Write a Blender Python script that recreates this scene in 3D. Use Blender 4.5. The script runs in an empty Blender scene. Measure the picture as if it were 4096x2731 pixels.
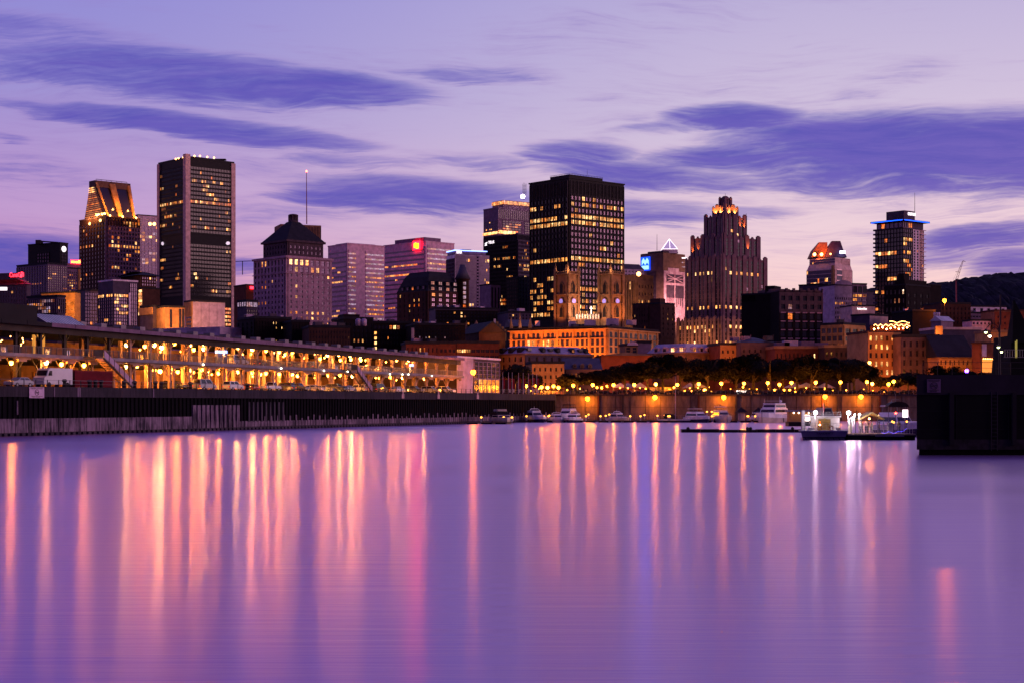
import bpy, math, random
from mathutils import Vector, Matrix
rnd = random.Random(7)
F = 6400.0; HZ = 1615.0; CZ = 4.5
sc = bpy.context.scene
COL = sc.collection
PI = math.pi
def R(d): return math.radians(d)

# ------------------------------------------------------------------ node helper
class N:
    """a socket with arithmetic"""
    def __init__(s, nt, sock): s.nt, s.k = nt, sock
    def _m(s, op, *o, clamp=False):
        n = s.nt.nodes.new('ShaderNodeMath'); n.operation = op; n.use_clamp = clamp
        for i, x in enumerate((s,) + o):
            if isinstance(x, N): s.nt.links.new(x.k, n.inputs[i])
            else: n.inputs[i].default_value = x
        return N(s.nt, n.outputs[0])
    def __add__(s, o): return s._m('ADD', o)
    def __sub__(s, o): return s._m('SUBTRACT', o)
    def __mul__(s, o): return s._m('MULTIPLY', o)
    def __truediv__(s, o): return s._m('DIVIDE', o)
    def mx(s, o): return s._m('MAXIMUM', o)
    def sq(s): return s._m('MULTIPLY', s)
def smooth(v, a, b, c=0.0, d=1.0):
    n = v.nt.nodes.new('ShaderNodeMapRange'); n.interpolation_type = 'SMOOTHSTEP'
    v.nt.links.new(v.k, n.inputs[0])
    for i, x in zip((1, 2, 3, 4), (a, b, c, d)): n.inputs[i].default_value = x
    return N(v.nt, n.outputs[0])
def comb(nt, x, y, z):
    n = nt.nodes.new('ShaderNodeCombineXYZ')
    for i, v in enumerate((x, y, z)):
        if isinstance(v, N): nt.links.new(v.k, n.inputs[i])
        else: n.inputs[i].default_value = v
    return n.outputs[0]
def noise(nt, vec, scale, detail=4, rough=.55, dist=0):
    n = nt.nodes.new('ShaderNodeTexNoise'); n.inputs['Scale'].default_value = scale
    n.inputs['Detail'].default_value = detail; n.inputs['Roughness'].default_value = rough
    n.inputs['Distortion'].default_value = dist
    nt.links.new(vec, n.inputs['Vector']); return N(nt, n.outputs['Fac'])
def lin(c):
    return tuple((v / 255 / 12.92) if v / 255 <= .04045 else ((v / 255 + .055) / 1.055) ** 2.4 for v in c)
def mixc(nt, fac, a, b):
    n = nt.nodes.new('ShaderNodeMix'); n.data_type = 'RGBA'
    for i, v in ((0, fac), (6, a), (7, b)):
        if isinstance(v, N): nt.links.new(v.k, n.inputs[i])
        elif hasattr(v, 'is_linked'): nt.links.new(v, n.inputs[i])
        elif i == 0: n.inputs[i].default_value = v
        else: n.inputs[i].default_value = tuple(v) + (1,)
    return n.outputs[2]
def ramp(nt, fac, stops):
    n = nt.nodes.new('ShaderNodeValToRGB'); nt.links.new(fac.k, n.inputs[0])
    e = n.color_ramp.elements
    while len(e) < len(stops): e.new(.5)
    for el, (p, c) in zip(e, stops): el.position = p; el.color = tuple(c) + (1,)
    return n.outputs[0]

# ------------------------------------------------------------------ materials
MAT = {}
def mat(key, col, rough=.8, metal=0., var=.25, sc_=.35, emit=None, es=0., samp=None, ior=1.5, stretch=(1, 1, 1)):
    """principled material whose colour wanders a little with a noise over world position"""
    if key in MAT: return MAT[key]
    m = bpy.data.materials.new(key); m.use_nodes = True; nt = m.node_tree
    b = nt.nodes['Principled BSDF']; b.inputs['Roughness'].default_value = rough
    b.inputs['Metallic'].default_value = metal; b.inputs['IOR'].default_value = ior
    if rough >= .5: b.inputs['Specular IOR Level'].default_value = .15
    if var:
        g = nt.nodes.new('ShaderNodeNewGeometry')
        mp = nt.nodes.new('ShaderNodeMapping'); mp.inputs['Scale'].default_value = stretch
        nt.links.new(g.outputs['Position'], mp.inputs['Vector'])
        f = noise(nt, mp.outputs[0], sc_, 6, .65)
        f = smooth(f, .3, .7)
        lo = tuple(c * (1 - var) for c in col); hi = tuple(min(1, c * (1 + var)) for c in col)
        nt.links.new(mixc(nt, f, lo, hi), b.inputs['Base Color'])
    else: b.inputs['Base Color'].default_value = tuple(col) + (1,)
    if emit:
        b.inputs['Emission Color'].default_value = tuple(emit) + (1,)
        b.inputs['Emission Strength'].default_value = es
    m.cycles.emission_sampling = samp or ('FRONT' if emit and es > 25 else 'NONE')
    MAT[key] = m; return m
def litmat(key, col, s, scale=.45, lo=.25):
    """lit room behind glass: brightness varies from room to room and across each room"""
    m = bpy.data.materials.new(key); m.use_nodes = True; nt = m.node_tree
    b = nt.nodes['Principled BSDF']; b.inputs['Base Color'].default_value = (.02, .02, .02, 1)
    b.inputs['Roughness'].default_value = .15
    g = nt.nodes.new('ShaderNodeNewGeometry')
    f = noise(nt, g.outputs['Position'], scale, 3, .7); f = smooth(f, .35, .65, lo * s, s * 1.5)
    nt.links.new(f.k, b.inputs['Emission Strength'])
    f2 = smooth(noise(nt, g.outputs['Position'], .21, 2, .5), .38, .62); f3 = smooth(noise(nt, g.outputs['Position'], 1.7, 2, .6), .3, .7, .45, 1.25)
    nt.links.new((f * f3).k, b.inputs['Emission Strength'])
    nt.links.new(mixc(nt, f2, (col[0], col[1] * .68, col[2] * .45), (col[0], min(1, col[1] * 1.15), min(1, col[2] * 1.5))), b.inputs['Emission Color'])
    m.cycles.emission_sampling = 'NONE'; MAT[key] = m; return m

# ------------------------------------------------------------------ mesh builder
class MB:
    def __init__(s): s.v = []; s.f = []; s.mi = []; s.sm = []
    def face(s, pts, mi=0, smooth=False):
        b = len(s.v); s.v += [tuple(p) for p in pts]; s.f.append(tuple(range(b, b + len(pts)))); s.mi.append(mi); s.sm.append(smooth)
    def hexa(s, lo, hi, mi=0):
        """lo, hi: 4 points each, counter-clockwise seen from above"""
        b = len(s.v); s.v += [tuple(p) for p in lo] + [tuple(p) for p in hi]
        for q in ((3, 2, 1, 0), (4, 5, 6, 7), (0, 1, 5, 4), (1, 2, 6, 5), (2, 3, 7, 6), (3, 0, 4, 7)):
            s.f.append(tuple(b + i for i in q)); s.mi.append(mi); s.sm.append(False)
        return s
    def prism(s, poly, z0, z1, mi=0, top=None):
        """vertical prism over a ground polygon (ccw); top: another polygon of as many points"""
        n = len(poly); b = len(s.v); top = top or poly
        s.v += [(p[0], p[1], z0) for p in poly] + [(p[0], p[1], z1) for p in top]
        s.f.append(tuple(b + i for i in reversed(range(n)))); s.f.append(tuple(b + n + i for i in range(n))); s.mi += [mi, mi]; s.sm += [False] * 2
        for i in range(n):
            j = (i + 1) % n; s.f.append((b + i, b + j, b + n + j, b + n + i)); s.mi.append(mi); s.sm.append(False)
        return s
    def box(s, c, d, mi=0, rz=0):
        cx, cy, cz = c; a, b_, h = d[0] / 2, d[1] / 2, d[2] / 2; co, si = math.cos(rz), math.sin(rz)
        P = [(cx + x * co - y * si, cy + x * si + y * co) for x, y in ((-a, -b_), (a, -b_), (a, b_), (-a, b_))]
        return s.prism(P, cz - h, cz + h, mi)
    def rod(s, a, b, r0, r1=None, n=6, mi=0, caps=True):
        a, b = Vector(a), Vector(b); r1 = r0 if r1 is None else r1
        d = (b - a).normalized(); u = d.orthogonal().normalized(); w = d.cross(u); k = len(s.v)
        for p, r in ((a, r0), (b, r1)):
            for i in range(n):
                t = 2 * PI * i / n; s.v.append(tuple(p + (u * math.cos(t) + w * math.sin(t)) * r))
        for i in range(n):
            j = (i + 1) % n; s.f.append((k + i, k + j, k + n + j, k + n + i)); s.mi.append(mi); s.sm.append(n > 6)
        if caps:
            s.f.append(tuple(k + i for i in reversed(range(n)))); s.f.append(tuple(k + n + i for i in range(n))); s.mi += [mi, mi]; s.sm += [False] * 2
        return s
    def lathe(s, c, prof, n=12, mi=0):
        """prof: (radius, z) from bottom to top"""
        k = len(s.v)
        for r, z in prof:
            for i in range(n):
                t = 2 * PI * i / n; s.v.append((c[0] + r * math.cos(t), c[1] + r * math.sin(t), c[2] + z))
        for q in range(len(prof) - 1):
            for i in range(n):
                j = (i + 1) % n; a = k + q * n
                s.f.append((a + i, a + j, a + n + j, a + n + i)); s.mi.append(mi); s.sm.append(n > 7)
        s.f.append(tuple(k + i for i in reversed(range(n)))); a = k + (len(prof) - 1) * n
        s.f.append(tuple(a + i for i in range(n))); s.mi += [mi, mi]; s.sm += [False] * 2
        return s
    def ball(s, c, r, n=10, m=6, mi=0, sz=1.):
        return s.lathe(c, [(max(.02 * r, r * math.sin(PI * i / m)), -r * sz * math.cos(PI * i / m)) for i in range(m + 1)], n, mi)
    def cone(s, c, r, h, n=8, mi=0): return s.lathe(c, [(r, 0), (r * .02, h)], n, mi)
    def mesh(s, name, mats, off=(0, 0, 0)):
        me = bpy.data.meshes.new(name)
        me.from_pydata([(x - off[0], y - off[1], z - off[2]) for x, y, z in s.v], [], s.f)
        for m in (mats if isinstance(mats, (list, tuple)) else [mats]): me.materials.append(MAT[m] if isinstance(m, str) else m)
        me.polygons.foreach_set('material_index', s.mi); me.polygons.foreach_set('use_smooth', s.sm)
        me.update(); return me
    def build(s, name, mats, parent=None, world=True):
        off = parent_world(parent) if (parent and world) else (0, 0, 0)
        o = bpy.data.objects.new(name, s.mesh(name, mats, off)); COL.objects.link(o)
        if parent: o.parent = parent
        return o
WL = {}
def parent_world(p):
    """world position of an unrotated root (or of a part that sits at its root's origin)"""
    while p is not None and p.name not in WL: p = p.parent
    return WL[p.name] if p else (0, 0, 0)
USED = {}
def tag(o, label=None, cat=None, group=None, kind=None):
    if label:
        o['label'] = label
        if not group and kind is None:
            assert label not in USED, label
        USED[label] = 1
    if cat: o['category'] = cat
    if group: o['group'] = group
    if kind: o['kind'] = kind
    return o
def thing(name, label, cat, loc=(0, 0, 0), rz=0, group=None):
    o = bpy.data.objects.new(name, None); COL.objects.link(o); o.location = loc; o.rotation_euler = (0, 0, rz)
    o.empty_display_size = .5
    WL[o.name] = tuple(loc); return tag(o, label, cat, group)
def copy_tree(o, loc=None, rz=None, label=None, group=None, scale=None, parent=None):
    c = o.copy(); COL.objects.link(c)
    if parent: c.parent = parent
    if loc is not None: c.location = loc; WL[c.name] = tuple(loc)
    if rz is not None: c.rotation_euler = (0, 0, rz)
    if scale is not None: c.scale = (scale,) * 3 if isinstance(scale, (int, float)) else scale
    if label: tag(c, label, None, group)
    for ch in o.children: copy_tree(ch, parent=c)
    return c
ORD = 'first second third fourth fifth sixth seventh eighth ninth tenth eleventh twelfth thirteenth fourteenth fifteenth sixteenth seventeenth eighteenth nineteenth twentieth'.split()
def ordw(i):
    if i < 20: return ORD[i]
    t, u = divmod(i + 1, 10); tens = {2: 'twenty', 3: 'thirty', 4: 'forty', 5: 'fifty', 6: 'sixty'}[t]
    return tens[:-1] + 'ieth' if u == 0 else tens + '-' + ORD[u - 1]
def P(px, py, Y): return Vector(((px - 2048) / F * Y, Y, CZ + (HZ - py) / F * Y))
def zat(py, Y): return CZ + (HZ - py) / F * Y
def lamp(name, kind, loc, power, col, parent=None, size=.3, target=None, spot=90, blend=.6):
    l = bpy.data.lights.new(name, kind); l.energy = power; l.color = col
    if kind == 'AREA': l.size = size
    else: l.shadow_soft_size = size
    if kind == 'SPOT': l.spot_size = R(spot); l.spot_blend = blend
    o = bpy.data.objects.new(name, l); COL.objects.link(o); loc = Vector(loc)
    if target is not None: o.rotation_euler = (Vector(target) - loc).to_track_quat('-Z', 'Y').to_euler()
    if parent: o.parent = parent; loc = loc - Vector(parent_world(parent))
    o.location = loc; return o

GL = {}
def glow(key, col, L, es=18.):
    """frosted lamp glass; L is the radiance of the whole lamp, most of which leaves it as the light object of light_of()"""
    if key not in MAT: mat(key, (.8, .6, .4), emit=col, es=es, samp='NONE')
    GL[key] = (col, L); return MAT[key]
def light_of(key, p, r, parent, k=1.):
    col, L = GL[key]; return lamp('bulb_light', 'POINT', Vector(p) - Vector((0, 0, r + .06)), 4 * PI * PI * r * r * L * k, col, parent, r * .7)
# stone, concrete, brick, glass
for k, c, r in (('stone', (.42, .23, .30), .85), ('stone_warm', (.23, .115, .07), .85), ('stone_dark', (.085, .05, .065), .85), ('pink_panel', (.68, .38, .48), .7),
                ('lilac_panel', (.48, .33, .46), .7), ('white_panel', (.75, .56, .66), .7), ('black_metal', (.010, .007, .010), .6), ('brown_brick', (.06, .025, .022), .9),
                ('red_brick', (.13, .035, .022), .9), ('black_brick', (.012, .007, .009), .9), ('dark_purple', (.07, .045, .08), .7), ('purple_panel', (.19, .11, .18), .7),
                ('orange_stucco', (.42, .20, .08), .8), ('concrete', (.28, .24, .26), .9), ('concrete_dark', (.05, .04, .05), .9), ('roof_dark', (.02, .017, .025), .85),  # the orange stucco holds some lamplight in its colour
                ('roof_lilac', (.34, .30, .42), .45), ('roof_slate', (.06, .05, .08), .6), ('timber_dark', (.03, .02, .015), .8), ('white_paint', (.5, .46, .5), .5),
                ('steel', (.25, .22, .25), .5), ('steel_dark', (.035, .03, .035), .6), ('tar', (.04, .035, .04), .9)):
    mat(k, c, r)
mat('glass_dark', (.02, .015, .03), .12, 0, 0, ior=1.5)
mat('glass_sky', (.24, .17, .24), .22, .75, .3, 1.3)
mat('glass_pale', (.55, .44, .52), .35, .4, .2, 1.0)
mat('glass_mid', (.08, .055, .10), .2, .6, .3, .6)
mat('glass_blue', (.16, .15, .28), .2, .6, .3, .4)
mat('glass_pink', (.75, .45, .50), .3, .75, .15, .5)
litmat('lit_warm', (1, .40, .09), 1.3); litmat('lit_bright', (1, .50, .15), 2.6); litmat('lit_dim', (1, .28, .08), .4)
litmat('lit_orange', (1, .22, .03), 1.1); litmat('lit_white', (1, .85, .75), 2.4); litmat('lit_red', (1, .10, .03), .9); litmat('lit_pale', (1, .58, .66), .42)  # the pale one also stands in for sky mirrored in unlit glass
litmat('lit_green', (.8, .85, .2), .8)
LIT = ['lit_warm', 'lit_warm', 'lit_dim', 'lit_bright', 'lit_dim', 'lit_orange']

# ------------------------------------------------------------------ buildings
class Bld:
    """block seen over its near corner: xl / xc / xr are where its left edge, near corner and right edge stand for a viewer on the water,
    used once to work out its real footprint on the ground at distance Y and street angle th"""
    def __init__(s, name, label, cat, xl, xc, xr, ytop, Y, th=35, z0=7., D=None, root=None, group=None, ybot=None):
        s.Y = Y; t = R(th); u = lambda x: (x - 2048) / F
        s.dR = Vector((math.cos(t), math.sin(t), 0)); s.dL = Vector((-math.sin(t), math.cos(t), 0))
        s.C = Vector((u(xc) * Y, Y, 0))
        s.LR = (u(xr) * Y - s.C.x) / (s.dR.x - u(xr) * s.dR.y)
        s.LL = D if D else (s.C.x - u(xl) * Y) / (-s.dL.x + u(xl) * s.dL.y)
        s.z0 = z0 if ybot is None else zat(ybot, Y); s.z1 = zat(ytop, Y)
        s.ctr = s.C + s.dR * s.LR / 2 + s.dL * s.LL / 2
        s.root = root or thing(name, label, cat, (s.ctr.x, s.ctr.y, s.z0), 0, group)
        s.npane = 0; s.rest = None
    def z(s, py): return zat(py, s.Y)
    def poly(s, inset=0., d=(0, 0)):
        i = inset
        p = [s.C + s.dR * i + s.dL * i, s.C + s.dR * (s.LR - i) + s.dL * i, s.C + s.dR * (s.LR - i) + s.dL * (s.LL - i), s.C + s.dR * i + s.dL * (s.LL - i)]
        return [(q.x, q.y) for q in p]
    def core(s, m, y0=None, y1=None, name='wall', inset=0.):
        mb = MB(); mb.prism(s.poly(inset), s.z0 if y0 is None else s.z(y0), s.z1 if y1 is None else s.z(y1))
        return mb.build(name, m, s.root)
    def roof(s, m='roof_dark', h=.9, over=.25, name='roof'):
        mb = MB(); mb.prism(s.poly(-over), s.z1, s.z1 + .35)
        a, b = s.poly(-over), s.poly(.4)
        for i in range(4):
            j = (i + 1) % 4; q = [a[i], a[j], b[j], b[i]]; mb.prism(q, s.z1 + .35, s.z1 + h)
        return mb.build(name, m, s.root)
    def house(s, r0, r1, l0, l1, ytop, m='roof_dark', name='penthouse', zb=None, zt=None):
        """block standing on the roof; r, l are fractions along the two faces"""
        a = s.C + s.dR * s.LR * r0 + s.dL * s.LL * l0; b = s.C + s.dR * s.LR * r1 + s.dL * s.LL * l0
        c = s.C + s.dR * s.LR * r1 + s.dL * s.LL * l1; d = s.C + s.dR * s.LR * r0 + s.dL * s.LL * l1
        mb = MB(); mb.prism([(p.x, p.y) for p in (a, b, c, d)], (s.z1 + .3) if zb is None else zb, s.z(ytop) if zt is None else zt)
        return mb.build(name, m, s.root)
    def fr(s, face):
        if face == 'R': return s.C, s.dR, Vector((s.dR.y, -s.dR.x, 0)), s.LR
        if face == 'L': return s.C, s.dL, Vector((-s.dL.y, s.dL.x, 0)), s.LL
        if face == 'B': return s.C + s.dR * s.LR, s.dL, Vector((s.dL.y, -s.dL.x, 0)), s.LL    # far-right side
    def slab(s, mb, face, s0, s1, za, zb, d0, d1, mi=0):
        O, d, n, L = s.fr(face)
        q = [O + d * s0 + n * d0, O + d * s0 + n * d1, O + d * s1 + n * d1, O + d * s1 + n * d0]
        if face != 'L': pass
        else: q = q[::-1]
        q = [(p.x, p.y) for p in q]
        ar = sum(q[i][0] * q[(i + 1) % 4][1] - q[(i + 1) % 4][0] * q[i][1] for i in range(4))
        if ar < 0: q.reverse()
        mb.prism(q, za, zb, mi)
    def facade(s, face, m, nc, nr, yt, yb, ww=.6, wh=.6, f0=0., f1=1., style='band', glass='glass_dark', lit=.1, rows={}, cols=None, rel=.35,
               pal=None, pier=True, spand=True, seed=0, wname=None, run=.55, skip=None, bot=True, span_m=None):
        """piers and spandrels standing proud of the core, glazing set back between them"""
        O, d, n, L = s.fr(face); A, B = f0 * L, f1 * L; zt, zb = s.z(yt), s.z(yb)
        cw, ch = (B - A) / nc, (zt - zb) / nr; r = random.Random(seed * 131 + nc * 7 + nr + int(abs(O.x) * 10)); pal = pal or LIT
        mb = MB(); pw = cw * (1 - ww)
        if spand:
            sh = ch * (1 - wh)
            for i in range(nr + 1):
                z = zt - i * ch
                h0, h1 = z - sh / 2, z + sh / 2
                if i == nr and not bot: h0 = z
                s.slab(mb, face, A, B, h0, h1, -.01, rel, 0)
        if pier:
            for j in range(nc + 1):
                x = A + j * cw; s.slab(mb, face, max(A, x - pw / 2), min(B, x + pw / 2), zb, zt, -.012, rel + .09, 0 if not span_m else 1)
        if mb.v: mb.build('facade', [m] + ([span_m] if span_m else [m]), s.root)
        gh = ch * wh if spand else ch * .999
        for i in range(nr):
            z1 = zt - i * ch - (ch - gh) / 2; z0 = z1 - gh
            pr = rows.get(i, lit); st = False; cells = []
            for j in range(nc):
                if r.random() > run: st = r.random() < pr
                elif pr >= .85: st = r.random() < pr
                k = r.choice(pal) if st else None
                if isinstance(rows.get((i, j)), str): k = rows[(i, j)]
                cells.append(k)
            if style == 'band':
                keys = [glass] + sorted(set(k for k in cells if k)); mb = MB()
                for j, k in enumerate(cells):
                    if skip and skip(i, j): continue
                    a = A + j * cw; p0, p1 = O + d * a + n * .05, O + d * (a + cw * .999) + n * .05
                    q = [(p0.x, p0.y, z0), (p1.x, p1.y, z0), (p1.x, p1.y, z1), (p0.x, p0.y, z1)]
                    if face == 'L': q.reverse()
                    mb.face(q, keys.index(k) if k else 0)
                if mb.v: mb.build(wname or 'window_band', keys, s.root)
            else:
                for j, k in enumerate(cells):
                    if skip and skip(i, j): continue
                    a = A + (j + .5) * cw; w = cw * ww
                    s.pane(O + d * a + n * .05, d, n, w, gh, (z0 + z1) / 2, k or glass, wname or 'window', face)
    def pane(s, p, d, n, w, h, z, key, nm='window', face='R', lim=100, arch=False):
        """one window: a pane with a mullion, shared mesh"""
        if s.npane < lim:
            ck = (round(w, 3), round(h, 3), key, round(d.x, 4), round(d.y, 4), face, arch)
            if ck not in PANE:
                mb = MB(); pane_into(mb, Vector((0, 0, 0)), d, n, w, h, 0, 0, 1, arch)
                PANE[ck] = mb.mesh(nm, [key, 'steel_dark'])
            o = bpy.data.objects.new(nm, PANE[ck]); COL.objects.link(o); o.parent = s.root
            o.location = Vector((p.x, p.y, z)) - Vector(parent_world(s.root)); s.npane += 1
        else:
            if s.rest is None: s.rest = (MB(), ['steel_dark'])
            mb, ks = s.rest
            if key not in ks: ks.append(key)
            pane_into(mb, p, d, n, w, h, z, ks.index(key), 0, arch)
    def done(s):
        if s.rest:
            o = s.rest[0].build('window_glazing', s.rest[1], s.root); o['kind'] = 'stuff'
    def mast(s, px, y0, y1, r=.15, name='mast', m='steel_dark', dy=3):
        p0, p1 = P(px, y0, s.Y + dy), P(px, y1, s.Y + dy); mb = MB(); mb.rod(p0, p1, r, r * .5, 5); return mb.build(name, m, s.root)
PANE = {}
def pane_into(mb, p, d, n, w, h, z, ki, fi, arch=False):
    a, b = p - d * w / 2, p + d * w / 2; z0, z1 = z - h / 2, z + h / 2
    pts = [(a.x, a.y, z0), (b.x, b.y, z0), (b.x, b.y, z1), (a.x, a.y, z1)]
    if arch:
        pts = pts[:2]
        for i in range(7):
            t = PI * i / 6; q = p + d * (w / 2 * math.cos(t)); pts.append((q.x, q.y, z1 - w * .32 + w * .32 * math.sin(t)))
    nn = (Vector(pts[1]) - Vector(pts[0])).cross(Vector(pts[2]) - Vector(pts[1]))
    if nn.dot(n) < 0: pts.reverse()
    mb.face(pts, ki)
    m = min(.09, w * .05); c = p + n * .03                         # mullion and transom
    for q0, q1, za, zb in ((c - d * m, c + d * m, z0, z1 - (w * .1 if arch else 0)), (a + n * .03, b + n * .03, z + h * .12 - m, z + h * .12 + m)):
        pts = [(q0.x, q0.y, za), (q1.x, q1.y, za), (q1.x, q1.y, zb), (q0.x, q0.y, zb)]
        nn = (Vector(pts[1]) - Vector(pts[0])).cross(Vector(pts[2]) - Vector(pts[1]))
        if nn.dot(n) < 0: pts.reverse()
        mb.face(pts, fi)

def text_into(parent, txt, p, d, h, m, name='sign_lettering', w=None, depth=.15, n=None):
    """raised letters: bottom-left corner p, running along d, cap height h"""
    cu = bpy.data.curves.new(name, 'FONT'); cu.body = txt; cu.extrude = depth / 2; cu.size = h / .7; cu.offset = .0; cu.resolution_u = 3
    o = bpy.data.objects.new(name, cu); COL.objects.link(o)
    bpy.context.view_layer.update()
    dg = bpy.context.evaluated_depsgraph_get(); me = bpy.data.meshes.new_from_object(o.evaluated_get(dg))
    bpy.data.objects.remove(o); bpy.data.curves.remove(cu)
    xs = [v.co.x for v in me.vertices]; sx = (w / (max(xs) - min(xs))) if w else 1; x0 = min(xs)
    d = Vector(d).normalized(); nn = n or Vector((d.y, -d.x, 0)); up = Vector((0, 0, 1)); off = Vector(parent_world(parent))
    for v in me.vertices: v.co = Vector(p) - off + d * (v.co.x - x0) * sx + up * v.co.y + nn * (v.co.z + depth / 2)
    me.materials.clear(); me.materials.append(MAT[m]); me.name = name
    o = bpy.data.objects.new(name, me); COL.objects.link(o); o.parent = parent; return o
# ------------------------------------------------------------------ sky at dusk
w = bpy.data.worlds.new('World'); sc.world = w; w.use_nodes = True; nt = w.node_tree
bg = nt.nodes['Background']
tc = nt.nodes.new('ShaderNodeTexCoord'); sep = nt.nodes.new('ShaderNodeSeparateXYZ'); nt.links.new(tc.outputs['Generated'], sep.inputs[0])
X, Y_, Z_ = (N(nt, sep.outputs[i]) for i in range(3))
az = X._m('ARCTAN2', Y_); el = Z_._m('ARCSINE')
vec = comb(nt, az * 5.0, el * 34.0, 0)
vec2 = comb(nt, az * 16.0 + el * 20.0, el * 190.0, 3.1)
nz = noise(nt, vec, 1.0, 6, .62, .5)
bend = (noise(nt, comb(nt, az * 5.0, el * 12.0, 7.7), 1.0, 3, .5) - .5) * .05
elb = el + bend
n2 = noise(nt, comb(nt, az * 13.0 + elb * 25.0, elb * 150.0, 3.1), 1.0, 6, .66, .4)
n3 = noise(nt, comb(nt, az * 45.0 - elb * 60.0, elb * 520.0, 9.1), 1.0, 4, .6, .2)
fb = nz * .46 + n2 * .36 + n3 * .18
azw = az + (nz - .5) * .05; elw = el + bend * .35 + (n2 - .5) * .012
CL = [(610, 300, 700, 80, 4, 1, ), (1250, 370, 430, 60, 3, .95), (230, 170, 480, 75, 8, .6), (780, 515, 600, 40, 5.5, .95), (90, 690, 260, 60, 3, .6), (10, 548, 110, 18, 5, .6),
      (130, 1050, 420, 80, 0, 1.), (1640, 785, 480, 60, 3, 1), (1470, 665, 300, 30, 3, .6), (1850, 655, 270, 34, 3, .7), (1930, 322, 270, 34, 0, .6), (1200, 870, 260, 50, 0, .45),
      (980, 1075, 120, 30, 0, .85), (1060, 130, 160, 20, 3, .35), (1900, 560, 160, 20, -6, .3), (2292, 622, 230, 48, 2, 1), (2600, 700, 400, 50, 3, .95), (2971, 470, 230, 42, 2, 1),
      (2620, 525, 330, 28, -7, .55), (3650, 610, 640, 128, 1, 1.25), (3120, 625, 520, 55, -1, 1.1), (4050, 605, 500, 132, 1, 1.25), (2590, 845, 240, 50, 0, .9), (2900, 832, 260, 24, 0, .7),
      (4010, 935, 260, 45, -3, .95), (3830, 850, 220, 18, -5, .5), (4080, 1060, 160, 60, -4, .95), (3800, 1030, 240, 45, -3, .6), (3570, 320, 230, 45, -12, .4), (3960, 330, 130, 16, -5, .35),
      (2660, 900, 170, 18, 0, .35), (1750, 870, 240, 30, 8, .35), (2050, 930, 260, 30, 0, .3)]
tot = None
for cx, cy, rx, ry, tl, st in CL:
    a0 = math.atan((cx - 2048) / F); e0 = math.atan((HZ - cy) / F * math.cos(a0)); ra, re = rx / F, ry / F; t = R(-tl); co, si = math.cos(t), math.sin(t)
    dx, dy = azw - a0, elw - e0
    q = ((dx * co + dy * si) / ra).sq() + ((dy * co - dx * si) / re).sq()
    m_ = smooth(q, 3.0, -.1) * st
    tot = m_ if tot is None else tot.mx(m_)
cov = tot.mx(smooth(el, .30, .10) * .20 + .08)
tot = smooth(cov + (fb - .5) * 2.6, .08, 1.15)
# thin cloud everywhere else, thicker overhead and round the rest of the sky
beyond = smooth(az._m('ABSOLUTE'), .36, .6) * smooth(nz, .42, .6) * .5
high = smooth(el, .28, .5) * smooth(nz, .42, .62) * .7
tot = tot.mx(beyond).mx(high)._m('MINIMUM', 1.0)
elf = el / .27
Lr = ramp(nt, elf, [(0, lin((232, 134, 158))), (.2, lin((214, 138, 178))), (.42, lin((190, 150, 204))), (.7, lin((152, 140, 208))), (1, lin((136, 132, 212)))])
Rr = ramp(nt, elf, [(0, lin((255, 192, 172))), (.15, lin((252, 206, 196))), (.35, lin((236, 204, 214))), (.62, lin((206, 190, 218))), (1, lin((176, 166, 212)))])
base = mixc(nt, smooth(az, -.33, .22), Lr, Rr)
ccol = mixc(nt, smooth(el, .0, .1), lin((92, 64, 168)), lin((70, 66, 176)))
ccol = mixc(nt, smooth(n2, .3, .7) * .5, ccol, lin((118, 96, 190)))
ccol = mixc(nt, smooth(tot, .55, .05), ccol, lin((150, 112, 186)))
col = mixc(nt, tot, base, ccol)
# overhead and behind the viewer the dusk sky is darker and bluer
up = smooth(el, .30, 1.1)
col = mixc(nt, up, col, lin((84, 66, 170)))
back = smooth(Y_, -.1, -.9)
col = mixc(nt, back, col, lin((66, 42, 96)))
col = mixc(nt, smooth(el, .0, -.08), col, lin((20, 12, 30)))
# the physical dusk sky lies under the cloud and haze colours
sky = nt.nodes.new('ShaderNodeTexSky'); sky.sky_type = 'NISHITA'; sky.sun_disc = False; sky.sun_elevation = R(1); sky.sun_rotation = R(40)
nt.links.new(tc.outputs['Generated'], sky.inputs[0])
add = nt.nodes.new('ShaderNodeMix'); add.data_type = 'RGBA'; add.blend_type = 'ADD'; add.inputs[0].default_value = .02
nt.links.new(col, add.inputs[6]); nt.links.new(sky.outputs[0], add.inputs[7])
nt.links.new(add.outputs[2], bg.inputs[0]); bg.inputs[1].default_value = 1.0
w.cycles.sampling_method = 'MANUAL'; w.cycles.sample_map_resolution = 512
# last warmth of the sunset, coming in from beyond the right-hand side
sl = bpy.data.lights.new('sunset', 'SUN'); sl.energy = 1.15; sl.angle = R(35); sl.color = (1, .50, .56)
so = bpy.data.objects.new('sunset', sl); COL.objects.link(so)
so.rotation_euler = Vector((-.93, .30, -.16)).to_track_quat('-Z', 'Y').to_euler()

# ------------------------------------------------------------------ camera
cd = bpy.data.cameras.new('camera'); cam = bpy.data.objects.new('camera', cd); COL.objects.link(cam); sc.camera = cam
cam.location = (0, 0, CZ); cam.rotation_euler = (R(90), 0, 0)
cd.sensor_width = 36; cd.lens = 36 * F / 4096; cd.shift_y = (HZ - 1365.5) / 4096; cd.clip_start = .5; cd.clip_end = 30000

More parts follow.
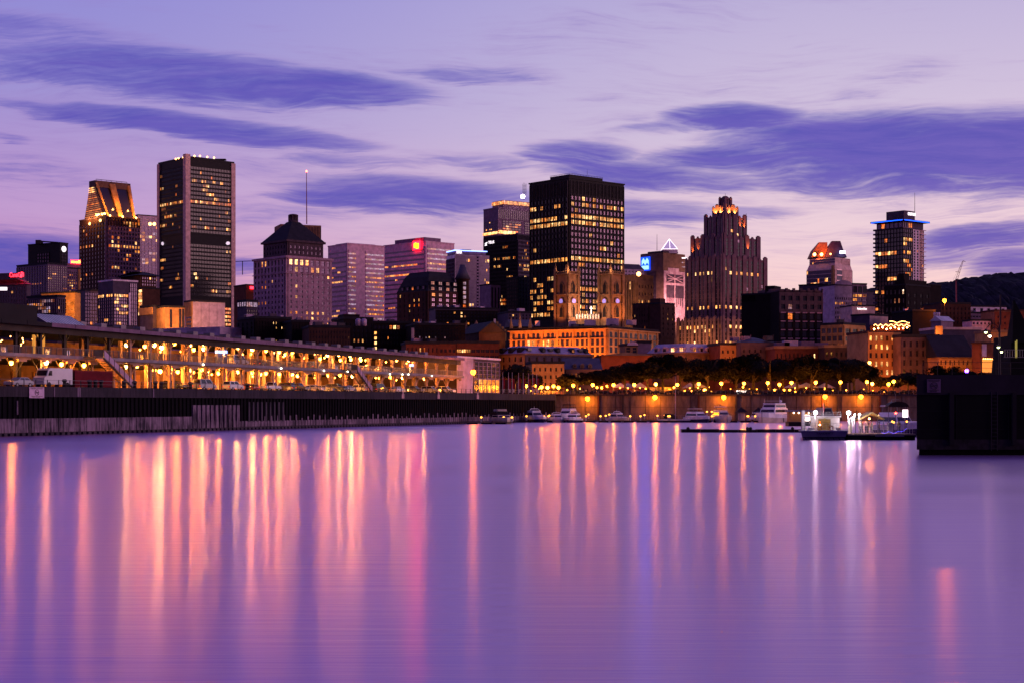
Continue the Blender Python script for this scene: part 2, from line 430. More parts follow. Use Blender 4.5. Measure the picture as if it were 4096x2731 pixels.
sc.view_settings.view_transform = 'Standard'; sc.view_settings.look = 'None'; sc.view_settings.exposure = 0; sc.view_settings.gamma = 1
c = sc.cycles; c.max_bounces = 5; c.diffuse_bounces = 2; c.glossy_bounces = 3; c.transmission_bounces = 3; c.use_denoising = True
c.sample_clamp_indirect = 6; c.sample_clamp_direct = 0; c.use_light_tree = True; c.caustics_reflective = False; c.caustics_refractive = False
c.use_adaptive_sampling = True; c.adaptive_threshold = .01; c.blur_glossy = .5
try: c.denoiser = 'OPENIMAGEDENOISE'; c.denoising_input_passes = 'RGB_ALBEDO_NORMAL'
except Exception: pass

# ------------------------------------------------------------------ water, long swell smoothed by time
m = bpy.data.materials.new('river_water'); m.use_nodes = True; nt = m.node_tree; nt.nodes.remove(nt.nodes['Principled BSDF'])
out = nt.nodes['Material Output']
g = nt.nodes.new('ShaderNodeNewGeometry')
mp = nt.nodes.new('ShaderNodeMapping'); mp.inputs['Scale'].default_value = (.09, 1.1, 1); nt.links.new(g.outputs['Position'], mp.inputs[0])
fine = noise(nt, mp.outputs[0], 1.0, 5, .6, .2)
mp2 = nt.nodes.new('ShaderNodeMapping'); mp2.inputs['Scale'].default_value = (.006, .05, 1); nt.links.new(g.outputs['Position'], mp2.inputs[0])
patch = noise(nt, mp2.outputs[0], 1.0, 1, .5, .2)
sp = nt.nodes.new('ShaderNodeSeparateXYZ'); nt.links.new(g.outputs['Position'], sp.inputs[0]); wy = N(nt, sp.outputs[1])
gl = nt.nodes.new('ShaderNodeBsdfGlossy'); gl.distribution = 'GGX'
far = smooth(wy, 215, 330)
rough = smooth(patch, .3, .7, .155, .20) + far * smooth(patch, .35, .7) * .06
nt.links.new(rough.k, gl.inputs['Roughness'])
gl.inputs['Color'].default_value = (.94, .675, .88, 1)
g2 = nt.nodes.new('ShaderNodeBsdfGlossy'); g2.distribution = 'GGX'; nt.links.new((rough + .12).k, g2.inputs['Roughness']); tg = comb(nt, 1.0, 0.0, 0.0); gl.inputs['Anisotropy'].default_value = .12; g2.inputs['Anisotropy'].default_value = .48; nt.links.new(tg, gl.inputs['Tangent']); nt.links.new(tg, g2.inputs['Tangent']); g2.inputs['Color'].default_value = (.94, .675, .88, 1)
bp = nt.nodes.new('ShaderNodeBump'); bp.inputs['Strength'].default_value = .5; bp.inputs['Distance'].default_value = .06
nt.links.new(fine.k, bp.inputs['Height']); nt.links.new(bp.outputs[0], gl.inputs['Normal']); nt.links.new(bp.outputs[0], g2.inputs['Normal'])
gm = nt.nodes.new('ShaderNodeMixShader'); gm.inputs[0].default_value = .5; nt.links.new(gl.outputs[0], gm.inputs[1]); nt.links.new(g2.outputs[0], gm.inputs[2])
df = nt.nodes.new('ShaderNodeBsdfDiffuse'); df.inputs[0].default_value = (.08, .008, .42, 1)
lw = nt.nodes.new('ShaderNodeFresnel'); lw.inputs[0].default_value = 1.6; nt.links.new(bp.outputs[0], lw.inputs[1])
fr_ = smooth(N(nt, lw.outputs[0]), 0, 1, .28, 1.0)
mx = nt.nodes.new('ShaderNodeMixShader'); nt.links.new(fr_.k, mx.inputs[0]); nt.links.new(df.outputs[0], mx.inputs[1]); nt.links.new(gm.outputs[0], mx.inputs[2])
nt.links.new(mx.outputs[0], out.inputs[0]); MAT['river_water'] = m
mb = MB(); mb.face([(-1500, -600, 0), (1600, -600, 0), (1600, 470, 0), (-1500, 470, 0)]); o = mb.build('water', 'river_water'); tag(o, kind='structure')

# ------------------------------------------------------------------ ground and Mount with its woods
mb = MB(); top = [(-166, -2), (12, 425), (1300, 425), (3600, 6000), (-3200, 6000), (-1500, -2)]
mb.prism(top, -3, 7.0); o = mb.build('ground', 'tar'); tag(o, kind='structure')
# ------------------------------------------------------------------ wooded hill behind the city
def hill():
    ridge = [(3300, 1190), (3467, 1166), (3640, 1150), (3766, 1137), (3873, 1121), (3935, 1109), (4010, 1106), (4096, 1101), (4250, 1090), (4600, 1110), (5200, 1180)]
    mb = MB(); r = random.Random(3); cols = []; NX = 300
    for i in range(NX + 1):
        px = 3300 + 1900 * i / NX
        for (x0, y0), (x1, y1) in zip(ridge, ridge[1:]):
            if x0 <= px <= x1: py = y0 + (y1 - y0) * (px - x0) / (x1 - x0); break
        h = zat(py, 3200); x = (px - 2048) / F * 3200; col = []
        for j in range(26):
            t = j / 18; yy = 2350 + 850 * t
            hh = 7 + (h - 7) * math.sin(min(t, 1) * PI / 2) ** 1.3 if t <= 1 else 7 + (h - 7) * max(0, 1 - (t - 1) * 1.5)
            hh += (r.random() - .5) * 9 * min(1, t * 3) + math.sin(px * .05 + j) * 2
            col.append((x + (r.random() - .5) * 3, yy + (r.random() - .5) * 16, max(6.5, hh)))
        cols.append(col)
    for a, b in zip(cols, cols[1:]):
        for j in range(25): mb.face([a[j], b[j], b[j + 1], a[j + 1]])
    mat('hill_wood', (.018, .014, .022), .95, var=.6, sc_=.03)
    tag(mb.build('hill', 'hill_wood'), kind='structure')
hill()

def simple(name, label, cat, xl, xc, xr, ytop, Y, th, wall, Rf=None, Lf=None, roof='roof_dark', D=None, **k):
    b = Bld(name, label, cat, xl, xc, xr, ytop, Y, th, D=D, **k); b.core(wall)
    for f, spec in (('R', Rf), ('L', Lf)):
        for q in (spec if isinstance(spec, list) else [spec] if spec else []):
            q = dict(q); q.setdefault('m', wall); q.setdefault('seed', xc); b.facade(f, q.pop('m'), **q)
    if roof: b.roof(roof)
    return b
W = lambda nc, nr, yt, yb, **k: dict(nc=nc, nr=nr, yt=yt, yb=yb, **k)

# dark block with a round white sign, far left
b = simple('office_tower', 'black windowless-topped block with a round white lit sign, far left', 'tower', 112, 240, 272, 974, 1250, 60, 'black_metal',
           [W(3, 4, 1010, 1062, f0=.15, f1=.85, glass='glass_mid', lit=.0)], [W(5, 4, 1008, 1062, f0=.33, f1=.72, glass='glass_mid', lit=0)])
mb = MB(); c = P(253, 996, 1249); mb.lathe((0, 0, 0), [(.1, -.2), (2.2, -.2), (2.2, .2), (.1, .2)], 20); o = mb.build('round_sign', mat('sign_white', (.8, .8, .8), emit=(1, .88, .93), es=2.2), b.root, False)
o.rotation_euler = (R(90), 0, R(60)); O, d, n, L = b.fr('R'); p = O + d * L * .42 + n * .6; o.location = Vector((p.x, p.y, b.z(996))) - Vector(parent_world(b.root))
MAT['sign_white'] = o.data.materials[0]
b.done()
t = thing('tower_crane', 'small tower crane working on the roof of the black block', 'crane', P(168, 974, 1258))
mb = MB(); mb.rod(P(168, 974, 1258), P(168, 966, 1258), 1.0, n=4); mb.build('mast', 'steel_dark', t)
mb = MB(); mb.rod(P(150, 965, 1258), P(234, 971, 1258), .55, n=4); mb.rod(P(150, 968, 1258), P(234, 972, 1258), .3, n=4); mb.build('jib', 'steel_dark', t)
mb = MB(); mb.box(P(154, 969, 1258), (4, 3, 3)); mb.build('counterweight', 'steel_dark', t)

b = simple('apartment_block', 'long grey apartment block with a grid of small windows under the black block', 'building', 67, 190, 268, 1055, 1120, 50, 'dark_purple',
           W(9, 12, 1062, 1175, glass='glass_dark', lit=.05, ww=.7, wh=.55, m='purple_panel'), W(12, 12, 1062, 1175, glass='glass_dark', lit=.04, m='purple_panel'))
b.house(.1, .5, .1, .5, 1049); b.done()
b = simple('office_building', 'pale building end with an orange lit edge beside the tapered tower', 'building', 262, 268, 321, 1075, 1150, 30, 'purple_panel',
           W(5, 9, 1085, 1180, ww=.5, wh=.45, lit=.15, glass='glass_dark', style='window', f1=.78), D=25)
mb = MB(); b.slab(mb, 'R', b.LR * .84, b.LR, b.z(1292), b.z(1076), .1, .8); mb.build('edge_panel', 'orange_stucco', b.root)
mb = MB(); mb.prism(b.poly(0), b.z1 + .3, b.z(1054)); mb.build('penthouse', 'purple_panel', b.root)
s = MAT.get('sign_red') or mat('sign_red', (.5, .02, .02), emit=(1, .015, .03), es=9); mat('sign_yellow', (.6, .5, .05), emit=(1, .62, .02), es=9)
mb = MB(); b.slab(mb, 'R', 2.5, 9.5, b.z(1055), b.z(1039), .3, .9); o = mb.build('sign_panel', 'sign_red', b.root)
text_into(b.root, 'mell', b.C + b.dR * 2.8 + Vector((.57, -.82, 0)) * .95 + Vector((0, 0, b.z(1052))), b.dR, 1.9, 'sign_yellow', w=6.2); b.done()

# building with red script sign, leftmost
b = simple('hotel_building', 'low wide building with a red roof and red script sign, leftmost', 'building', -60, 108, 123, 1138, 900, 70, 'dark_purple',
           None, W(16, 6, 1142, 1245, glass='glass_mid', lit=.12, ww=.75, wh=.55), roof=None)
lo = b.poly(-1); hi = b.poly(5); mb = MB(); mb.prism(lo, b.z1, b.z(1118), top=hi); mb.build('roof', mat('roof_red', (.45, .06, .09), .6), b.root)
mb = MB(); mb.prism(b.poly(5.5), b.z(1118), b.z(1092)); mb.build('attic', 'dark_purple', b.root)
O, d, n, L = b.fr('L'); dd = -d
text_into(b.root, 'CanaCall', Vector((P(18, 1107, 897).x, 897, zat(1107, 897))) + n * -4.5 - Vector((0, 0, 0)), Vector((1, -.36, 0)), 2.4, 'sign_red', w=9.5, n=n)
mb = MB(); q = P(84, 1104, 893); mb.box(q, (1.0, .4, 1.8)); mb.build('sign_mark', 'sign_red', b.root)
mb = MB(); mb.box(P(8, 1156, 885), (5.5, .6, 1.7)); mb.build('light_box', 'sign_white', b.root)
mb = MB(); mb.ball(P(87, 1092, 890), .5); mb.build('warning_light', 'sign_red', b.root); b.done()

# orange-lit low office and glass office in front of it
b = simple('office_building', 'low office with a glowing orange top storey and rows of lit windows', 'building', 165, 300, 322, 1172, 930, 66, 'orange_stucco', None,
           W(14, 4, 1203, 1292, glass='lit_warm', lit=.9, rows={0: .1}, ww=.6, wh=.55, f1=.4, style='window')); b.done()
o = lamp('floodlight', 'SPOT', P(250, 1215, 905), 60000, (1, .42, .08), b.root, 1, target=P(240, 1180, 930), spot=120)
b = simple('glass_office', 'small glass office with pale lit curtains above the striped skylight', 'building', 109, 230, 261, 1188, 700, 60, 'dark_purple',
           W(4, 4, 1196, 1252, lit=.2, glass='glass_mid', ww=.9, wh=.8), W(14, 4, 1196, 1252, lit=.6, pal=['lit_pale', 'lit_pale', 'lit_dim', 'lit_pale', 'lit_warm'], glass='glass_mid', ww=.9, wh=.8, run=.7)); b.house(.1, .8, .1, .6, 1181); b.done()

# tapered tower with floodlit crown
b = Bld('office_tower', 'tall tower whose tapered crown glows orange above a dark gridded shaft', 'tower', 318, 424, 560, 868, 1400, 42)
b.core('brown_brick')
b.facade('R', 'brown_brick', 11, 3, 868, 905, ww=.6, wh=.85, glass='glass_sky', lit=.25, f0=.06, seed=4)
b.facade('R', 'stone', 11, 16, 905, 1180, ww=.62, wh=.6, glass='glass_sky', lit=.22, rows={4: .97, 7: .3, 9: .4}, f0=.06, seed=5, run=.3)  # pink evening light put into the paler piers of this side
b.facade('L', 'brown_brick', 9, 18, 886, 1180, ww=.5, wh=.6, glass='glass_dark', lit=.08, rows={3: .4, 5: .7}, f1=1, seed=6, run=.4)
mb = MB()
for s_ in (0, .0): b.slab(mb, 'R', -.8, 1.0, b.z(1180), b.z(868), -.5, 1.2)
mb.build('corner_pier', 'stone', b.root)
b.roof('stone_dark', 1.2)
t = Bld('x', None, None, 358, 380, 520, 720, 1412, 42, root=b.root)
lo, hi = b.poly(3), t.poly(0)
mb = MB(); mb.prism(lo, b.z1, t.z(748), top=hi); mb.build('crown', 'glass_dark', b.root)
mb = MB(); mb.prism(t.poly(-.3), t.z(748), t.z(722)); mb.build('crown_cap', 'stone_dark', b.root)
for k, (f0, f1) in enumerate(((0, .06), (.40, .56), (.93, 1.0))):      # sloping ribs on the front-right side of the crown
    mb = MB(); L0, L1 = Vector((*lo[0], b.z1)), Vector((*lo[1], b.z1)); H0, H1 = Vector((*hi[0], t.z(730))), Vector((*hi[1], t.z(730))); nn = Vector((.67, -.74, .0)) * 1.0
    a, b_, c_, d_ = L0.lerp(L1, f0), L0.lerp(L1, f1), H0.lerp(H1, f0), H0.lerp(H1, f1)
    mb.hexa([a + nn, b_ + nn, b_ - nn, a - nn], [c_ + nn, d_ + nn, d_ - nn, c_ - nn]); mb.build('crown_rib', 'orange_stucco', b.root)  # orange of the floodlight is put into the ribs' own colour
    m_ = a.lerp(b_, .5) + nn * 3
    lamp('floodlight', 'POINT', m_ + nn + Vector((0, 0, 4)), 9000, (1, .36, .07), b.root, .6); lamp('floodlight', 'POINT', m_.lerp(c_, .35) + nn * 3 + Vector((0, 0, 4)), 5000, (1, .36, .07), b.root, .6)
    mb = MB(); mb.ball(m_ + Vector((0, 0, 1.2)), 1.0, 8, 5); mb.build('flood_lamp', mat('flood_glow', (.5, .4, .2), emit=(1, .42, .12), es=7), b.root)
for k in range(16):                                                     # lit floors of the narrow side
    f = (k + .5) / 16; mb = MB(); L0, L1 = Vector((*lo[0], b.z1)), Vector((*lo[3], b.z1)); H0, H1 = Vector((*hi[0], t.z(748))), Vector((*hi[3], t.z(748)))
    nn = Vector((-.74, -.67, 0)); a, c_ = L0.lerp(H0, f + .02), L1.lerp(H1, f + .02); a2, c2 = L0.lerp(H0, f - .012), L1.lerp(H1, f - .012)
    q0, q1, q2, q3 = a.lerp(c_, .1) + nn, a.lerp(c_, .92) + nn, a2.lerp(c2, .92) + nn, a2.lerp(c2, .1) + nn
    mb.face([q3, q2, q1, q0]); mb.face([q0, q1, q2, q3]) if 0 else None
    mb.build('crown_band', 'lit_bright' if k >= 13 else 'lit_orange' if k % 3 == 1 else 'lit_dim', b.root)
mid = Vector((*lo[0], b.z1)).lerp(Vector((*lo[3], b.z1)), .5)
for k in (-.3, .3): lamp('floodlight', 'POINT', mid + Vector((-5 + 14 * k, -4.6 - 14 * k, 3)), 16000, (1, .40, .09), b.root, .8)
for f in (.15, .6): mb = MB(); mb.ball(Vector((*lo[0], b.z1)).lerp(Vector((*lo[3], b.z1)), f) + Vector((-2.5, -2.2, -2 - 3 * f)), 1.3, 8, 5); mb.build('flood_lamp', 'flood_glow', b.root)
mb = MB(); a, c_ = Vector((*t.poly(2)[0], t.z(716))), Vector((*t.poly(2)[1], t.z(716))); mb.rod(a, c_, .3, n=4)
for k in range(7): q = a.lerp(c_, k / 6); mb.rod(q - Vector((0, 0, 2)), q, .2, n=4)
mb.build('roof_rail', 'steel', b.root); b.done()

b = simple('condominium_tower', 'pale lilac glass tower half hidden between the tapered tower and the black tower', 'tower', 545, 552, 650, 862, 1500, 35, 'lilac_panel',
           [W(4, 4, 868, 900, wh=.3, ww=.4, lit=0, rel=.2), W(7, 19, 900, 1150, glass='glass_mid', lit=.2, ww=.85, wh=.75, pal=LIT + ['lit_pale', 'lit_pale'], rows={4: .6, 10: .6})], D=30)
for k in range(3): mb = MB(); p = P(600 + k * 17, 897, 1488); mb.ball(p, 1.6, 8, 5); mb.build('roof_light', 'flood_glow', b.root)
b.done()

# black exchange tower with pale corner pillars
b = Bld('office_tower', 'tallest black tower with four pale corner pillars and a lit roof edge', 'tower', 634, 748, 936, 634, 1350, 42)
b.core('black_metal')
mat('pillar_pink', (.62, .38, .36), .8)
spR = dict(ww=.84, wh=.62, rel=.3, run=.6, seed=11)
b.facade('R', 'black_metal', 26, 16, 661, 931, f0=.07, f1=.93, glass='glass_dark', lit=.10, rows={0: 0, 3: .35, 8: .97, 12: .35, 14: .55, 5: .25, 15: 0}, **spR)
b.facade('R', 'black_metal', 26, 13, 972, 1184, f0=.07, f1=.93, glass='glass_dark', lit=.05, rows={1: .2, 10: .25, 11: .3}, **spR)
b.facade('L', 'black_metal', 22, 16, 661, 931, f0=.08, f1=.93, glass='glass_dark', lit=.05, rows={8: .8, 4: .3, 11: .4}, **spR)
b.facade('L', 'black_metal', 22, 13, 972, 1184, f0=.08, f1=.93, glass='glass_dark', lit=.03, **spR)
b.facade('R', 'black_metal', 8, 5, 1222, 1300, f0=.62, f1=.93, glass='lit_warm', lit=.9, pal=['lit_bright', 'lit_warm', 'lit_orange'], ww=.9, wh=.6)
for f, s0, s1, top in (('R', -1.9, 2.6, 617), ('R', b.LR - 3.2, b.LR + .9, 634), ('L', b.LL - 3.0, b.LL + .9, 634)):
    mb = MB(); b.slab(mb, f, s0, s1, b.z(1320), b.z(top), -3.4 if s0 < 0 else -2.2, 1.1); mb.build('corner_pillar', 'pillar_pink', b.root)
b.roof('black_metal', 1.5)
b.house(.12, .62, .05, .6, 622)
mb = MB(); p = b.C + b.dR * b.LR * .82 + b.dL * 8; mb.box((p.x, p.y, b.z1 + 3.5), (9, 5, 1)); mb.box((p.x, p.y, b.z1 + 1.7), (5, 4, 3)); mb.build('roof_crane', 'steel_dark', b.root)
for px, py in ((703, 637), (714, 634), (733, 631), (778, 625), (800, 625), (829, 629), (856, 632)):
    mb = MB(); mb.ball(P(px, py, 1346 if px > 748 else 1352), .8, 8, 5); mb.build('roof_light', 'flood_glow', b.root)
mat('logo_white', (.8, .75, .8), emit=(1, .8, .95), es=.75)
for f, fx in (('L', .83), ('R', .86)):
    O, d, n, L = b.fr(f); c0 = O + d * L * fx + n * .9; mb = MB(); pts = [(c0.x + d.x * 2.1 * math.cos(t) * k, c0.y + d.y * 2.1 * math.cos(t) * k, b.z(962) + 1.5 * math.sin(t) * k) for t, k in [(i * PI / 6, 1 if i % 5 else .78) for i in range(12)]]
    if f == 'L': pts.reverse()
    mb.face(pts); q = [(x - n.x * .4, y - n.y * .4, z) for x, y, z in pts]
    for i in range(12): j = (i + 1) % 12; mb.face([pts[i], q[i], q[j], pts[j]])
    mb.build('logo_sign', 'logo_white', b.root)
b.done()

# foot of the black tower: theatre and low offices
b = simple('glass_office', 'dark glass office with a white outlined roof and lit top floor', 'building', 393, 452, 551, 1124, 900, 42, 'dark_purple',
           [W(6, 9, 1175, 1300, f0=.04, f1=.6, glass='glass_mid', lit=.3, rows={0: .97, 1: .15, 7: .3}, ww=.93, wh=.72, pal=['lit_warm', 'lit_bright', 'lit_warm']), W(4, 10, 1130, 1300, f0=.68, f1=.97, ww=.92, wh=.9, glass='glass_mid', lit=0)],
           W(7, 9, 1175, 1300, glass='glass_mid', lit=.1, rows={0: .97}, ww=.93, wh=.75, pal=['lit_warm', 'lit_bright']), roof='white_panel')
mb = MB(); b.slab(mb, 'R', b.LR * .6, b.LR * .655, b.z(1300), b.z(1170), .5, 1.3); mb.build('white_fin', 'white_panel', b.root); b.done()
b = simple('glass_office', 'narrow dark glass block left of the white outlined office', 'building', 333, 340, 398, 1163, 950, 35, 'dark_purple', W(6, 9, 1170, 1300, glass='glass_mid', lit=.1, ww=.9, wh=.75), D=30); b.done()
b = simple('domed_building', 'dark building with a low hipped roof behind the white outlined office', 'building', 484, 560, 624, 1102, 1000, 42, 'brown_brick', W(6, 3, 1106, 1145, f0=.1, glass='glass_mid', lit=.15, ww=.7), roof=None)
mb = MB(); mb.prism(b.poly(-3), b.z1, b.z(1083), top=b.poly(9)); mb.build('roof', 'roof_dark', b.root); b.done()
b = simple('stair_tower', 'thin stair tower with a lit orange glass edge beside the dark glass office', 'building', 553, 572, 640, 1155, 980, 42, 'brown_brick', None, W(1, 8, 1158, 1262, glass='lit_warm', lit=1, wh=.86, ww=.86, pal=['lit_bright', 'lit_warm'])); b.done()
b = simple('low_building', 'low orange lit block with black upper corner beside the stair tower', 'building', 560, 612, 645, 1228, 780, 42, 'dark_purple', None, None)
mb = MB(); b.slab(mb, 'L', 0, b.LL, b.z(1258), b.z(1230), .05, .6); mb.build('lit_panel', 'orange_stucco', b.root); lamp('floodlight', 'POINT', P(590, 1250, 766), 9000, (1, .42, .1), b.root, .5); b.done()  # orange lamplight put into the colour of this side
b = simple('theatre_block', 'orange lit concrete block with tall dark slots at the foot of the black tower', 'building', 640, 660, 738, 1230, 770, 30, 'orange_stucco',
           [W(1, 1, 1236, 1312, f0=.22, f1=.38, ww=.8, wh=.96, lit=0, style='window', rel=.1), W(2, 1, 1232, 1312, f0=.7, f1=1, ww=.85, wh=.96, lit=0, style='window', rel=.1)], D=20); b.done()
lamp('floodlight', 'SPOT', P(690, 1330, 745), 90000, (1, .42, .12), b.root, 1, target=P(690, 1270, 770), spot=120)
b = simple('theatre_block', 'large plain lilac wall block with one orange lit side under the black tower', 'building', 737, 772, 900, 1207, 790, 35, 'lilac_panel', None,
           [W(1, 3, 1262, 1312, f0=.1, f1=.75, ww=.9, wh=.5, lit=0, style='window', rel=.1, m='orange_stucco')])
mb = MB(); b.slab(mb, 'L', 0, b.LL, b.z(1262), b.z(1207), .05, .35); mb.build('lit_panel', 'orange_stucco', b.root)  # block itself is lilac; lamplight put into this side as orange
mb = MB()
for k in range(1, 4): b.slab(mb, 'R', b.LR * k / 4 - .06, b.LR * k / 4 + .06, b.z(1312), b.z(1208), .0, .05)
mb.build('wall_joint', 'stone_dark', b.root)
lamp('floodlight', 'SPOT', P(733, 1315, 775), 40000, (1, .42, .12), b.root, 1, target=P(752, 1250, 795), spot=100); b.done()
b = simple('podium_block', 'long low lilac podium wall under the theatre blocks', 'building', 640, 880, 1022, 1313, 640, 60, 'lilac_panel', None, None, roof=None); b.roof('lilac_panel', .6, .1); b.done()
b = simple('low_building', 'low purple building with a lit glass hall, left of the stone tower', 'building', 950, 985, 1030, 1205, 900, 40, 'dark_purple',
           [W(6, 1, 1196 + 12, 1228, glass='lit_pale', lit=1, pal=['lit_pale'], ww=.85, wh=.9), W(5, 3, 1238, 1275, lit=.2, wh=.6)], W(4, 1, 1208, 1226, glass='lit_pale', lit=1, pal=['lit_pale'], ww=.85, wh=.9)); b.done()
b = simple('low_building', 'small dark red block with a red lit sign left of the stone tower', 'building', 980, 984, 1030, 1142, 1150, 35, 'red_brick', None, D=20)
mb = MB(); b.slab(mb, 'R', 3, 7, b.z(1156), b.z(1146), .3, .9); mb.build('lit_sign', 'sign_red', b.root); b.done()
t = thing('tower_crane', 'distant crane jib over the gap right of the black tower', 'crane', P(970, 1060, 1900)); mb = MB(); mb.rod(P(938, 1047, 1900), P(1004, 1045, 1900), .5, n=4); mb.build('jib', 'steel_dark', t); mb = MB(); mb.rod(P(970, 1100, 1900), P(970, 1046, 1900), .6, n=4); mb.build('mast', 'steel_dark', t)

# stone tower with a pyramid roof
b = Bld('stone_tower', 'broad stone tower with setbacks, dark pyramid roof and round cupola', 'tower', 1014, 1144, 1328, 1022, 1000, 42)
b.core('stone')
b.facade('R', 'stone', 8, 2, 1032, 1090, ww=.55, wh=.72, f0=.04, f1=.97, style='window', glass='glass_mid', lit=.0, rows={(0, 0): 'lit_bright', (0, 1): 'lit_bright', (0, 2): 'lit_bright', (0, 3): 'lit_bright', (1, 1): 'lit_warm', (1, 4): 'lit_warm', (1, 5): 'lit_warm'})
b.facade('R', 'stone', 8, 10, 1090, 1302, ww=.38, wh=.5, f0=.04, f1=.97, style='window', glass='glass_mid', lit=.16, rows={3: .6, 7: .8, 8: .5, 9: .3}, seed=2, run=.2)
b.facade('L', 'stone', 9, 2, 1034, 1090, ww=.45, wh=.75, f0=.04, f1=.97, style='window', lit=.0, rows={(0, 5): 'lit_warm', (0, 6): 'lit_warm'})
b.facade('L', 'stone', 9, 10, 1090, 1302, ww=.38, wh=.5, f0=.04, f1=.97, style='window', lit=.06, seed=3)
mb = MB()
for s_ in 'RL': b.slab(mb, s_, -.6, b.fr(s_)[3] + .6, b.z(1032), b.z(1024), 0, 1.1); b.slab(mb, s_, -.3, b.fr(s_)[3] + .3, b.z(1093), b.z(1090), .4, .8)
mb.build('cornice', 'stone', b.root)
u_ = Bld('x', None, None, 1053, 1149, 1293, 962, 1009, 42, root=b.root); u_.z0 = b.z1
u_.core('stone_dark', name='upper_tier'); u_.npane = 60
u_.facade('R', 'stone_dark', 8, 2, 976, 1018, ww=.4, wh=.5, style='window', glass='glass_mid', lit=.05, f0=.04, f1=.97); u_.facade('L', 'stone_dark', 8, 2, 976, 1018, ww=.4, wh=.5, style='window', lit=0, f0=.04, f1=.97)
mb = MB(); mb.prism(u_.poly(-1.2), u_.z1 - .8, u_.z1 + .5); mb.build('eaves', 'stone_dark', b.root)
cc = u_.ctr; mb = MB(); q = 4.2; mb.prism(u_.poly(-.8), u_.z1 + .5, zat(890, cc.y), top=[(cc.x - .3, cc.y - q), (cc.x + q, cc.y), (cc.x + .3, cc.y + q), (cc.x - q, cc.y)]); mb.build('roof', 'roof_dark', b.root)
mb = MB(); z = zat(892, cc.y); hh = zat(857, cc.y) - z; mb.lathe((cc.x, cc.y, z), [(3.4, 0), (3.2, hh * .2), (2.1, hh * .22), (2.1, hh * .78), (3.3, hh * .8), (3.2, hh * .88), (2.4, hh * .95), (.6, hh)], 10)
for k in range(8): t = k * PI / 4; mb.rod((cc.x + 2.9 * math.cos(t), cc.y + 2.9 * math.sin(t), z + hh * .2), (cc.x + 2.9 * math.cos(t), cc.y + 2.9 * math.sin(t), z + hh * .8), .35, n=5)
mb.build('cupola', 'stone_dark', b.root); u_.done(); b.done()
b = simple('office_tower', 'striped slab tower behind the pyramid roof carrying a tall red-tipped mast', 'tower', 1115, 1122, 1284, 897, 1600, 20, 'stone_warm', W(26, 1, 901, 1000, ww=.5, wh=.94, glass='glass_mid', lit=0, rel=.8), D=30, roof=None)
mb = MB(); p0, p1 = P(1227, 897, 1610), P(1226, 686, 1610); mb.rod(p0, p1, .7, .35, 4); mb.build('antenna', mat('mast_red', (.35, .08, .1), .6), b.root)
mb = MB(); mb.ball(p1, 1.1, 8, 5); mb.build('warning_light', mat('beacon_red', (.5, .05, .05), emit=(1, .08, .05), es=14), b.root); b.done()

# pink office with ribbon windows
pk = dict(pier=False, wh=.36, rel=.4, run=.8)
b = Bld('office_tower', 'pink stone office with white ribbon windows right of the pyramid-roofed tower', 'tower', 1312, 1389, 1538, 978, 1150, 38)
b.core('pink_panel')
b.facade('R', 'pink_panel', 8, 16, 1005, 1300, f0=.03, f1=.23, glass='lit_pale', lit=.12, rows={5: .6, 6: .6}, pal=['lit_dim', 'lit_warm'], seed=21, **pk)  # pale emission stands in for sky mirrored in unlit ribbon glass
b.facade('R', 'pink_panel', 20, 16, 1005, 1300, f0=.49, f1=.98, glass='lit_pale', lit=.2, rows={5: .6, 7: .3, 12: .5, 13: .3, 15: .6}, pal=['lit_dim', 'lit_warm', 'lit_orange'], seed=22, **pk)
b.facade('L', 'pink_panel', 18, 16, 1000, 1310, f0=.03, f1=.97, glass='glass_mid', lit=.06, rows={3: .25, 6: .8, 13: .6}, pal=['lit_warm'], seed=23, **pk)
b.roof('pink_panel', .8); b.house(.05, .8, .1, .7, 970, 'lilac_panel'); b.done()

# pink office with square red and yellow sign
b = Bld('office_tower', 'wide pink office tower with a square red and yellow lit sign', 'tower', 1535, 1703, 1817, 968, 1200, 44)
b.core('pink_panel')
b.facade('L', 'pink_panel', 34, 16, 990, 1290, f0=.03, f1=.97, glass='glass_mid', lit=.08, rows={3: .75, 5: .9, 7: .12, 0: .02, 1: 0, 2: 0}, pal=['lit_warm', 'lit_orange'], seed=31, **pk)
b.facade('R', 'pink_panel', 20, 15, 985, 1278, f0=.06, f1=.98, glass='lit_pale', lit=.12, rows={2: .3, 3: .7}, pal=['lit_dim', 'lit_warm'], seed=32, **pk)  # unlit glass here glows faintly in place of a sky reflection
b.roof('pink_panel', .8); b.house(.03, .6, .05, .75, 948, 'purple_panel')
O, d, n, L = b.fr('L'); c0 = O + d * (L * .185) + n * .9; zc = b.z(980)
def plate(mb, c0, d, n, pts, zc, th=.5, rev=False):
    f = [(c0.x + d.x * x + n.x * th, c0.y + d.y * x + n.y * th, zc + z) for x, z in pts]; g_ = [(x - n.x * th, y - n.y * th, z) for x, y, z in f]
    if rev: f.reverse(); g_.reverse()
    mb.face(f)
    for i in range(len(f)): j = (i + 1) % len(f); mb.face([f[i], g_[i], g_[j], f[j]])
mat('logo_yellow', (.7, .5, .05), emit=(1, .60, .01), es=3); mat('logo_red', (.6, .02, .02), emit=(1, .004, .012), es=16, samp='FRONT')
mb = MB(); plate(mb, c0, -d, n, [(-4.2, -3.4), (4.2, -3.4), (4.2, 3.4), (-4.2, 3.4)], zc, .4, False); mb.build('sign_panel', 'logo_red', b.root)
mb = MB(); plate(mb, c0 + n * .45, -d, n, [(-2.7, 1.5), (-2.7, -1.7), (-1.2, -1.8), (.3, -2.5), (2.7, -2.4), (2.7, 1.6), (.8, 1.5), (-.6, 2.2)], zc, .4, True); mb.build('sign_mark', 'logo_yellow', b.root)
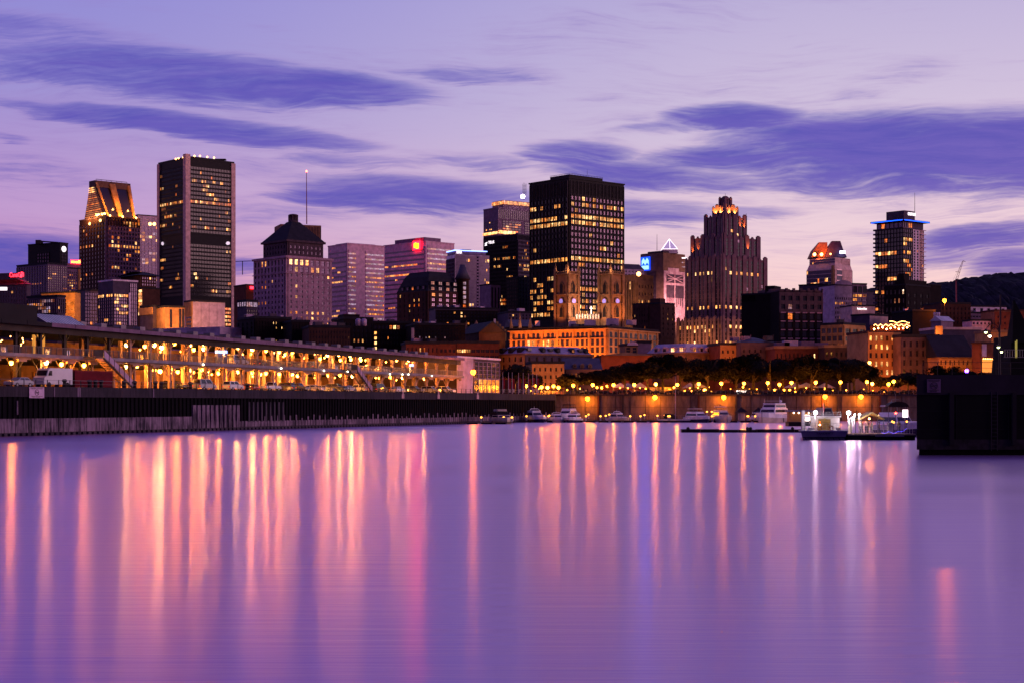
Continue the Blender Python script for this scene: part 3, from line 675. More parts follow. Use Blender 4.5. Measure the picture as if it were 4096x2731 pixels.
q = c0 + n * 1.5; lamp('sign_light', 'AREA', (q.x, q.y, zc), 9000, (1, .01, .03), b.root, 6, target=(q.x + n.x * 10, q.y + n.y * 10, zc - 1))
b.done()

# pale glass tower with a blue-white light line
b = Bld('condominium_tower', 'pale glass tower with a glowing blue roof line and white sign', 'tower', 1786, 1820, 1957, 1019, 1100, 24)
b.core('white_panel')
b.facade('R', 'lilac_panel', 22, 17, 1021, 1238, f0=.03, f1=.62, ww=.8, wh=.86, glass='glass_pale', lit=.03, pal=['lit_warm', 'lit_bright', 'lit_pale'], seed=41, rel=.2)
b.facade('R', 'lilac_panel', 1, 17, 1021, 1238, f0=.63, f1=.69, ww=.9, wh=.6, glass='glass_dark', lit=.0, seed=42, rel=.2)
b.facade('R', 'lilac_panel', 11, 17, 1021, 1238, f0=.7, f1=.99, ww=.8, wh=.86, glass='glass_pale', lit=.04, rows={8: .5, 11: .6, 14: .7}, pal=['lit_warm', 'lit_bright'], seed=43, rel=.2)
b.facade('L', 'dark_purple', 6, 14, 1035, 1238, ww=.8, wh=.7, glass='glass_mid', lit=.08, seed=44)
b.house(.0, .9, .0, .9, 1001, 'purple_panel', 'crown'); b.house(.28, .55, .3, .7, 994, 'glass_blue')
mat('blue_line', (.3, .4, .8), emit=(.22, .35, 1), es=4)
for f, s0, s1 in (('R', -.6, b.LR * .93), ('L', -.6, b.LL * .92)):
    mb = MB(); b.slab(mb, f, s0, s1, b.z(1004), b.z(1000.5), .1, .7); mb.build('light_line', 'blue_line', b.root)
O, d, n, L = b.fr('R')
text_into(b.root, 'ΛIMIΛ', O + d * .8 + n * .3 + Vector((0, 0, b.z(1015.5))), d, 1.9, 'sign_white', w=4.2); b.done()

# tall grey tower and black tower in front of it
b = Bld('office_tower', 'tall grey tower with a lit golden penthouse and roof beacon behind the black slab', 'tower', 1934, 1992, 2140, 833, 1450, 35)
b.core('purple_panel')
b.facade('R', 'purple_panel', 18, 1, 836, 875, ww=.5, wh=.95, glass='glass_dark', lit=0, rel=.25)
b.facade('R', 'purple_panel', 6, 6, 880, 938, f0=.12, f1=.62, glass='glass_dark', lit=.35, ww=.96, wh=.55, rows={0: .5, 1: .8}, seed=51)
b.facade('R', 'purple_panel', 4, 6, 880, 938, f0=.72, f1=.98, glass='glass_dark', lit=.3, ww=.96, wh=.55, seed=52)
b.facade('L', 'purple_panel', 8, 6, 882, 938, f0=.05, f1=.95, glass='glass_dark', lit=.15, ww=.8, wh=.5, rows={5: .95}, pal=['lit_bright'], seed=53)
mb = MB(); b.slab(mb, 'R', 0, b.LR * .45, b.z(934), b.z(922), .5, .9); mb.build('lit_band', 'lit_bright', b.root); mb = MB(); b.slab(mb, 'L', 0, b.LL, b.z(936), b.z(926), .5, .9); mb.build('lit_band', 'lit_bright', b.root)
b.roof('purple_panel', 1); b.house(.2, .95, .15, .9, 797, 'purple_panel')
a = b.C + b.dR * b.LR * .2 + b.dL * b.LL * .15
mb = MB(); e = a + b.dR * b.LR * .75; g2 = a + b.dL * b.LL * .75
for q0, q1 in ((a, e), (a, g2)):
    dd = (q1 - q0).normalized(); nn = Vector((.57, -.82, 0)) if q1 is e else Vector((-.82, -.57, 0)); p = [q0 + nn * .3, q1 + nn * .3, q1 + nn * .8, q0 + nn * .8]
    mb.prism([(v.x, v.y) for v in p], b.z(813), b.z(800))
mb.build('lit_gallery', 'lit_warm', b.root)
mb = MB(); mb.ball(P(2091, 787, 1450), 1.9, 16, 10); mb.build('beacon', mat('beacon_white', (.8, .8, .8), emit=(1, .75, .78), es=25), b.root)
mb = MB(); mb.rod(P(2096, 800, 1460), P(2096, 731, 1460), .5, .2, 4)
for dx in (-5, 5, 9): mb.rod(P(2096 + dx, 780, 1460), P(2096 + dx, 736, 1460), .18, n=4)
for yy in (745, 758, 770): mb.rod(P(2090, yy, 1460), P(2105, yy, 1460), .15, n=4)
mb.build('antenna', 'steel_dark', b.root); b.done()
b = Bld('office_tower', 'black ribbed office tower with a small white lit sign left of the black slab', 'tower', 1935, 2071, 2150, 939, 1250, 48)
b.core('black_metal')
b.facade('L', 'black_metal', 26, 18, 962, 1236, ww=.7, wh=.6, rel=.5, glass='glass_dark', lit=.04, rows={2: .2, 4: .35, 6: .4, 9: .3, 14: .45, 16: .6}, pal=['lit_warm', 'lit_orange', 'lit_bright'], seed=61, f0=.02)
b.facade('R', 'dark_purple', 16, 18, 962, 1236, ww=.7, wh=.6, rel=.5, glass='glass_mid', lit=.15, rows={2: .4, 4: .5, 6: .97}, seed=62)
mb = MB()
for k in range(27): x = b.LL * k / 26; b.slab(mb, 'L', x - .1, x + .1, b.z(962), b.z(941), .1, .5)
for k in range(17): x = b.LR * k / 16; b.slab(mb, 'R', x - .1, x + .1, b.z(962), b.z(941), .1, .5)
mb.build('top_fins', 'dark_purple', b.root); b.roof('dark_purple', .8)
O, d, n, L = b.fr('L')
text_into(b.root, 'TELUS', O + d * L * .84 + n * .8 + Vector((0, 0, b.z(966))), -d, 2.1, 'sign_white', w=6.2, n=n)
mb = MB(); plate(mb, O + d * L * .91 + n * .7, -d, n, [(-1.6, -1.6), (1.0, -1.3), (.2, -.3), (1.6, 1.2), (-.2, .7), (-1.4, -.2), (-.3, -.5)], b.z(965), .3, False); mb.build('sign_mark', 'sign_white', b.root)
b.done()
b = simple('low_tower', 'plain near-black block standing low in front of the ribbed black tower', 'building', 2025, 2072, 2140, 1112, 1060, 45, 'black_metal', W(6, 8, 1116, 1238, glass='glass_dark', lit=0, ww=.8), W(7, 8, 1116, 1238, glass='glass_dark', lit=.0)); b.done()
b = simple('low_tower', 'slender old stone block squeezed between the pale glass tower and the black tower', 'building', 1957, 1962, 2000, 1140, 1070, 30, 'purple_panel', W(3, 1, 1146, 1238, ww=.5, wh=.9, glass='glass_dark', lit=.3, pal=['lit_warm']), D=15); b.done()

# great black slab in the middle
b = Bld('office_tower', 'great black slab tower with rows of yellow lit windows behind the church', 'tower', 2118, 2276, 2496, 714, 1000, 41)
b.core('black_metal')
rr = {1: .55, 3: .995, 4: .97, 10: .99, 12: .12, 15: .96, 17: .3, 18: .4, 19: .97}
sp = dict(ww=.80, wh=.62, rel=.45, run=.2)
b.facade('R', 'black_metal', 15, 20, 778, 1262, f0=.025, f1=.99, glass='glass_sky', lit=.06, rows=rr, pal=['lit_warm', 'lit_bright', 'lit_warm'], seed=71, **sp)
b.facade('L', 'black_metal', 11, 20, 784, 1266, f0=.02, f1=.98, glass='glass_dark', lit=.04, rows={1: .5, 3: .97, 4: .97, 10: .97, 14: .5, 15: .8, 16: .45, 17: .75, 18: .7, 19: .9, 13: .3}, pal=['lit_warm', 'lit_bright', 'lit_warm'], seed=72, **sp)
mb = MB()
for k in range(31): x = b.LR * (.025 + .965 * k / 30); w_ = .14 if k % 2 == 0 else .05; b.slab(mb, 'R', x - w_, x + w_, b.z(1266), b.z(722), .3, .75)
for k in range(23): x = b.LL * (.02 + .96 * k / 22); w_ = .14 if k % 2 == 0 else .05; b.slab(mb, 'L', x - w_, x + w_, b.z(1266), b.z(722), .3, .75)
mb.build('mullions', mat('mullion', (.05, .035, .045), .5), b.root)
b.roof('black_metal', .8, .5); b.house(.02, .62, .02, .5, 697, 'black_metal')
mb = MB(); zz = b.z(693); q = [b.C + b.dR * b.LR * .02 + b.dL * b.LL * .02, b.C + b.dR * b.LR * .62 + b.dL * b.LL * .02, b.C + b.dR * b.LR * .02 + b.dL * b.LL * .5]
for e in (1, 2):
    a0 = Vector((q[0].x, q[0].y, zz)); a1 = Vector((q[e].x, q[e].y, zz)); mb.rod(a0, a1, .12, n=4)
    for k in range(13): v = a0.lerp(a1, k / 12); mb.rod(v - Vector((0, 0, 1)), v, .08, n=4)
mb.build('roof_rail', 'steel_dark', b.root); b.mast(2349, 700, 680, .12); b.done()

# twin gothic church towers
def church_tower(xl, xc, xr, ytop, Y, label, lightL, lightR):
    b = Bld('church_tower', label, 'church tower', xl, xc, xr, ytop, Y, 42, group=None)
    b.core('stone_warm')
    for f in 'RL':
        O, d, n, L = b.fr(f); mb = MB()
        for s_ in (0, L): b.slab(mb, f, s_ - .9, s_ + .9, b.z0, b.z(1090), .0, .9)
        for y0, y1 in ((1098, 1094), (1180, 1176), (1215, 1212)): b.slab(mb, f, -.7, L + .7, b.z(y0), b.z(y1), .2, 1.1)
        for k in range(7):
            x = L * (k + .5) / 7; b.slab(mb, f, x - L / 22, x + L / 22, b.z(1090), b.z(1084), -.4, .5)
        mb.build('buttress', 'stone_warm', b.root)
        for yt, yb, w_ in ((1130, 1172, .26), (1226, 1268, .24)):       # pointed openings with surrounds
            c0 = O + d * L / 2 + n * .3; h = b.z(yt) - b.z(yb); ww = L * w_; pts = [(-ww / 2, -h / 2), (ww / 2, -h / 2), (ww / 2, h * .25), (0, h * .55), (-ww / 2, h * .25)]
            mb = MB(); plate(mb, c0, d if f == 'R' else -d, n, [(x * 1.45, z * 1.1) for x, z in pts], (b.z(yt) + b.z(yb)) / 2, .25, False); mb.build('window_surround', 'stone_warm', b.root)
            mb = MB(); plate(mb, c0 + n * .3, d if f == 'R' else -d, n, pts, (b.z(yt) + b.z(yb)) / 2, .1, False); mb.build('belfry_window', 'black_metal', b.root)
        mb = MB(); c0 = O + d * L / 2 + n * .4; z = b.z(1205)
        pts = [(1.9 * math.cos(t), 1.9 * math.sin(t)) for t in [i * PI / 8 for i in range(16)]]; plate(mb, c0, d if f == 'R' else -d, n, pts, z, .3, False); mb.build('clock_surround', 'stone_warm', b.root)
        mb = MB(); plate(mb, c0 + n * .35, d if f == 'R' else -d, n, [(x * .75, y * .75) for x, y in pts], z, .12, False); fc = mb.build('clock_face', mat('clock_blue', (.25, .2, .5), emit=(.35, .3, 1), es=.7), b.root)
        mb = MB()
        for k in range(8): t = k * PI / 4; v = c0 + n * .52; mb.rod(v, v + d * 1.3 * math.cos(t) + Vector((0, 0, 1.3 * math.sin(t))), .09, n=4)
        mb.build('tracery', 'stone_warm', b.root)
    for q in b.poly(-.2): mb = MB(); mb.lathe((q[0], q[1], b.z1 - 1), [(1.0, 0), (1.0, 2.2), (.75, 2.4), (.12, b.z(1050) - b.z1 + 1)], 6); mb.build('pinnacle', 'stone_warm', b.root)
    c = b.ctr
    for n_, pw in ((Vector((.67, -.74, 0)), lightR), (Vector((-.74, -.67, 0)), lightL)):
        if pw: lamp('floodlight', 'SPOT', Vector((b.C.x, b.C.y, b.z(1290))) + n_ * 14 + (b.dR if n_.x > 0 else b.dL) * 7, pw * 1.5, (1, .36, .08), b.root, 1, target=(c.x, c.y, b.z(1190)), spot=75)
    lamp('floodlight', 'POINT', (c.x, c.y, b.z1 + 2.5), 1500, (1, .6, .25), b.root, .3)
    lamp('floodlight', 'POINT', Vector((b.C.x, b.C.y, b.z1 + 1)) + Vector((.0, -3, 0)), 900, (1, .6, .25), b.root, .3)
    return b
church_tower(2224, 2272, 2312, 1087, 890, 'left of the twin gothic church towers, floodlit brightest near its foot', 9000, 15000)
church_tower(2398, 2443, 2490, 1087, 890, 'right of the twin gothic church towers, evenly floodlit in amber', 8000, 16000)
b = simple('church_facade', 'church front wall between the twin towers with a white floodlit balustrade', 'church', 2300, 2306, 2400, 1274, 895, 8, 'stone_warm', None, D=30)
for k in range(9):
    mb = MB(); p = P(2307 + k * 11, 1268, 893); mb.lathe((p.x, p.y, p.z - 1.2), [(.55, 0), (.55, 1.9), (.7, 2.0), (.1, 2.9)], 6); mb.build('finial', 'white_paint', b.root)
lamp('floodlight', 'SPOT', P(2350, 1282, 880), 12000, (1, .72, .5), b.root, .6, target=P(2350, 1262, 893), spot=150)
lamp('floodlight', 'SPOT', P(2318, 1282, 882), 9000, (1, .72, .45), b.root, .6, target=P(2305, 1250, 888), spot=70)
mb = MB(); p = P(2365, 1256, 893); mb.rod(p, p + Vector((0, 0, 4.2)), .3, n=5); mb.box(p + Vector((0, 0, 3)), (1.8, .4, .4)); mb.build('cross', mat('cross_glow', (.8, .7, .6), emit=(1, .8, .6), es=2), b.root); b.done()

# right of the slab
b = simple('mansard_building', 'distant lilac mansard building between the black slab and the blue-sign tower', 'building', 2490, 2496, 2575, 1078, 1050, 25, 'lilac_panel', W(6, 2, 1080, 1106, ww=.6, wh=.5, glass='glass_mid', lit=.2, style='window', pal=['lit_pale']), roof=None, D=20)
mb = MB(); mb.prism(b.poly(-.4), b.z1, b.z(1055), top=b.poly(2.2)); mb.build('roof', 'roof_slate', b.root); b.done()
b = Bld('bank_building', 'tan stone building with tall dark window slots right of the church', 'building', 2494, 2542, 2613, 1104, 920, 42)
b.core('stone_warm'); b.facade('L', 'stone_warm', 4, 5, 1125, 1282, ww=.42, wh=.9, spand=False, style='window', lit=.1, rows={4: .5}, f0=.1, f1=.95); b.facade('R', 'stone_warm', 5, 5, 1130, 1282, ww=.45, wh=.42, style='window', glass='glass_sky', lit=.2, f0=.1, f1=.98)
b.roof('stone_warm', .8); b.house(.1, .6, .1, .7, 1097); b.done(); lamp('floodlight', 'SPOT', P(2520, 1290, 900), 22000, (1, .5, .18), b.root, 1, target=P(2530, 1200, 925), spot=100)
mb = MB(); mb.ball(P(2555, 1097, 905), 1.3); mb.build('roof_light', 'flood_glow', b.root)

# blue-sign tower with lit glass pyramid
b = Bld('bank_tower', 'stone tower with a bright blue square sign, lit glass pyramid and projected mural', 'tower', 2562, 2653, 2740, 1011, 1080, 44)
b.core('stone_warm')
b.facade('L', 'stone_dark', 20, 1, 1085, 1200, f0=.3, f1=.7, ww=.4, wh=.98, lit=0, rel=.3)
b.house(.02, .98, .3, .99, 1011); b.house(.02, .7, .02, .7, 1003, 'stone_dark')
mat('bmo_blue', (.02, .1, .7), emit=(.006, .06, 1), es=2.2); mat('bmo_white', (.5, .8, 1), emit=(.38, .80, 1), es=1.3, samp='NONE')
O, d, n, L = b.fr('L'); c0 = O + d * L * .74 + n * .7; zc = b.z(1051)
mb = MB(); plate(mb, c0, -d, n, [(-4.1, -4.6), (4.1, -4.6), (4.1, 4.6), (-4.1, 4.6)], zc, .3, True); mb.build('sign_panel', 'bmo_blue', b.root)
q = c0 + n * 1.2; lamp('sign_light', 'AREA', (q.x, q.y, zc), 3500, (.02, .08, 1), b.root, 7, target=(q.x + n.x * 10, q.y + n.y * 10, zc - 1))
for pts in ([(-3.1, -3.9), (3.1, -3.9), (3.1, -1.3), (-3.1, -1.3)], [(-3.1, -.9), (-3.1, 2.0), (-1.6, 3.9), (0, 1.9), (1.6, 3.9), (3.1, 2.0), (3.1, -.9), (1.6, .9), (0, -.9), (-1.6, .9)]):
    mb = MB(); plate(mb, c0 + n * .4, -d, n, pts, zc, .2, True); mb.build('sign_mark', 'bmo_white', b.root)
mat('mural_lit', (.55, .30, .32), .8)
def mural():
    m = bpy.data.materials.new('mural'); m.use_nodes = True; nt = m.node_tree; bs = nt.nodes['Principled BSDF']; bs.inputs['Roughness'].default_value = .9
    g = nt.nodes.new('ShaderNodeNewGeometry'); sp_ = nt.nodes.new('ShaderNodeSeparateXYZ'); nt.links.new(g.outputs['Position'], sp_.inputs[0]); f = noise(nt, g.outputs['Position'], .35, 6, .7)
    nt.links.new(mixc(nt, smooth(f, .35, .65), (.5, .24, .26), (.75, .48, .46)), bs.inputs['Base Color']); m.cycles.emission_sampling = 'NONE'; MAT['mural'] = m
mural()
O, d, n, L = b.fr('R'); mb = MB(); b.slab(mb, 'R', .3, L * .99, b.z(1285), b.z(1083), .1, .4); b.slab(mb, 'R', L * .2, L * .7, b.z(1083), b.z(1070), .1, .4); mb.build('mural', 'mural', b.root)
mb = MB(); b.slab(mb, 'R', L * .12, L * .9, b.z(1130), b.z(1096), .45, .5); b.slab(mb, 'R', L * .12, L * .92, b.z(1190), b.z(1140), .45, .5)
for k in range(9): x = L * (.15 + .09 * k); b.slab(mb, 'R', x - .5, x + .4, b.z(1215 + 6 * (k % 3)), b.z(1188), .45, .5)
mb.build('mural_drawing', 'stone_dark', b.root)
mb = MB(); x0, x1 = O + d * L * .14 + n * .56, O + d * L * .88 + n * .56
for a0, a1 in (((.14, 1098), (.88, 1128)), ((.88, 1098), (.14, 1128)), ((.15, 1113), (.85, 1113)), ((.5, 1096), (.5, 1260))):
    q0, q1 = O + d * L * a0[0] + n * .6, O + d * L * a1[0] + n * .6; mb.rod((q0.x, q0.y, b.z(a0[1])), (q1.x, q1.y, b.z(a1[1])), .35, n=4)
mb.build('mural_lines', 'mural', b.root)
lamp('floodlight', 'SPOT', P(2720, 1300, 1050), 200000, (1, .5, .52), b.root, 1.5, target=P(2700, 1235, 1080), spot=65, blend=1)
cp = P(2677, 1000, 1090); mb = MB(); q = 5.2; base = [(cp.x - q, cp.y - q), (cp.x + q, cp.y - q), (cp.x + q, cp.y + q), (cp.x - q, cp.y + q)]
mb.prism(base, b.z(1011), cp.z); mb.build('lantern_base', 'white_panel', b.root); mb = MB(); mb.prism(base, cp.z, zat(958, 1090), top=[(cp.x - .1, cp.y - .1), (cp.x + .1, cp.y - .1), (cp.x + .1, cp.y + .1), (cp.x - .1, cp.y + .1)])
mb.build('glass_pyramid', mat('pyramid_glass', (.7, .6, .8), .2, emit=(.75, .55, .85), es=.35), b.root)
mb = MB(); top_ = Vector((cp.x, cp.y, zat(957, 1090)))
for v in base: mb.rod((v[0], v[1], cp.z), top_, .16, n=4)
mb.rod(((base[0][0] + base[1][0]) / 2, base[0][1] - .1, cp.z), top_, .12, n=4)
for i in range(4): j = (i + 1) % 4; mb.rod((*base[i], cp.z), (*base[j], cp.z), .18, n=4)
mb.build('pyramid_ribs', 'sign_white', b.root); mb = MB(); mb.ball(top_ - Vector((0, 0, 1.2)), .9, 4, 4); mb.build('tip_light', 'sign_white', b.root)
b.mast(2628, 1003, 938, .2, 'flagpole'); b.done()
for k in range(3): mb = MB(); p = P(2737, 1033 + 18 * k, 1075); mb.box(p, (3.2, .5, .7)); mb.build('lit_ledge', 'lit_pale' if k else 'sign_white', b.root)

# brick blocks in front
b = simple('brick_block', 'plain dark brown brick block with a taller stair head below the projected mural', 'building', 2530, 2640, 2698, 1216, 850, 48, 'brown_brick', W(3, 6, 1225, 1345, ww=.25, wh=.4, style='window', glass='glass_dark', lit=.15), None)
b.house(.0, .35, .0, .35, 1194, 'brown_brick', 'stair_head'); b.facade('L', 'brown_brick', 6, 5, 1222, 1345, ww=.3, wh=.4, style='window', lit=.06, f0=.4, f1=.95); b.done()

# stepped art deco tower
b = Bld('art_deco_tower', 'stepped brown art deco tower with fluted piers and a glowing orange crown', 'tower', 2745, 2890, 3060, 1025, 900, 42)
mat('deco_stone', (.15, .075, .11), .85)
def tier(xl, xc, xr, yt, yb, Y, nR, nL, litrow=None, name='tier', lit=.02, y_off=10, seed=1, pal=('lit_bright', 'lit_warm')):
    t = Bld('x', None, None, xl, xc, xr, yt, Y, 42, root=b.root); t.z0 = zat(yb, Y); r = random.Random(seed)
    t.core('deco_stone', name=name)
    for f, n_ in (('R', nR), ('L', nL)):
        O, d, n, L = t.fr(f); mb = MB(); pw = L / n_ * .30
        for k in range(n_ + 1):
            x = L * k / n_; big = .6 if k % 2 == 0 else .3; w_ = pw * (1.15 if k % 2 == 0 else .75); h_ = 1.4 if k % 2 == 0 else .4
            t.slab(mb, f, x - w_, x + w_, t.z0, t.z1 + h_, -.3, big); t.slab(mb, f, x - w_ * .6, x + w_ * .6, t.z1 + h_, t.z1 + h_ + .6, -.2, big * .7)
        mb.build('fluted_pier', 'deco_stone', b.root)
        nr = max(2, int((yb - yt) / 16))
        for k in range(n_):
            x = L * (k + .5) / n_; a = O + d * (x - L / n_ * .22) + n * .07; c_ = O + d * (x + L / n_ * .22) + n * .07; keys = ['glass_dark', 'lit_bright', 'lit_warm', 'glass_sky']; mb = MB()
            z_t, z_b = zat(yt + y_off, Y), t.z0 + 1
            for i in range(nr):
                za, zb_ = z_t + (z_b - z_t) * i / nr, z_t + (z_b - z_t) * (i + .8) / nr
                py = yt + y_off + (yb - yt - y_off) * i / nr; ki = 0
                if litrow and any(abs(py - q) < (yb - yt) / nr * .55 for q in litrow) and r.random() < .75: ki = 1 + r.randrange(2)
                elif r.random() < lit: ki = 1 + r.randrange(2)
                elif f == 'R' and r.random() < .05: ki = 3
                q = [(a.x, a.y, zb_), (c_.x, c_.y, zb_), (c_.x, c_.y, za), (a.x, a.y, za)]
                if f == 'L': q.reverse()
                mb.face(q, ki)
            mb.build('window_strip', keys, b.root)
    return t
base_ = tier(2714, 2890, 3075, 1275, 1560, 893, 9, 12, litrow=(1293,), lit=.16, name='base', y_off=8, seed=5)
t4 = tier(2745, 2890, 3060, 1027, 1290, 900, 8, 9, litrow=(1082, 1228), lit=.01, seed=6)
t3 = tier(2771, 2893, 3032, 944, 1030, 906, 6, 6, lit=.01, seed=7); t2 = tier(2824, 2897, 2978, 864, 950, 912, 4, 4, lit=.06, seed=8)
t1 = tier(2853, 2899, 2949, 828, 866, 917, 3, 3, lit=.0, seed=9); t0 = tier(2880, 2900, 2922, 800, 830, 921, 2, 2, lit=0, seed=10)
b.root['label'] = b.root['label']
c = t0.ctr; mb = MB(); mb.lathe((c.x, c.y, t0.z1), [(2.6, 0), (2.6, 1.2), (1.8, 1.9), (1.2, 2.4)], 8); mb.rod((c.x, c.y, t0.z1 + 2), (c.x, c.y, zat(772, 921)), .12, n=4); mb.build('finial', 'deco_stone', b.root)
for t, pw, y in ((t1, 5500, 862),):
    for f in 'RL':
        O, d, n, L = t.fr(f)
        for k in (.3, .75): p = O + d * L * k + n * 1.3; lamp('floodlight', 'SPOT', (p.x, p.y, t.z0 + 2.0), pw * 2, (1, .36, .04), b.root, .3, target=(p.x - n.x * 1.6, p.y - n.y * 1.6, t.z1), spot=120)
for px, y0, y1, t in ((2843, 965, 925, t2), (2828, 965, 930, t2), (2960, 920, 880, t2), (2973, 918, 885, t2), (2774, 1018, 960, t3), (2796, 1015, 965, t3), (2988, 1005, 960, t3)):
    f = 'L' if px < 2890 else 'R'; O, d, n, L = t.fr(f); uu = (px - 2048) / F
    s_ = (t.C.x - uu * t.C.y) / (-d.x + uu * d.y); p = O + d * s_ + n * 1.5
    lamp('floodlight', 'SPOT', (p.x, p.y, zat(y0, t.Y) + 1.2), 9000, (1, .26, .03), b.root, .2, target=(p.x - n.x * 1.2, p.y - n.y * 1.2, zat(y1, t.Y)), spot=45)
for f, sgn in (('L', 3), ('R', 3)):
    O, d, n, L = base_.fr(f)
    for k in (.2, .5, .8): p = O + d * L * k + n * 12; lamp('floodlight', 'SPOT', (p.x, p.y, zat(1400, 893)), 11000, (1, .46, .10), b.root, 1, target=(p.x - n.x * 12, p.y - n.y * 12, zat(1320, 893)), spot=95)
for px, y0, y1 in ((2817, 918, 868), (2985, 912, 855)): mb = MB(); mb.rod(P(px, y0 + 8, 908), P(px, y1, 908), .14, n=4); mb.build('flagpole', 'steel_dark', b.root)

# huge black brick block, right of the art deco tower
b = simple('brick_block', 'huge blank near-black brick block covering the foot of the art deco tower', 'building', 2966, 3090, 3128, 1178, 800, 60, 'black_brick', None, None)
b.house(.0, 1, .55, .99, 1205, 'black_brick', 'lower_wing'); b.house(.2, .9, .0, .3, 1142, 'black_brick', 'lift_house'); b.done()
b = Bld('brick_block', 'dark brick warehouse with pale window ledges and an ornate stone top floor', 'building', 3108, 3116, 3290, 1166, 790, 14, D=35)
b.core('black_brick'); b.facade('R', 'stone_dark', 6, 2, 1176, 1244, ww=.55, wh=.55, style='window', glass='glass_dark', lit=0, rows={(1, 1): 'lit_pale'}, rel=.6)
b.facade('R', 'black_brick', 6, 4, 1248, 1385, ww=.62, wh=.72, style='window', glass='glass_dark', lit=0, rows={(0, 1): 'lit_orange'})
mb = MB()
for k in range(6):
    x = b.LR * (k + .5) / 6
    for i in range(4): z = b.z(1250 + 34.2 * i); b.slab(mb, 'R', x - 1.25, x + 1.25, z - .35, z + .15, .3, .75)
mb.build('window_ledge', 'stone', b.root)
for k in range(7): mb = MB(); x = b.LR * k / 6; b.slab(mb, 'R', max(0, x - .6), min(b.LR, x + .6), b.z1, b.z1 + 1.6, -.4, .75); mb.build('parapet_pier', 'stone_dark', b.root)
if 1: b.roof('stone_dark', .8)
b.house(.02, .45, .3, .8, 1150, 'stone_dark'); b.done()

# twin-peaked pink tower
b = Bld('twin_peak_tower', 'pink glass tower with two pointed roofs, one floodlit orange', 'tower', 3226, 3340, 3409, 1078, 1300, 44)
b.core('pillar_pink')
b.facade('L', 'pillar_pink', 20, 7, 1078, 1190, ww=.92, wh=.86, glass='glass_mid', lit=.05, rows={0: .2}, pier=False, seed=81)
b.facade('R', 'glass_pink', 6, 3, 1078, 1145, f0=.1, f1=.4, ww=.9, wh=.8, glass='glass_mid', lit=.05, seed=82, pier=False)
b.facade('R', 'pillar_pink', 8, 8, 1078, 1300, f0=.42, f1=.99, ww=.92, wh=.9, glass='glass_pink', lit=0, seed=83)
u_ = Bld('x', None, None, 3238, 3340, 3400, 1030, 1303, 44, root=b.root); u_.z0 = b.z1
mb = MB(); mb.prism(b.poly(0), b.z1, zat(1052, 1303), top=u_.poly(0)); mb.prism(u_.poly(0), zat(1052, 1303), u_.z1); mb.build('upper_tier', 'pillar_pink', b.root)
u_.facade('L', 'pillar_pink', 18, 3, 1034, 1062, ww=.92, wh=.85, glass='glass_mid', lit=.1, rows={2: .5}, pier=False, seed=84); u_.facade('R', 'pillar_pink', 7, 3, 1034, 1062, f0=.45, f1=.99, ww=.92, wh=.88, glass='glass_pink', lit=0)
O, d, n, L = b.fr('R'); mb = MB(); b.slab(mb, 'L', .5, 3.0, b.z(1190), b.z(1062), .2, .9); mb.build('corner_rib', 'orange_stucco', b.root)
def gable(px0, px1, pxa, ya, Y, m, nm):
    a, e = P(px0, 1030, Y), P(px1, 1030, Y); top_ = P(pxa, ya, Y + 6); D_ = 20; mb = MB(); w_ = (e.x - a.x) * .16
    lo = [(a.x, a.y), (e.x, e.y), (e.x, e.y + D_), (a.x, a.y + D_)]; mid = [(a.x + w_, a.y + 2), (e.x - w_, e.y + 2), (e.x - w_, e.y + D_ - 2), (a.x + w_, a.y + D_ - 2)]
    hi = [(top_.x - 3.4, a.y + 6), (top_.x + 3.4, a.y + 6), (top_.x + 3.4, a.y + 11), (top_.x - 3.4, a.y + 11)]
    zm = a.z + (top_.z - a.z) * .5; mb.prism(lo, a.z, zm, top=mid); mb.prism(mid, zm, top_.z, top=hi); mb.build(nm, m, b.root); return a
gable(3246, 3325, 3293, 970, 1318, 'orange_stucco', 'roof'); gable(3302, 3388, 3345, 965, 1312, 'dark_purple', 'roof')  # floodlight put into the colour of one roof, the other left dark
for px in (3258, 3286): mb = MB(); p = P(px, 1019, 1309); mb.ball(p, 1.4, 8, 5); mb.build('flood_lamp', 'flood_glow', b.root); lamp('floodlight', 'SPOT', p + Vector((0, -3, 0)), 26000, (1, .16, .03), b.root, .6, target=P(px + 4, 985, 1322), spot=120)
mb = MB(); mb.box(P(3370, 1010, 1309), (4.4, .6, 2.2)); mb.build('sign_box', mat('sign_bluewhite', (.7, .7, .9), emit=(.55, .6, 1), es=8), b.root)
mb = MB(); mb.ball(P(3322, 1017, 1309), .8, 6, 4); mb.build('flood_lamp', 'flood_glow', b.root); b.done()
b = simple('office_building', 'plain dark lilac block with a rounded corner in front of the twin-peaked tower', 'building', 3195, 3310, 3338, 1140, 1150, 60, 'dark_purple', None, W(8, 7, 1150, 1250, ww=.7, wh=.6, glass='glass_dark', lit=0, f1=.6)); b.house(.2, .7, .2, .7, 1131, 'dark_purple'); b.done()
b = simple('office_building', 'pale lilac block with an arched top below the pink glass tower', 'building', 3332, 3338, 3408, 1142, 1120, 22, 'lilac_panel', W(8, 5, 1185, 1280, ww=.6, wh=.5, glass='glass_sky', lit=.1, rows={4: .8}, rel=.15), D=20)
mb = MB(); O, d, n, L = b.fr('R'); plate(mb, O + d * L * .5, d, n, [(L * .48 * math.cos(t), 3.2 * math.sin(t)) for t in [i * PI / 10 for i in range(11)]], b.z1 + .6, .5, False); mb.build('arched_parapet', 'lilac_panel', b.root); b.done()
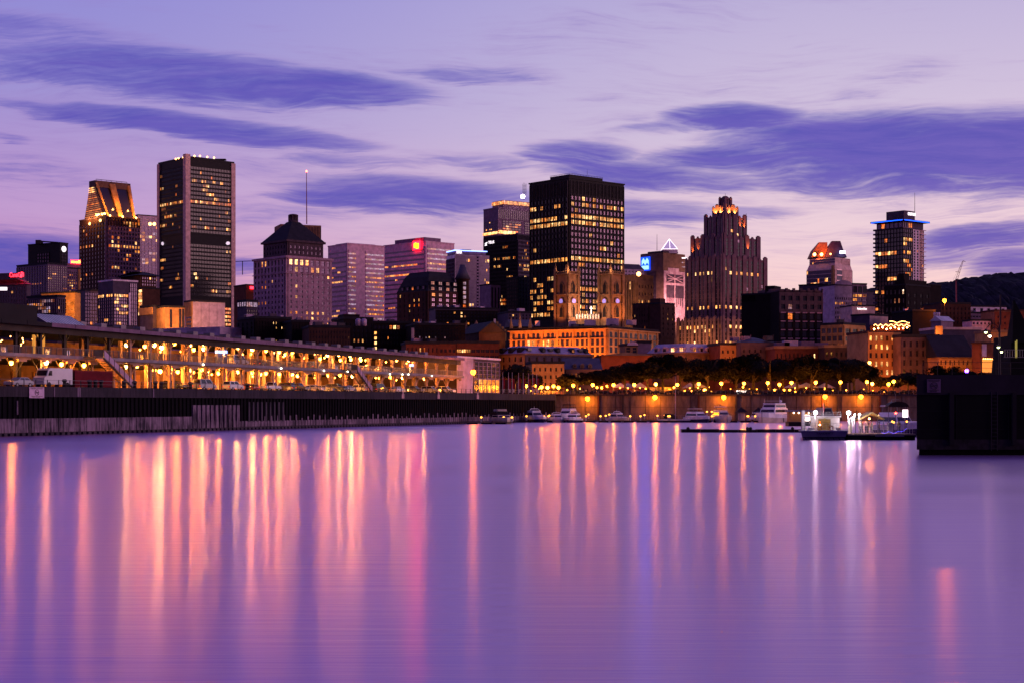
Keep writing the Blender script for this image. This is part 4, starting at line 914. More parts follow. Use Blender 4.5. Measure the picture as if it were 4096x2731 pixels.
b = simple('office_building', 'small modern block with three big dark windows above lit floors', 'building', 3404, 3410, 3467, 1138, 1130, 18, 'purple_panel', [W(3, 1, 1145, 1172, ww=.85, wh=.95, style='window', lit=0), W(3, 4, 1175, 1240, ww=.88, wh=.6, lit=.3, rows={0: .9}, glass='glass_sky', pal=['lit_warm', 'lit_dim'], style='window')], D=20); b.done()
b = simple('low_building', 'low rose wall with a bright white lit name sign', 'building', 3404, 3408, 3500, 1225, 1000, 10, 'pillar_pink', None, D=20)
O, d, n, L = b.fr('R'); text_into(b.root, 'Radison-Elize', O + d * 3.4 + n * .3 + Vector((0, 0, b.z(1239))), d, 1.15, 'sign_white', w=6.2); b.done()
b = simple('office_building', 'dark far block in the gap left of the blue-edged tower', 'building', 3460, 3470, 3505, 1168, 1500, 20, 'dark_purple', None, D=20); b.done()

# blue-edged hotel tower
b = Bld('hotel_tower', 'slim dark tower with a blue neon roof edge and a pale balcony side', 'tower', 3502, 3612, 3694, 912, 1080, 40)
b.core('black_metal')
b.facade('L', 'black_metal', 9, 20, 914, 1260, ww=.92, wh=.8, glass='glass_dark', lit=.03, rows={2: .35, 5: .4, 14: .25}, pal=['lit_warm', 'lit_orange', 'lit_bright'], seed=91)
b.facade('R', 'black_metal', 5, 20, 914, 1260, f0=0, f1=.45, ww=.85, wh=.75, glass='glass_mid', lit=.12, rows={2: .6, 5: .7, 8: .5, 11: .5, 12: .5}, pal=['lit_warm', 'lit_bright', 'lit_orange'], seed=92)
b.facade('R', 'white_panel', 2, 18, 916, 1120, f0=.46, f1=.76, ww=.55, wh=.72, glass='glass_dark', lit=.04, seed=93)
b.facade('R', 'pillar_pink', 2, 18, 916, 1120, f0=.77, f1=1, ww=.6, wh=.7, glass='glass_sky', lit=.08, seed=94)
for k in range(20):
    z = b.z(914 + 17.3 * k); mb = MB(); b.slab(mb, 'R', b.LR * .86, b.LR + 1.5, z - .2, z + .15, -1, 1.3); mb.build('balcony', 'white_panel', b.root)
    mb = MB(); b.slab(mb, 'L', b.LL * .9, b.LL + 1.2, z - .2, z + .9, -1, 1.2); mb.build('balcony', 'dark_purple', b.root)
u_ = Bld('x', None, None, 3508, 3610, 3693, 887, 1083, 40, root=b.root); u_.z0 = b.z1; u_.core('dark_purple', name='crown')
u_.facade('L', 'dark_purple', 6, 1, 889, 910, ww=.9, wh=.85, glass='glass_mid', lit=.3, pal=['lit_orange']); u_.facade('R', 'purple_panel', 5, 1, 889, 910, ww=.9, wh=.85, glass='glass_mid', lit=.3, f1=.45, pal=['lit_orange'])
mb = MB(); mb.prism(u_.poly(-3.2), u_.z1 + .4, u_.z1 + 1.4); mb.build('roof_slab', 'dark_purple', b.root)
mat('neon_blue', (.05, .1, .9), emit=(.004, .07, 1), es=4.5)
for f in 'RL': mb = MB(); L = u_.fr(f)[3]; u_.slab(mb, f, -2.4, L + 2.2, u_.z1 + .5, u_.z1 + .95, 3.25, 3.5); mb.build('neon_line', 'neon_blue', b.root)
h_ = b.house(.02, .55, -.02, .62, 842, 'dark_purple', zb=u_.z1 + 1.4)
hr = [b.C + b.dR * b.LR * .02 + b.dL * b.LL * -.02]; n = Vector((b.dR.y, -b.dR.x, 0))
text_into(b.root, 'COURTYARD', hr[0] + b.dR * (b.LR * .18) + n * .1 + Vector((0, 0, b.z(860))), b.dR, 2.0, 'sign_white', w=b.LR * .37); b.mast(3659, 870, 772, .22, dy=8); b.done()
b = simple('brick_block', 'dark brick building with one white lit window pair in front of the blue-edged tower', 'building', 3540, 3622, 3720, 1142, 880, 42, 'black_brick', W(4, 4, 1165, 1285, ww=.3, wh=.4, style='window', lit=0), W(5, 4, 1150, 1290, ww=.4, wh=.5, style='window', lit=0, rows={(0, 0): 'lit_white', (1, 2): 'lit_dim', (1, 1): 'lit_dim'}))
b.house(.05, .95, .1, .6, 1117, 'black_brick'); b.house(.1, .3, .2, .5, 1092, 'black_brick', 'lift_house'); b.done()
b = simple('brick_block', 'blank black wall stepping down beside the hill', 'building', 3700, 3712, 3765, 1142, 900, 30, 'black_brick', None, D=15); b.done()
t = thing('tower_crane', 'luffing crane with a steep lattice jib against the sunset above the hill', 'crane', P(3828, 1130, 1500))
mb = MB(); a, e = P(3824, 1125, 1500), P(3852, 1044, 1500); off = Vector((1.2, 0, .4)); mb.rod(a - off, e - off * .4, .18, n=4); mb.rod(a + off, e + off * .4, .18, n=4)
for k in range(12): s0, s1 = a.lerp(e, k / 12), a.lerp(e, (k + 1) / 12); sg = 1 if k % 2 else -1; mb.rod(s0 + off * sg * (1 - k / 22), s1 - off * sg * (1 - k / 22), .12, n=4)
mb.build('jib', 'mast_red', t); mb = MB(); mb.rod(P(3826, 1250, 1500), a, .8, n=4); mb.build('mast', 'mast_red', t); mb = MB(); mb.rod(P(3822, 1088, 1500), P(3838, 1090, 1500), .3, n=4); mb.rod(e, P(3862, 1048, 1500), .3, n=4); mb.build('hook_block', 'mast_red', t)
mb = MB(); mb.rod(e, P(3812, 1122, 1500), .08, n=4); mb.build('cable', 'steel_dark', t)
# ------------------------------------------------------------------ old town rows
WN = dict(style='window', pal=['lit_warm', 'lit_bright', 'lit_orange'])
def flood(px, py, Y, pw, col=(1, .34, .05), tx=None, ty=None, dY=12, spot=120, root=None, size=1.0):
    return lamp('floodlight', 'SPOT', P(px, py, Y), pw * .42, col, root, size, target=P(tx or px, ty or py - 60, Y + dY), spot=spot)
def mansard(b, yr, inset, m='roof_lilac', over=.4, name='roof'):
    mb = MB(); mb.prism(b.poly(-over), b.z1, b.z(yr), top=b.poly(inset)); r = mb.build(name, m, b.root)
    mb = MB(); mb.prism(b.poly(-over - .3), b.z1 - .5, b.z1 + .1); mb.build('cornice', 'stone_warm', b.root); return r
def dormer(b, f, frac, y0, y1, m='white_panel', key='glass_dark', w=1.3, dep=2.2):
    O, d, n, L = b.fr(f); c0 = O + d * L * frac + n * .1; z0, z1 = b.z(y0), b.z(y1); mb = MB()
    e = d if f != 'L' else -d; a, c = c0 - e * w / 2, c0 + e * w / 2; q = [a, c, c - n * dep, a - n * dep]
    mb.prism([(v.x, v.y) for v in q], z0, z1); rr = [a - e * .15 + n * .1, c + e * .15 + n * .1, c + e * .15 - n * dep, a - e * .15 - n * dep]; mid = [(c0.x, c0.y), (c0.x, c0.y), ((c0 - n * dep).x, (c0 - n * dep).y), ((c0 - n * dep).x, (c0 - n * dep).y)]
    mb.prism([(v.x, v.y) for v in rr], z1, z1 + .5, top=mid); o = mb.build('dormer', m, b.root)
    mb = MB(); pane_into(mb, c0 + n * .06, e, n, w * .6, (z1 - z0) * .7, (z0 + z1) / 2, 0, 1); g = mb.build('window', [key, 'steel_dark'], b.root)
    mw = g; g.parent = o; g.location = (0, 0, 0)
def gable_roof(b, yr, m='roof_dark', axis='R', over=.5, name='roof'):
    """ridge along dR (axis R) or dL"""
    p = [Vector((*q, b.z1)) for q in b.poly(-over)]; mb = MB(); z = b.z(yr)
    if axis == 'R': r0, r1 = (p[0] + p[3]) / 2, (p[1] + p[2]) / 2
    else: r0, r1 = (p[0] + p[1]) / 2, (p[3] + p[2]) / 2
    r0.z = r1.z = z
    if axis == 'R': F_ = [(p[0], p[1], r1, r0), (p[2], p[3], r0, r1), (p[3], p[0], r0), (p[1], p[2], r1)]
    else: F_ = [(p[3], p[0], r0, r1), (p[1], p[2], r1, r0), (p[0], p[1], r0), (p[2], p[3], r1)]
    for f in F_: mb.face(f)
    mb.face((p[3], p[2], p[1], p[0])); return mb.build(name, m, b.root)
def clutter(b, n_, seed, m='dark_purple'):
    r = random.Random(seed); mb = None
    for k in range(n_):
        a, c = r.uniform(.05, .85), r.uniform(.05, .8); p = b.C + b.dR * b.LR * a + b.dL * b.LL * c; s = r.uniform(.8, 2.2); mb = MB(); mb.box((p.x, p.y, b.z1 + .9 + s * .3), (s * 1.5, s, s * .8), rz=.6)
        if r.random() < .5: mb.rod((p.x + s, p.y, b.z1 + .6), (p.x + s, p.y, b.z1 + 2.6), .12, n=4)
        mb.build('rooftop_unit', r.choice([m, 'concrete_dark', 'purple_panel', 'lilac_panel']), b.root)

# back row, left: dark blocks above the pier shed
b = simple('brick_block', 'dark brick block with scattered bright stair windows below the pyramid-roofed tower', 'building', 950, 1020, 1165, 1273, 640, 30, 'black_brick', W(13, 5, 1282, 1372, ww=.3, wh=.5, lit=.22, pal=["lit_bright", "lit_warm"], style="window"), W(4, 4, 1285, 1350, ww=.3, lit=.1, style='window')); clutter(b, 5, 1); b.done()
b = simple('brick_block', 'lower black brick block just right of the stone tower foot', 'building', 1160, 1166, 1238, 1288, 630, 20, 'black_brick', W(6, 4, 1296, 1370, ww=.3, wh=.4, lit=.05, style='window'), D=20); clutter(b, 3, 2); b.done()
b = simple('brick_block', 'long flat-roofed black block with dim windows below the pink ribbon-window office', 'building', 1225, 1236, 1400, 1310, 610, 15, 'brown_brick', W(14, 3, 1318, 1380, ww=.35, wh=.4, lit=.12, style='window', pal=['lit_orange', 'lit_dim']), D=20); clutter(b, 6, 3); b.done()
b = simple('brick_block', 'dark block with two pale rooftop tanks under the pink ribbon-window office', 'building', 1368, 1374, 1492, 1276, 650, 20, 'black_brick', W(7, 4, 1290, 1372, ww=.35, lit=.1, style='window'), D=20); b.house(0, .55, 0, .5, 1257, 'black_brick')
for k in (1433, 1456): mb = MB(); p = P(k, 1294, 640); mb.lathe((p.x, p.y, p.z - 1), [(1.1, 0), (1.1, 2.4), (.6, 2.9)], 10); mb.build('tank', 'lilac_panel', b.root)
b.done()
b = simple('brick_block', 'black block with one lit restaurant floor below the square red and yellow sign', 'building', 1486, 1496, 1645, 1292, 660, 12, 'black_brick', [W(10, 1, 1300, 1318, ww=.7, wh=.8, lit=.7, style='window', pal=['lit_orange', 'lit_bright', 'lit_dim']), W(12, 3, 1322, 1380, ww=.3, wh=.5, lit=.06, style='window')], D=20)
for k in range(4): mb = MB(); p = P(1502, 1332 + 20 * k, 655); mb.box(p, (.9, .3, 1.1)); mb.build('stair_light', 'lit_bright', b.root)
clutter(b, 5, 5); b.done()
# château-like hotel
b = Bld('chateau_hotel', 'dark château-style hotel with steep roofs and a pointed corner turret', 'hotel', 1588, 1712, 1842, 1165, 870, 42)
b.core('brown_brick')
b.facade('R', 'brown_brick', 4, 6, 1168, 1290, f0=.05, f1=.92, ww=.5, wh=.55, style='window', glass='glass_sky', lit=.3, pal=['lit_warm', 'lit_dim', 'lit_pale', 'lit_pale'], seed=3)
b.facade('L', 'brown_brick', 6, 6, 1168, 1290, f0=.05, f1=.95, ww=.3, wh=.5, style='window', glass='glass_mid', lit=.25, pal=['lit_warm', 'lit_orange'], seed=4)
mb = MB(); mb.prism(b.poly(-.3), b.z1, b.z(1105), top=b.poly(2.8)); mb.prism(b.poly(2.8), b.z(1105), b.z(1082), top=b.poly(5)); mb.build('roof', 'roof_dark', b.root)
for k in range(4):
    for y0, y1 in ((1162, 1146), (1140, 1124)): dormer(b, 'R', .14 + .23 * k, y0, y1, 'roof_dark', 'lit_pale' if (k + y0) % 2 else 'lit_dim', 3.4, 4)
for k in range(5): dormer(b, 'L', .14 + .17 * k, 1158, 1142, 'roof_dark', 'glass_mid' if k != 2 else 'lit_orange', 2.2, 4)
e = b.C + b.dR * (b.LR + 1.5); mb = MB(); mb.lathe((e.x, e.y, 7), [(3.6, 0), (3.6, b.z(1112) - 7), (4.3, b.z(1110) - 7), (4.3, b.z(1108) - 7)], 12); mb.build('turret', 'brown_brick', b.root)
mb = MB(); mb.lathe((e.x, e.y, b.z(1108)), [(4.4, 0), (2.6, 3.6), (1.4, 8), (.1, b.z(1060) - b.z(1108))], 12); mb.build('turret_roof', 'roof_slate', b.root)
for k in range(8): mb = MB(); p = e + Vector((1.2, -3.5, 0)); z = b.z(1128 + 18.6 * k); mb.box((p.x, p.y, z), (1.5, .3, 1.7), rz=.3); mb.build('window', 'lit_pale' if k < 5 else 'lit_orange', b.root)
b.mast(1745, 1082, 1062, .12); b.done()
b = simple('low_building', 'dark flat-roofed block with a few amber windows right of the château hotel', 'building', 1735, 1742, 1990, 1236, 780, 12, 'dark_purple', W(18, 4, 1244, 1300, ww=.5, wh=.5, glass='glass_dark', lit=.04, rows={(0, 5): 'lit_warm', (0, 7): 'lit_bright', (1, 7): 'lit_bright', (1, 8): 'lit_dim', (3, 9): 'lit_warm'}, style='window', m='black_brick'), D=20); clutter(b, 6, 7); b.done()
b = simple('brick_block', 'black brick row with tiny windows and one pink chimney', 'building', 1640, 1660, 1860, 1300, 640, 14, 'black_brick', W(16, 4, 1310, 1372, ww=.35, wh=.4, lit=.0, rows={(2, 1): 'lit_pale', (2, 3): 'lit_pale', (2, 4): 'lit_bright', (2, 6): 'lit_pale', (2, 9): 'lit_pale'}, style='window'), D=20)
mb = MB(); p = P(1651, 1380, 630); mb.prism([(p.x - .5, p.y - .5), (p.x + .5, p.y - .5), (p.x + .5, p.y + .5), (p.x - .5, p.y + .5)], 7, zat(1312, 630)); mb.build('chimney', 'pillar_pink', b.root); clutter(b, 7, 8); b.done()
# floodlit stone spires
t = thing('church_spire', 'slim pale floodlit spire, left one of the small pair', 'spire', P(1865, 1322, 690)); mb = MB(); p = P(1865, 1322, 690); mb.lathe((p.x, p.y, 7), [(1.2, 0), (1.0, p.z - 7), (.5, p.z - 6), (.05, zat(1283, 690) - 7)], 6); mb.build('spire', 'stone_warm', t); lamp('floodlight', 'SPOT', P(1866, 1326, 686), 1600, (1, .7, .3), t, .2, target=P(1865, 1290, 690), spot=90)
mb = MB()
for k in range(3): q = P(1870 + 8 * k, 1320, 688); mb.ball(q, .45, 6, 4)
mb.build('lamp_row', 'flood_glow', t)
t = thing('church_spire', 'thicker pale floodlit spire, right one of the small pair', 'spire', P(1905, 1318, 690)); mb = MB(); p = P(1905, 1318, 690); mb.lathe((p.x, p.y, 7), [(1.7, 0), (1.5, p.z - 7), (.8, p.z - 4.5), (.05, zat(1281, 690) - 7)], 6); mb.build('spire', 'stone_warm', t); lamp('floodlight', 'SPOT', P(1906, 1322, 685), 1800, (1, .7, .25), t, .2, target=P(1905, 1290, 690), spot=90)
b = simple('gabled_building', 'big brown gable wall with stepped lit chimneys left of the orange warehouse', 'building', 1910, 1916, 2022, 1330, 660, 18, 'brown_brick', None, D=30, roof=None)
gable_roof(b, 1284, 'roof_dark', 'L'); mb = MB(); a, c = b.C, b.C + b.dR * b.LR; m_ = (a + c) / 2; n = Vector((b.dR.y, -b.dR.x, 0)) * .6
mb.face([(a.x + n.x, a.y + n.y, b.z1), (c.x + n.x, c.y + n.y, b.z1), (m_.x + n.x, m_.y + n.y, b.z(1290))]); mb.build('gable', mat('gable_brown', (.04, .018, .016), .9), b.root)
for k in range(5): p = P(1979 + 10.5 * k, 1276 + 9 * k, 668); mb = MB(); mb.box((p.x, p.y, p.z - 3), (.9, .9, 6 - k * .3)); mb.build('chimney', 'stone_warm' if k else 'lilac_panel', b.root)
lamp('floodlight', 'SPOT', P(2035, 1345, 650), 2500, (1, .66, .3), b.root, .5, target=P(1995, 1290, 668), spot=80); b.done()
b = simple('low_building', 'low dark roofs with pinnacles and one lit window between the gable and the black slab', 'building', 2025, 2032, 2125, 1252, 760, 15, 'dark_purple', W(7, 2, 1256, 1280, ww=.5, wh=.6, lit=0, rows={(0, 1): 'lit_warm'}, style='window'), D=20); clutter(b, 4, 9); b.done()
b = simple('chapel', 'slate-roofed chapel with two small lit pinnacles above the orange warehouse', 'chapel', 2045, 2050, 2130, 1306, 700, 14, 'black_brick', None, D=14, roof=None); gable_roof(b, 1276, 'roof_slate', 'R')
for k, px in enumerate((2044, 2080, 2121)): mb = MB(); p = P(px, 1306, 696); mb.lathe((p.x, p.y, p.z - 2), [(.9, 0), (.7, 3), (.05, 8 if k == 1 else 6)], 6); mb.build('pinnacle', 'stone_warm', b.root)
lamp('floodlight', 'POINT', P(2081, 1304, 692), 500, (1, .5, .2), b.root, .3); b.done()

# long orange warehouse
b = Bld('stone_warehouse', 'long stone warehouse with arched windows, floodlit deep orange', 'warehouse', 2039, 2429, 2632, 1309, 620, 57)
b.core('orange_stucco')
def arched(b, f, nc, yt, yb, f0, f1, ww, lit, glass='glass_dark', seed=0, m='orange_stucco', grp=0):
    O, d, n, L = b.fr(f); A, B = f0 * L, f1 * L; zt, zb = b.z(yt), b.z(yb); r = random.Random(seed); cw = (B - A) / nc
    for j in range(nc):
        x = A + (j + .5) * cw + (0 if not grp else (1 - j % grp) * cw * .12)
        b.pane(O + d * x + n * .05, d if f != 'L' else d, n, cw * ww, zt - zb, (zt + zb) / 2, 'lit_warm' if r.random() < lit else glass, 'window', f, arch=True)
    return A, B, cw
rows_ = ((1326, 1348, .05, True), (1354, 1380, .12, False), (1386, 1410, .1, False), (1417, 1432, .1, False), (1440, 1462, .1, False))
for f, nc, m in (('L', 19, 'orange_stucco'), ('R', 10, 'orange_stucco')):
    for yt, yb, li, ar in rows_:
        if ar: arched(b, f, nc, yt, yb, .02, .98, .56, li, seed=yt, grp=3 if f == 'L' else 0)
        else: b.facade(f, m, nc, 1, yt, yb, ww=.56, wh=1, f0=.02, f1=.98, style='window', lit=li, spand=False, pier=False, seed=yt)
    O, d, n, L = b.fr(f); mb = MB(); k3 = nc // 3 if f == 'L' else 5
    for k in range(k3 + 1): x = L * (.02 + .96 * k / k3); b.slab(mb, f, max(0, x - .45), min(L, x + .45), b.z0, b.z(1316), -.1, .35)
    b.slab(mb, f, -.3, L + .3, b.z(1351.5), b.z(1350), 0, .45); b.slab(mb, f, -.5, L + .5, b.z(1318), b.z(1313), 0, .8); mb.build('pilaster', m, b.root)
mb = MB(); mb.prism(b.poly(-.5), b.z1, b.z1 + .5); mb.build('roof', 'roof_dark', b.root)
mb = MB(); b.slab(mb, 'L', 0, b.LL, b.z(1316), b.z(1302), -1.5, .2); b.slab(mb, 'R', 0, b.LR, b.z(1316), b.z(1303), -1.5, .2); mb.build('parapet', 'brown_brick', b.root)
for px, y0, y1, w_ in ((2150, 1300, 1290, 20), (2290, 1302, 1291, 30), (2360, 1298, 1286, 45), (2450, 1298, 1280, 50), (2525, 1296, 1286, 40)):
    mb = MB(); p = P(px, y0, 640); mb.box((p.x, p.y, (zat(y0, 640) + zat(y1, 640)) / 2), (w_ / 10.5, 4, zat(y1, 640) - zat(y0, 640) + 1)); mb.build('roof_house', 'lilac_panel', b.root)
clutter(b, 9, 11)
O, d, n, L = b.fr('L')
for k in range(6): p = O + d * L * (.05 + .18 * k) + n * 11; lamp('floodlight', 'SPOT', (p.x, p.y, 12), 30000, (1, .27, .03), b.root, 1, target=(p.x - n.x * 11, p.y - n.y * 11, 32), spot=120)
O, d, n, L = b.fr('R')
p = O + d * L * .15 + n * 12; lamp('floodlight', 'SPOT', (p.x, p.y, 12), 16000, (1, .34, .08), b.root, 1, target=(p.x - n.x * 12, p.y - n.y * 12, 30), spot=120)
p = O + d * L * .7 + n * 12; lamp('floodlight', 'SPOT', (p.x, p.y, 12), 4500, (1, .35, .12), b.root, 1, target=(p.x - n.x * 12, p.y - n.y * 12, 30), spot=120)
b.done()

# front rows along the quay street
b = simple('brick_row', 'brick row house at the left end of the red brick row', 'building', 1616, 1623, 1755, 1376, 540, 10, 'red_brick', W(8, 2, 1386, 1440, ww=.3, wh=.62, lit=.25, seed=5, **WN), D=14); clutter(b, 4, 12); b.done(); flood(1690, 1440, 520, 7000, dY=20)
b = simple('brick_row', 'dark red brick row house with paired amber windows, mid-row', 'building', 1750, 1756, 1824, 1375, 545, 10, 'red_brick', W(4, 2, 1390, 1440, ww=.6, wh=.5, lit=.3, seed=6, **WN), D=14); b.done()
b = simple('brick_row', 'red brick row house with wide glowing windows at the right of the red brick row', 'building', 1820, 1826, 1996, 1373, 548, 10, 'red_brick', W(9, 3, 1391, 1462, ww=.82, wh=.5, lit=.05, rows={(0, 0): 'lit_warm', (0, 1): 'lit_bright', (0, 2): 'lit_warm'}, seed=7, **WN), D=14); b.done(); flood(1890, 1450, 515, 12000, (1, .16, .03), dY=30)
b = Bld('mansard_building', 'long building under a pale lilac metal roof with skylights and dormers', 'building', 1983, 2099, 2365, 1413, 545, 36)
b.core('dark_purple'); b.facade('L', 'orange_stucco', 5, 3, 1420, 1510, ww=.4, wh=.62, style='window', lit=.0); b.facade('R', 'dark_purple', 9, 3, 1420, 1510, ww=.3, wh=.55, style='window', lit=.0, rows={(1, 5): 'lit_bright', (1, 6): 'lit_bright'})
mansard(b, 1381, 3.5)
mb = MB()
for k in range(40): x = b.LR * k / 39; O, d, n, L = b.fr('R'); q0 = O + d * x + n * .5; q1 = O + d * min(max(x, 3.5), L - 3.5) - n * 3.5; mb.rod((q0.x, q0.y, b.z1 + .05), (q1.x, q1.y, b.z(1381) + .05), .05, n=3, caps=False)
mb.build('roof_seam', 'lilac_panel', b.root)
for k, fx in enumerate((.28, .5, .72, .93)): dormer(b, 'R', fx, 1406, 1393, 'roof_dark', 'lit_warm' if k == 2 else 'glass_dark', 1.5, 2.6)
for fx in (.08, .4, .85): mb = MB(); O, d, n, L = b.fr('R'); p = O + d * L * fx - n * 1.0; mb.box((p.x, p.y, b.z(1396)), (1.6, 1.6, .9), rz=R(36)); mb.build('skylight', 'glass_dark', b.root)
for fx in (.2, .5, .8): dormer(b, 'L', fx, 1408, 1392, 'roof_dark', 'glass_dark', 2.2, 2.6)
clutter(b, 5, 13); b.done(); flood(2040, 1530, 520, 17000, (1, .3, .04), tx=2045, ty=1450, dY=25); flood(2110, 1530, 520, 4000, (1, .3, .05), tx=2110, ty=1450)
b = simple('stone_house', 'small four-storey house glowing bright orange from street lamps', 'house', 2122, 2127, 2256, 1455, 500, 8, 'orange_stucco', W(6, 4, 1462, 1580, ww=.34, wh=.48, lit=.1, rows={3: .3}, seed=9, **WN), D=12); b.done()
flood(2160, 1580, 484, 16000, (1, .32, .05), ty=1520, dY=16); flood(2215, 1580, 484, 16000, (1, .32, .05), ty=1520, dY=16)
b = simple('gabled_building', 'broad building with a long dark slate roof behind the first trees', 'building', 2258, 2264, 2404, 1476, 510, 5, 'stone_dark', W(9, 3, 1484, 1575, ww=.35, wh=.5, lit=.25, seed=10, **WN), D=16, roof=None); gable_roof(b, 1428, 'roof_slate', 'R')
for k in range(3): dormer(b, 'R', .25 + .22 * k, 1470, 1458, 'roof_slate', 'glass_dark', 1.2, 3)
b.done()
b = simple('brick_wall_building', 'high blank brick end wall glowing dull red above the trees', 'building', 2398, 2404, 2610, 1421, 520, 5, 'red_brick', None, D=16, roof=None); gable_roof(b, 1408, 'roof_slate', 'L'); b.done(); flood(2470, 1560, 500, 26000, (1, .26, .05), ty=1470, dY=20); flood(2560, 1560, 500, 26000, (1, .26, .05), ty=1470, dY=20)
b = simple('small_tower_house', 'narrow pale house with an eyebrow cornice in front of the warehouse corner', 'house', 2494, 2499, 2550, 1384, 560, 10, 'stone_warm', W(2, 2, 1388, 1412, ww=.6, wh=.8, lit=0, **WN), D=8); mb = MB(); O, d, n, L = b.fr('R'); plate(mb, O + d * L * .6 + n * .2, d, n, [(2.0 * math.cos(t), 1.2 * math.sin(t)) for t in [i * PI / 8 for i in range(9)]], b.z1 + .3, .5, False); mb.build('arched_cornice', 'lilac_panel', b.root); b.done()
b = simple('plain_wall_house', 'plain purple rendered wall between the narrow house and the mansard row', 'house', 2546, 2551, 2604, 1372, 565, 8, 'purple_panel', None, D=12); b.done()
b = Bld('mansard_building', 'lilac mansard row with arched dormers, two of them lit', 'building', 2592, 2745, 2878, 1409, 535, 42)
b.core('stone_warm'); mansard(b, 1372, 2.2)
for k in range(4): dormer(b, 'L', .12 + .22 * k, 1407, 1388, 'lilac_panel', 'lit_bright' if k < 2 else 'glass_dark', 2.2, 1.8)
for k in range(4): dormer(b, 'R', .24 + .21 * k, 1407, 1388, 'lilac_panel', 'lit_warm' if k == 0 else 'glass_dark', 1.9, 1.8)
clutter(b, 9, 14, 'lilac_panel'); b.facade('L', 'stone_warm', 10, 3, 1425, 1520, ww=.4, wh=.5, lit=.1, **WN); b.facade('R', 'stone_warm', 8, 3, 1425, 1520, ww=.4, wh=.5, lit=.1, **WN); b.done()
flood(2700, 1440, 512, 9000, (1, .3, .05), ty=1410, dY=20); flood(2770, 1440, 512, 9000, (1, .3, .05), ty=1410, dY=16)
b = simple('brick_house', 'three-window brick house with a low roof right of the mansard row', 'house', 2874, 2880, 2962, 1381, 530, 10, 'red_brick', W(4, 4, 1390, 1520, ww=.4, wh=.4, lit=0, m='orange_stucco', **WN), D=14); b.done(); flood(2890, 1470, 512, 8000, (1, .24, .04), ty=1420, dY=18)
b = simple('brick_house', 'wide pale brick house with four small square windows and a hipped roof', 'house', 2958, 2963, 3098, 1369, 525, 8, 'stone_dark', W(6, 3, 1384, 1500, ww=.32, wh=.3, lit=0, **WN), D=14, roof=None); mb = MB(); mb.prism(b.poly(-.4), b.z1, b.z(1347), top=b.poly(5.5)); mb.build('roof', 'roof_slate', b.root); clutter(b, 3, 15); b.done(); flood(3020, 1470, 508, 6500, (1, .26, .06), ty=1420, dY=18)
b = simple('brick_house', 'low brick terrace with a pale cornice under lilac roof sheds', 'house', 3093, 3100, 3298, 1394, 515, 6, 'red_brick', W(12, 3, 1408, 1500, ww=.35, wh=.6, lit=.0, rows={(0, 9): 'lit_bright'}, **WN), D=12, roof='stone_warm')
for x0, x1, yt in ((3102, 1, 1370), (3135, 1, 1363), (3200, 1, 1366), (3255, 1, 1372)): mb = MB(); p = P(x0 + 25, yt, 522); mb.box((p.x, p.y, (b.z1 + p.z) / 2), (4.4, 5, p.z - b.z1)); mb.build('roof_shed', 'purple_panel' if x0 != 3135 else 'lilac_panel', b.root)
b.done(); flood(3190, 1470, 498, 6000, (1, .28, .06), ty=1420, dY=16)
b = simple('office_building', 'modern building with big square openings partly lit amber above the terrace', 'building', 3285, 3374, 3460, 1298, 640, 45, 'orange_stucco', [W(3, 3, 1308, 1400, ww=.72, wh=.6, lit=0, **WN)], [W(4, 3, 1305, 1400, ww=.8, wh=.62, lit=0, rows={(2, 0): 'lit_dim'}, **WN)]); clutter(b, 4, 16); b.done(); flood(3420, 1420, 612, 14000, (1, .38, .06), ty=1350, dY=25)
b = simple('stone_house', 'dark low house with two glowing cornice lines left of the terrace restaurant', 'house', 3290, 3297, 3468, 1390, 510, 6, 'brown_brick', W(9, 3, 1400, 1500, ww=.4, wh=.5, lit=.08, **WN), D=12, roof='stone_warm'); b.done(); flood(3400, 1396, 500, 3000, (1, .4, .08), ty=1380, dY=10)
b = Bld('stone_house', 'orange stone house full of glowing windows under the string-lit terrace', 'house', 3462, 3470, 3602, 1332, 475, 10, D=16)
b.core('orange_stucco'); b.facade('R', 'orange_stucco', 6, 5, 1336, 1505, ww=.42, wh=.58, style='window', glass='glass_dark', lit=.0, rows={0: .8, 1: .85, 2: .7, 3: .5, 4: .5}, pal=['lit_bright', 'lit_warm', 'lit_bright'], seed=12); b.roof('brown_brick', .7)
mb = MB(); mb.prism([(p.x, p.y) for p in (P(3494, 0, 480), P(3640, 0, 480), P(3640, 0, 486), P(3494, 0, 486))], b.z1 + .8, b.z(1328)); mb.build('terrace_deck', 'timber_dark', b.root)
b.done()
for x_ in (3505, 3570): flood(x_, 1500, 462, 6000, (1, .26, .04), ty=1440, dY=13)
t = thing('rooftop_terrace', 'rooftop restaurant terrace under a tent hung with string lights', 'terrace', P(3567, 1328, 482))
a, e = P(3494, 1328, 481), P(3640, 1328, 481); mb = MB(); zt_ = zat(1300, 481)
mb.hexa([(a.x + 1, 481, zt_), (e.x, 481, zt_), (e.x, 488, zt_ + .4), (a.x + 1, 488, zt_ + .4)], [(a.x + 3.4, 482, zat(1292, 481)), (e.x - .2, 482, zat(1293, 481)), (e.x - .2, 487, zat(1292, 481)), (a.x + 3.4, 487, zat(1292, 481))]); mb.build('canopy', 'orange_stucco', t)
mb = MB(); mb.hexa([(a.x + .5, 487.5, a.z), (e.x, 487.5, a.z), (e.x, 488, a.z), (a.x + .5, 488, a.z)], [(a.x + .5, 487.5, zt_), (e.x, 487.5, zt_), (e.x, 488, zt_), (a.x + .5, 488, zt_)]); mb.build('back_wall', 'red_brick', t)
for k in range(8): mb = MB(); q = a.lerp(e, k / 7); mb.rod((q.x, 481, a.z), (q.x, 481, zt_), .06, n=4); mb.build('post', 'steel_dark', t)
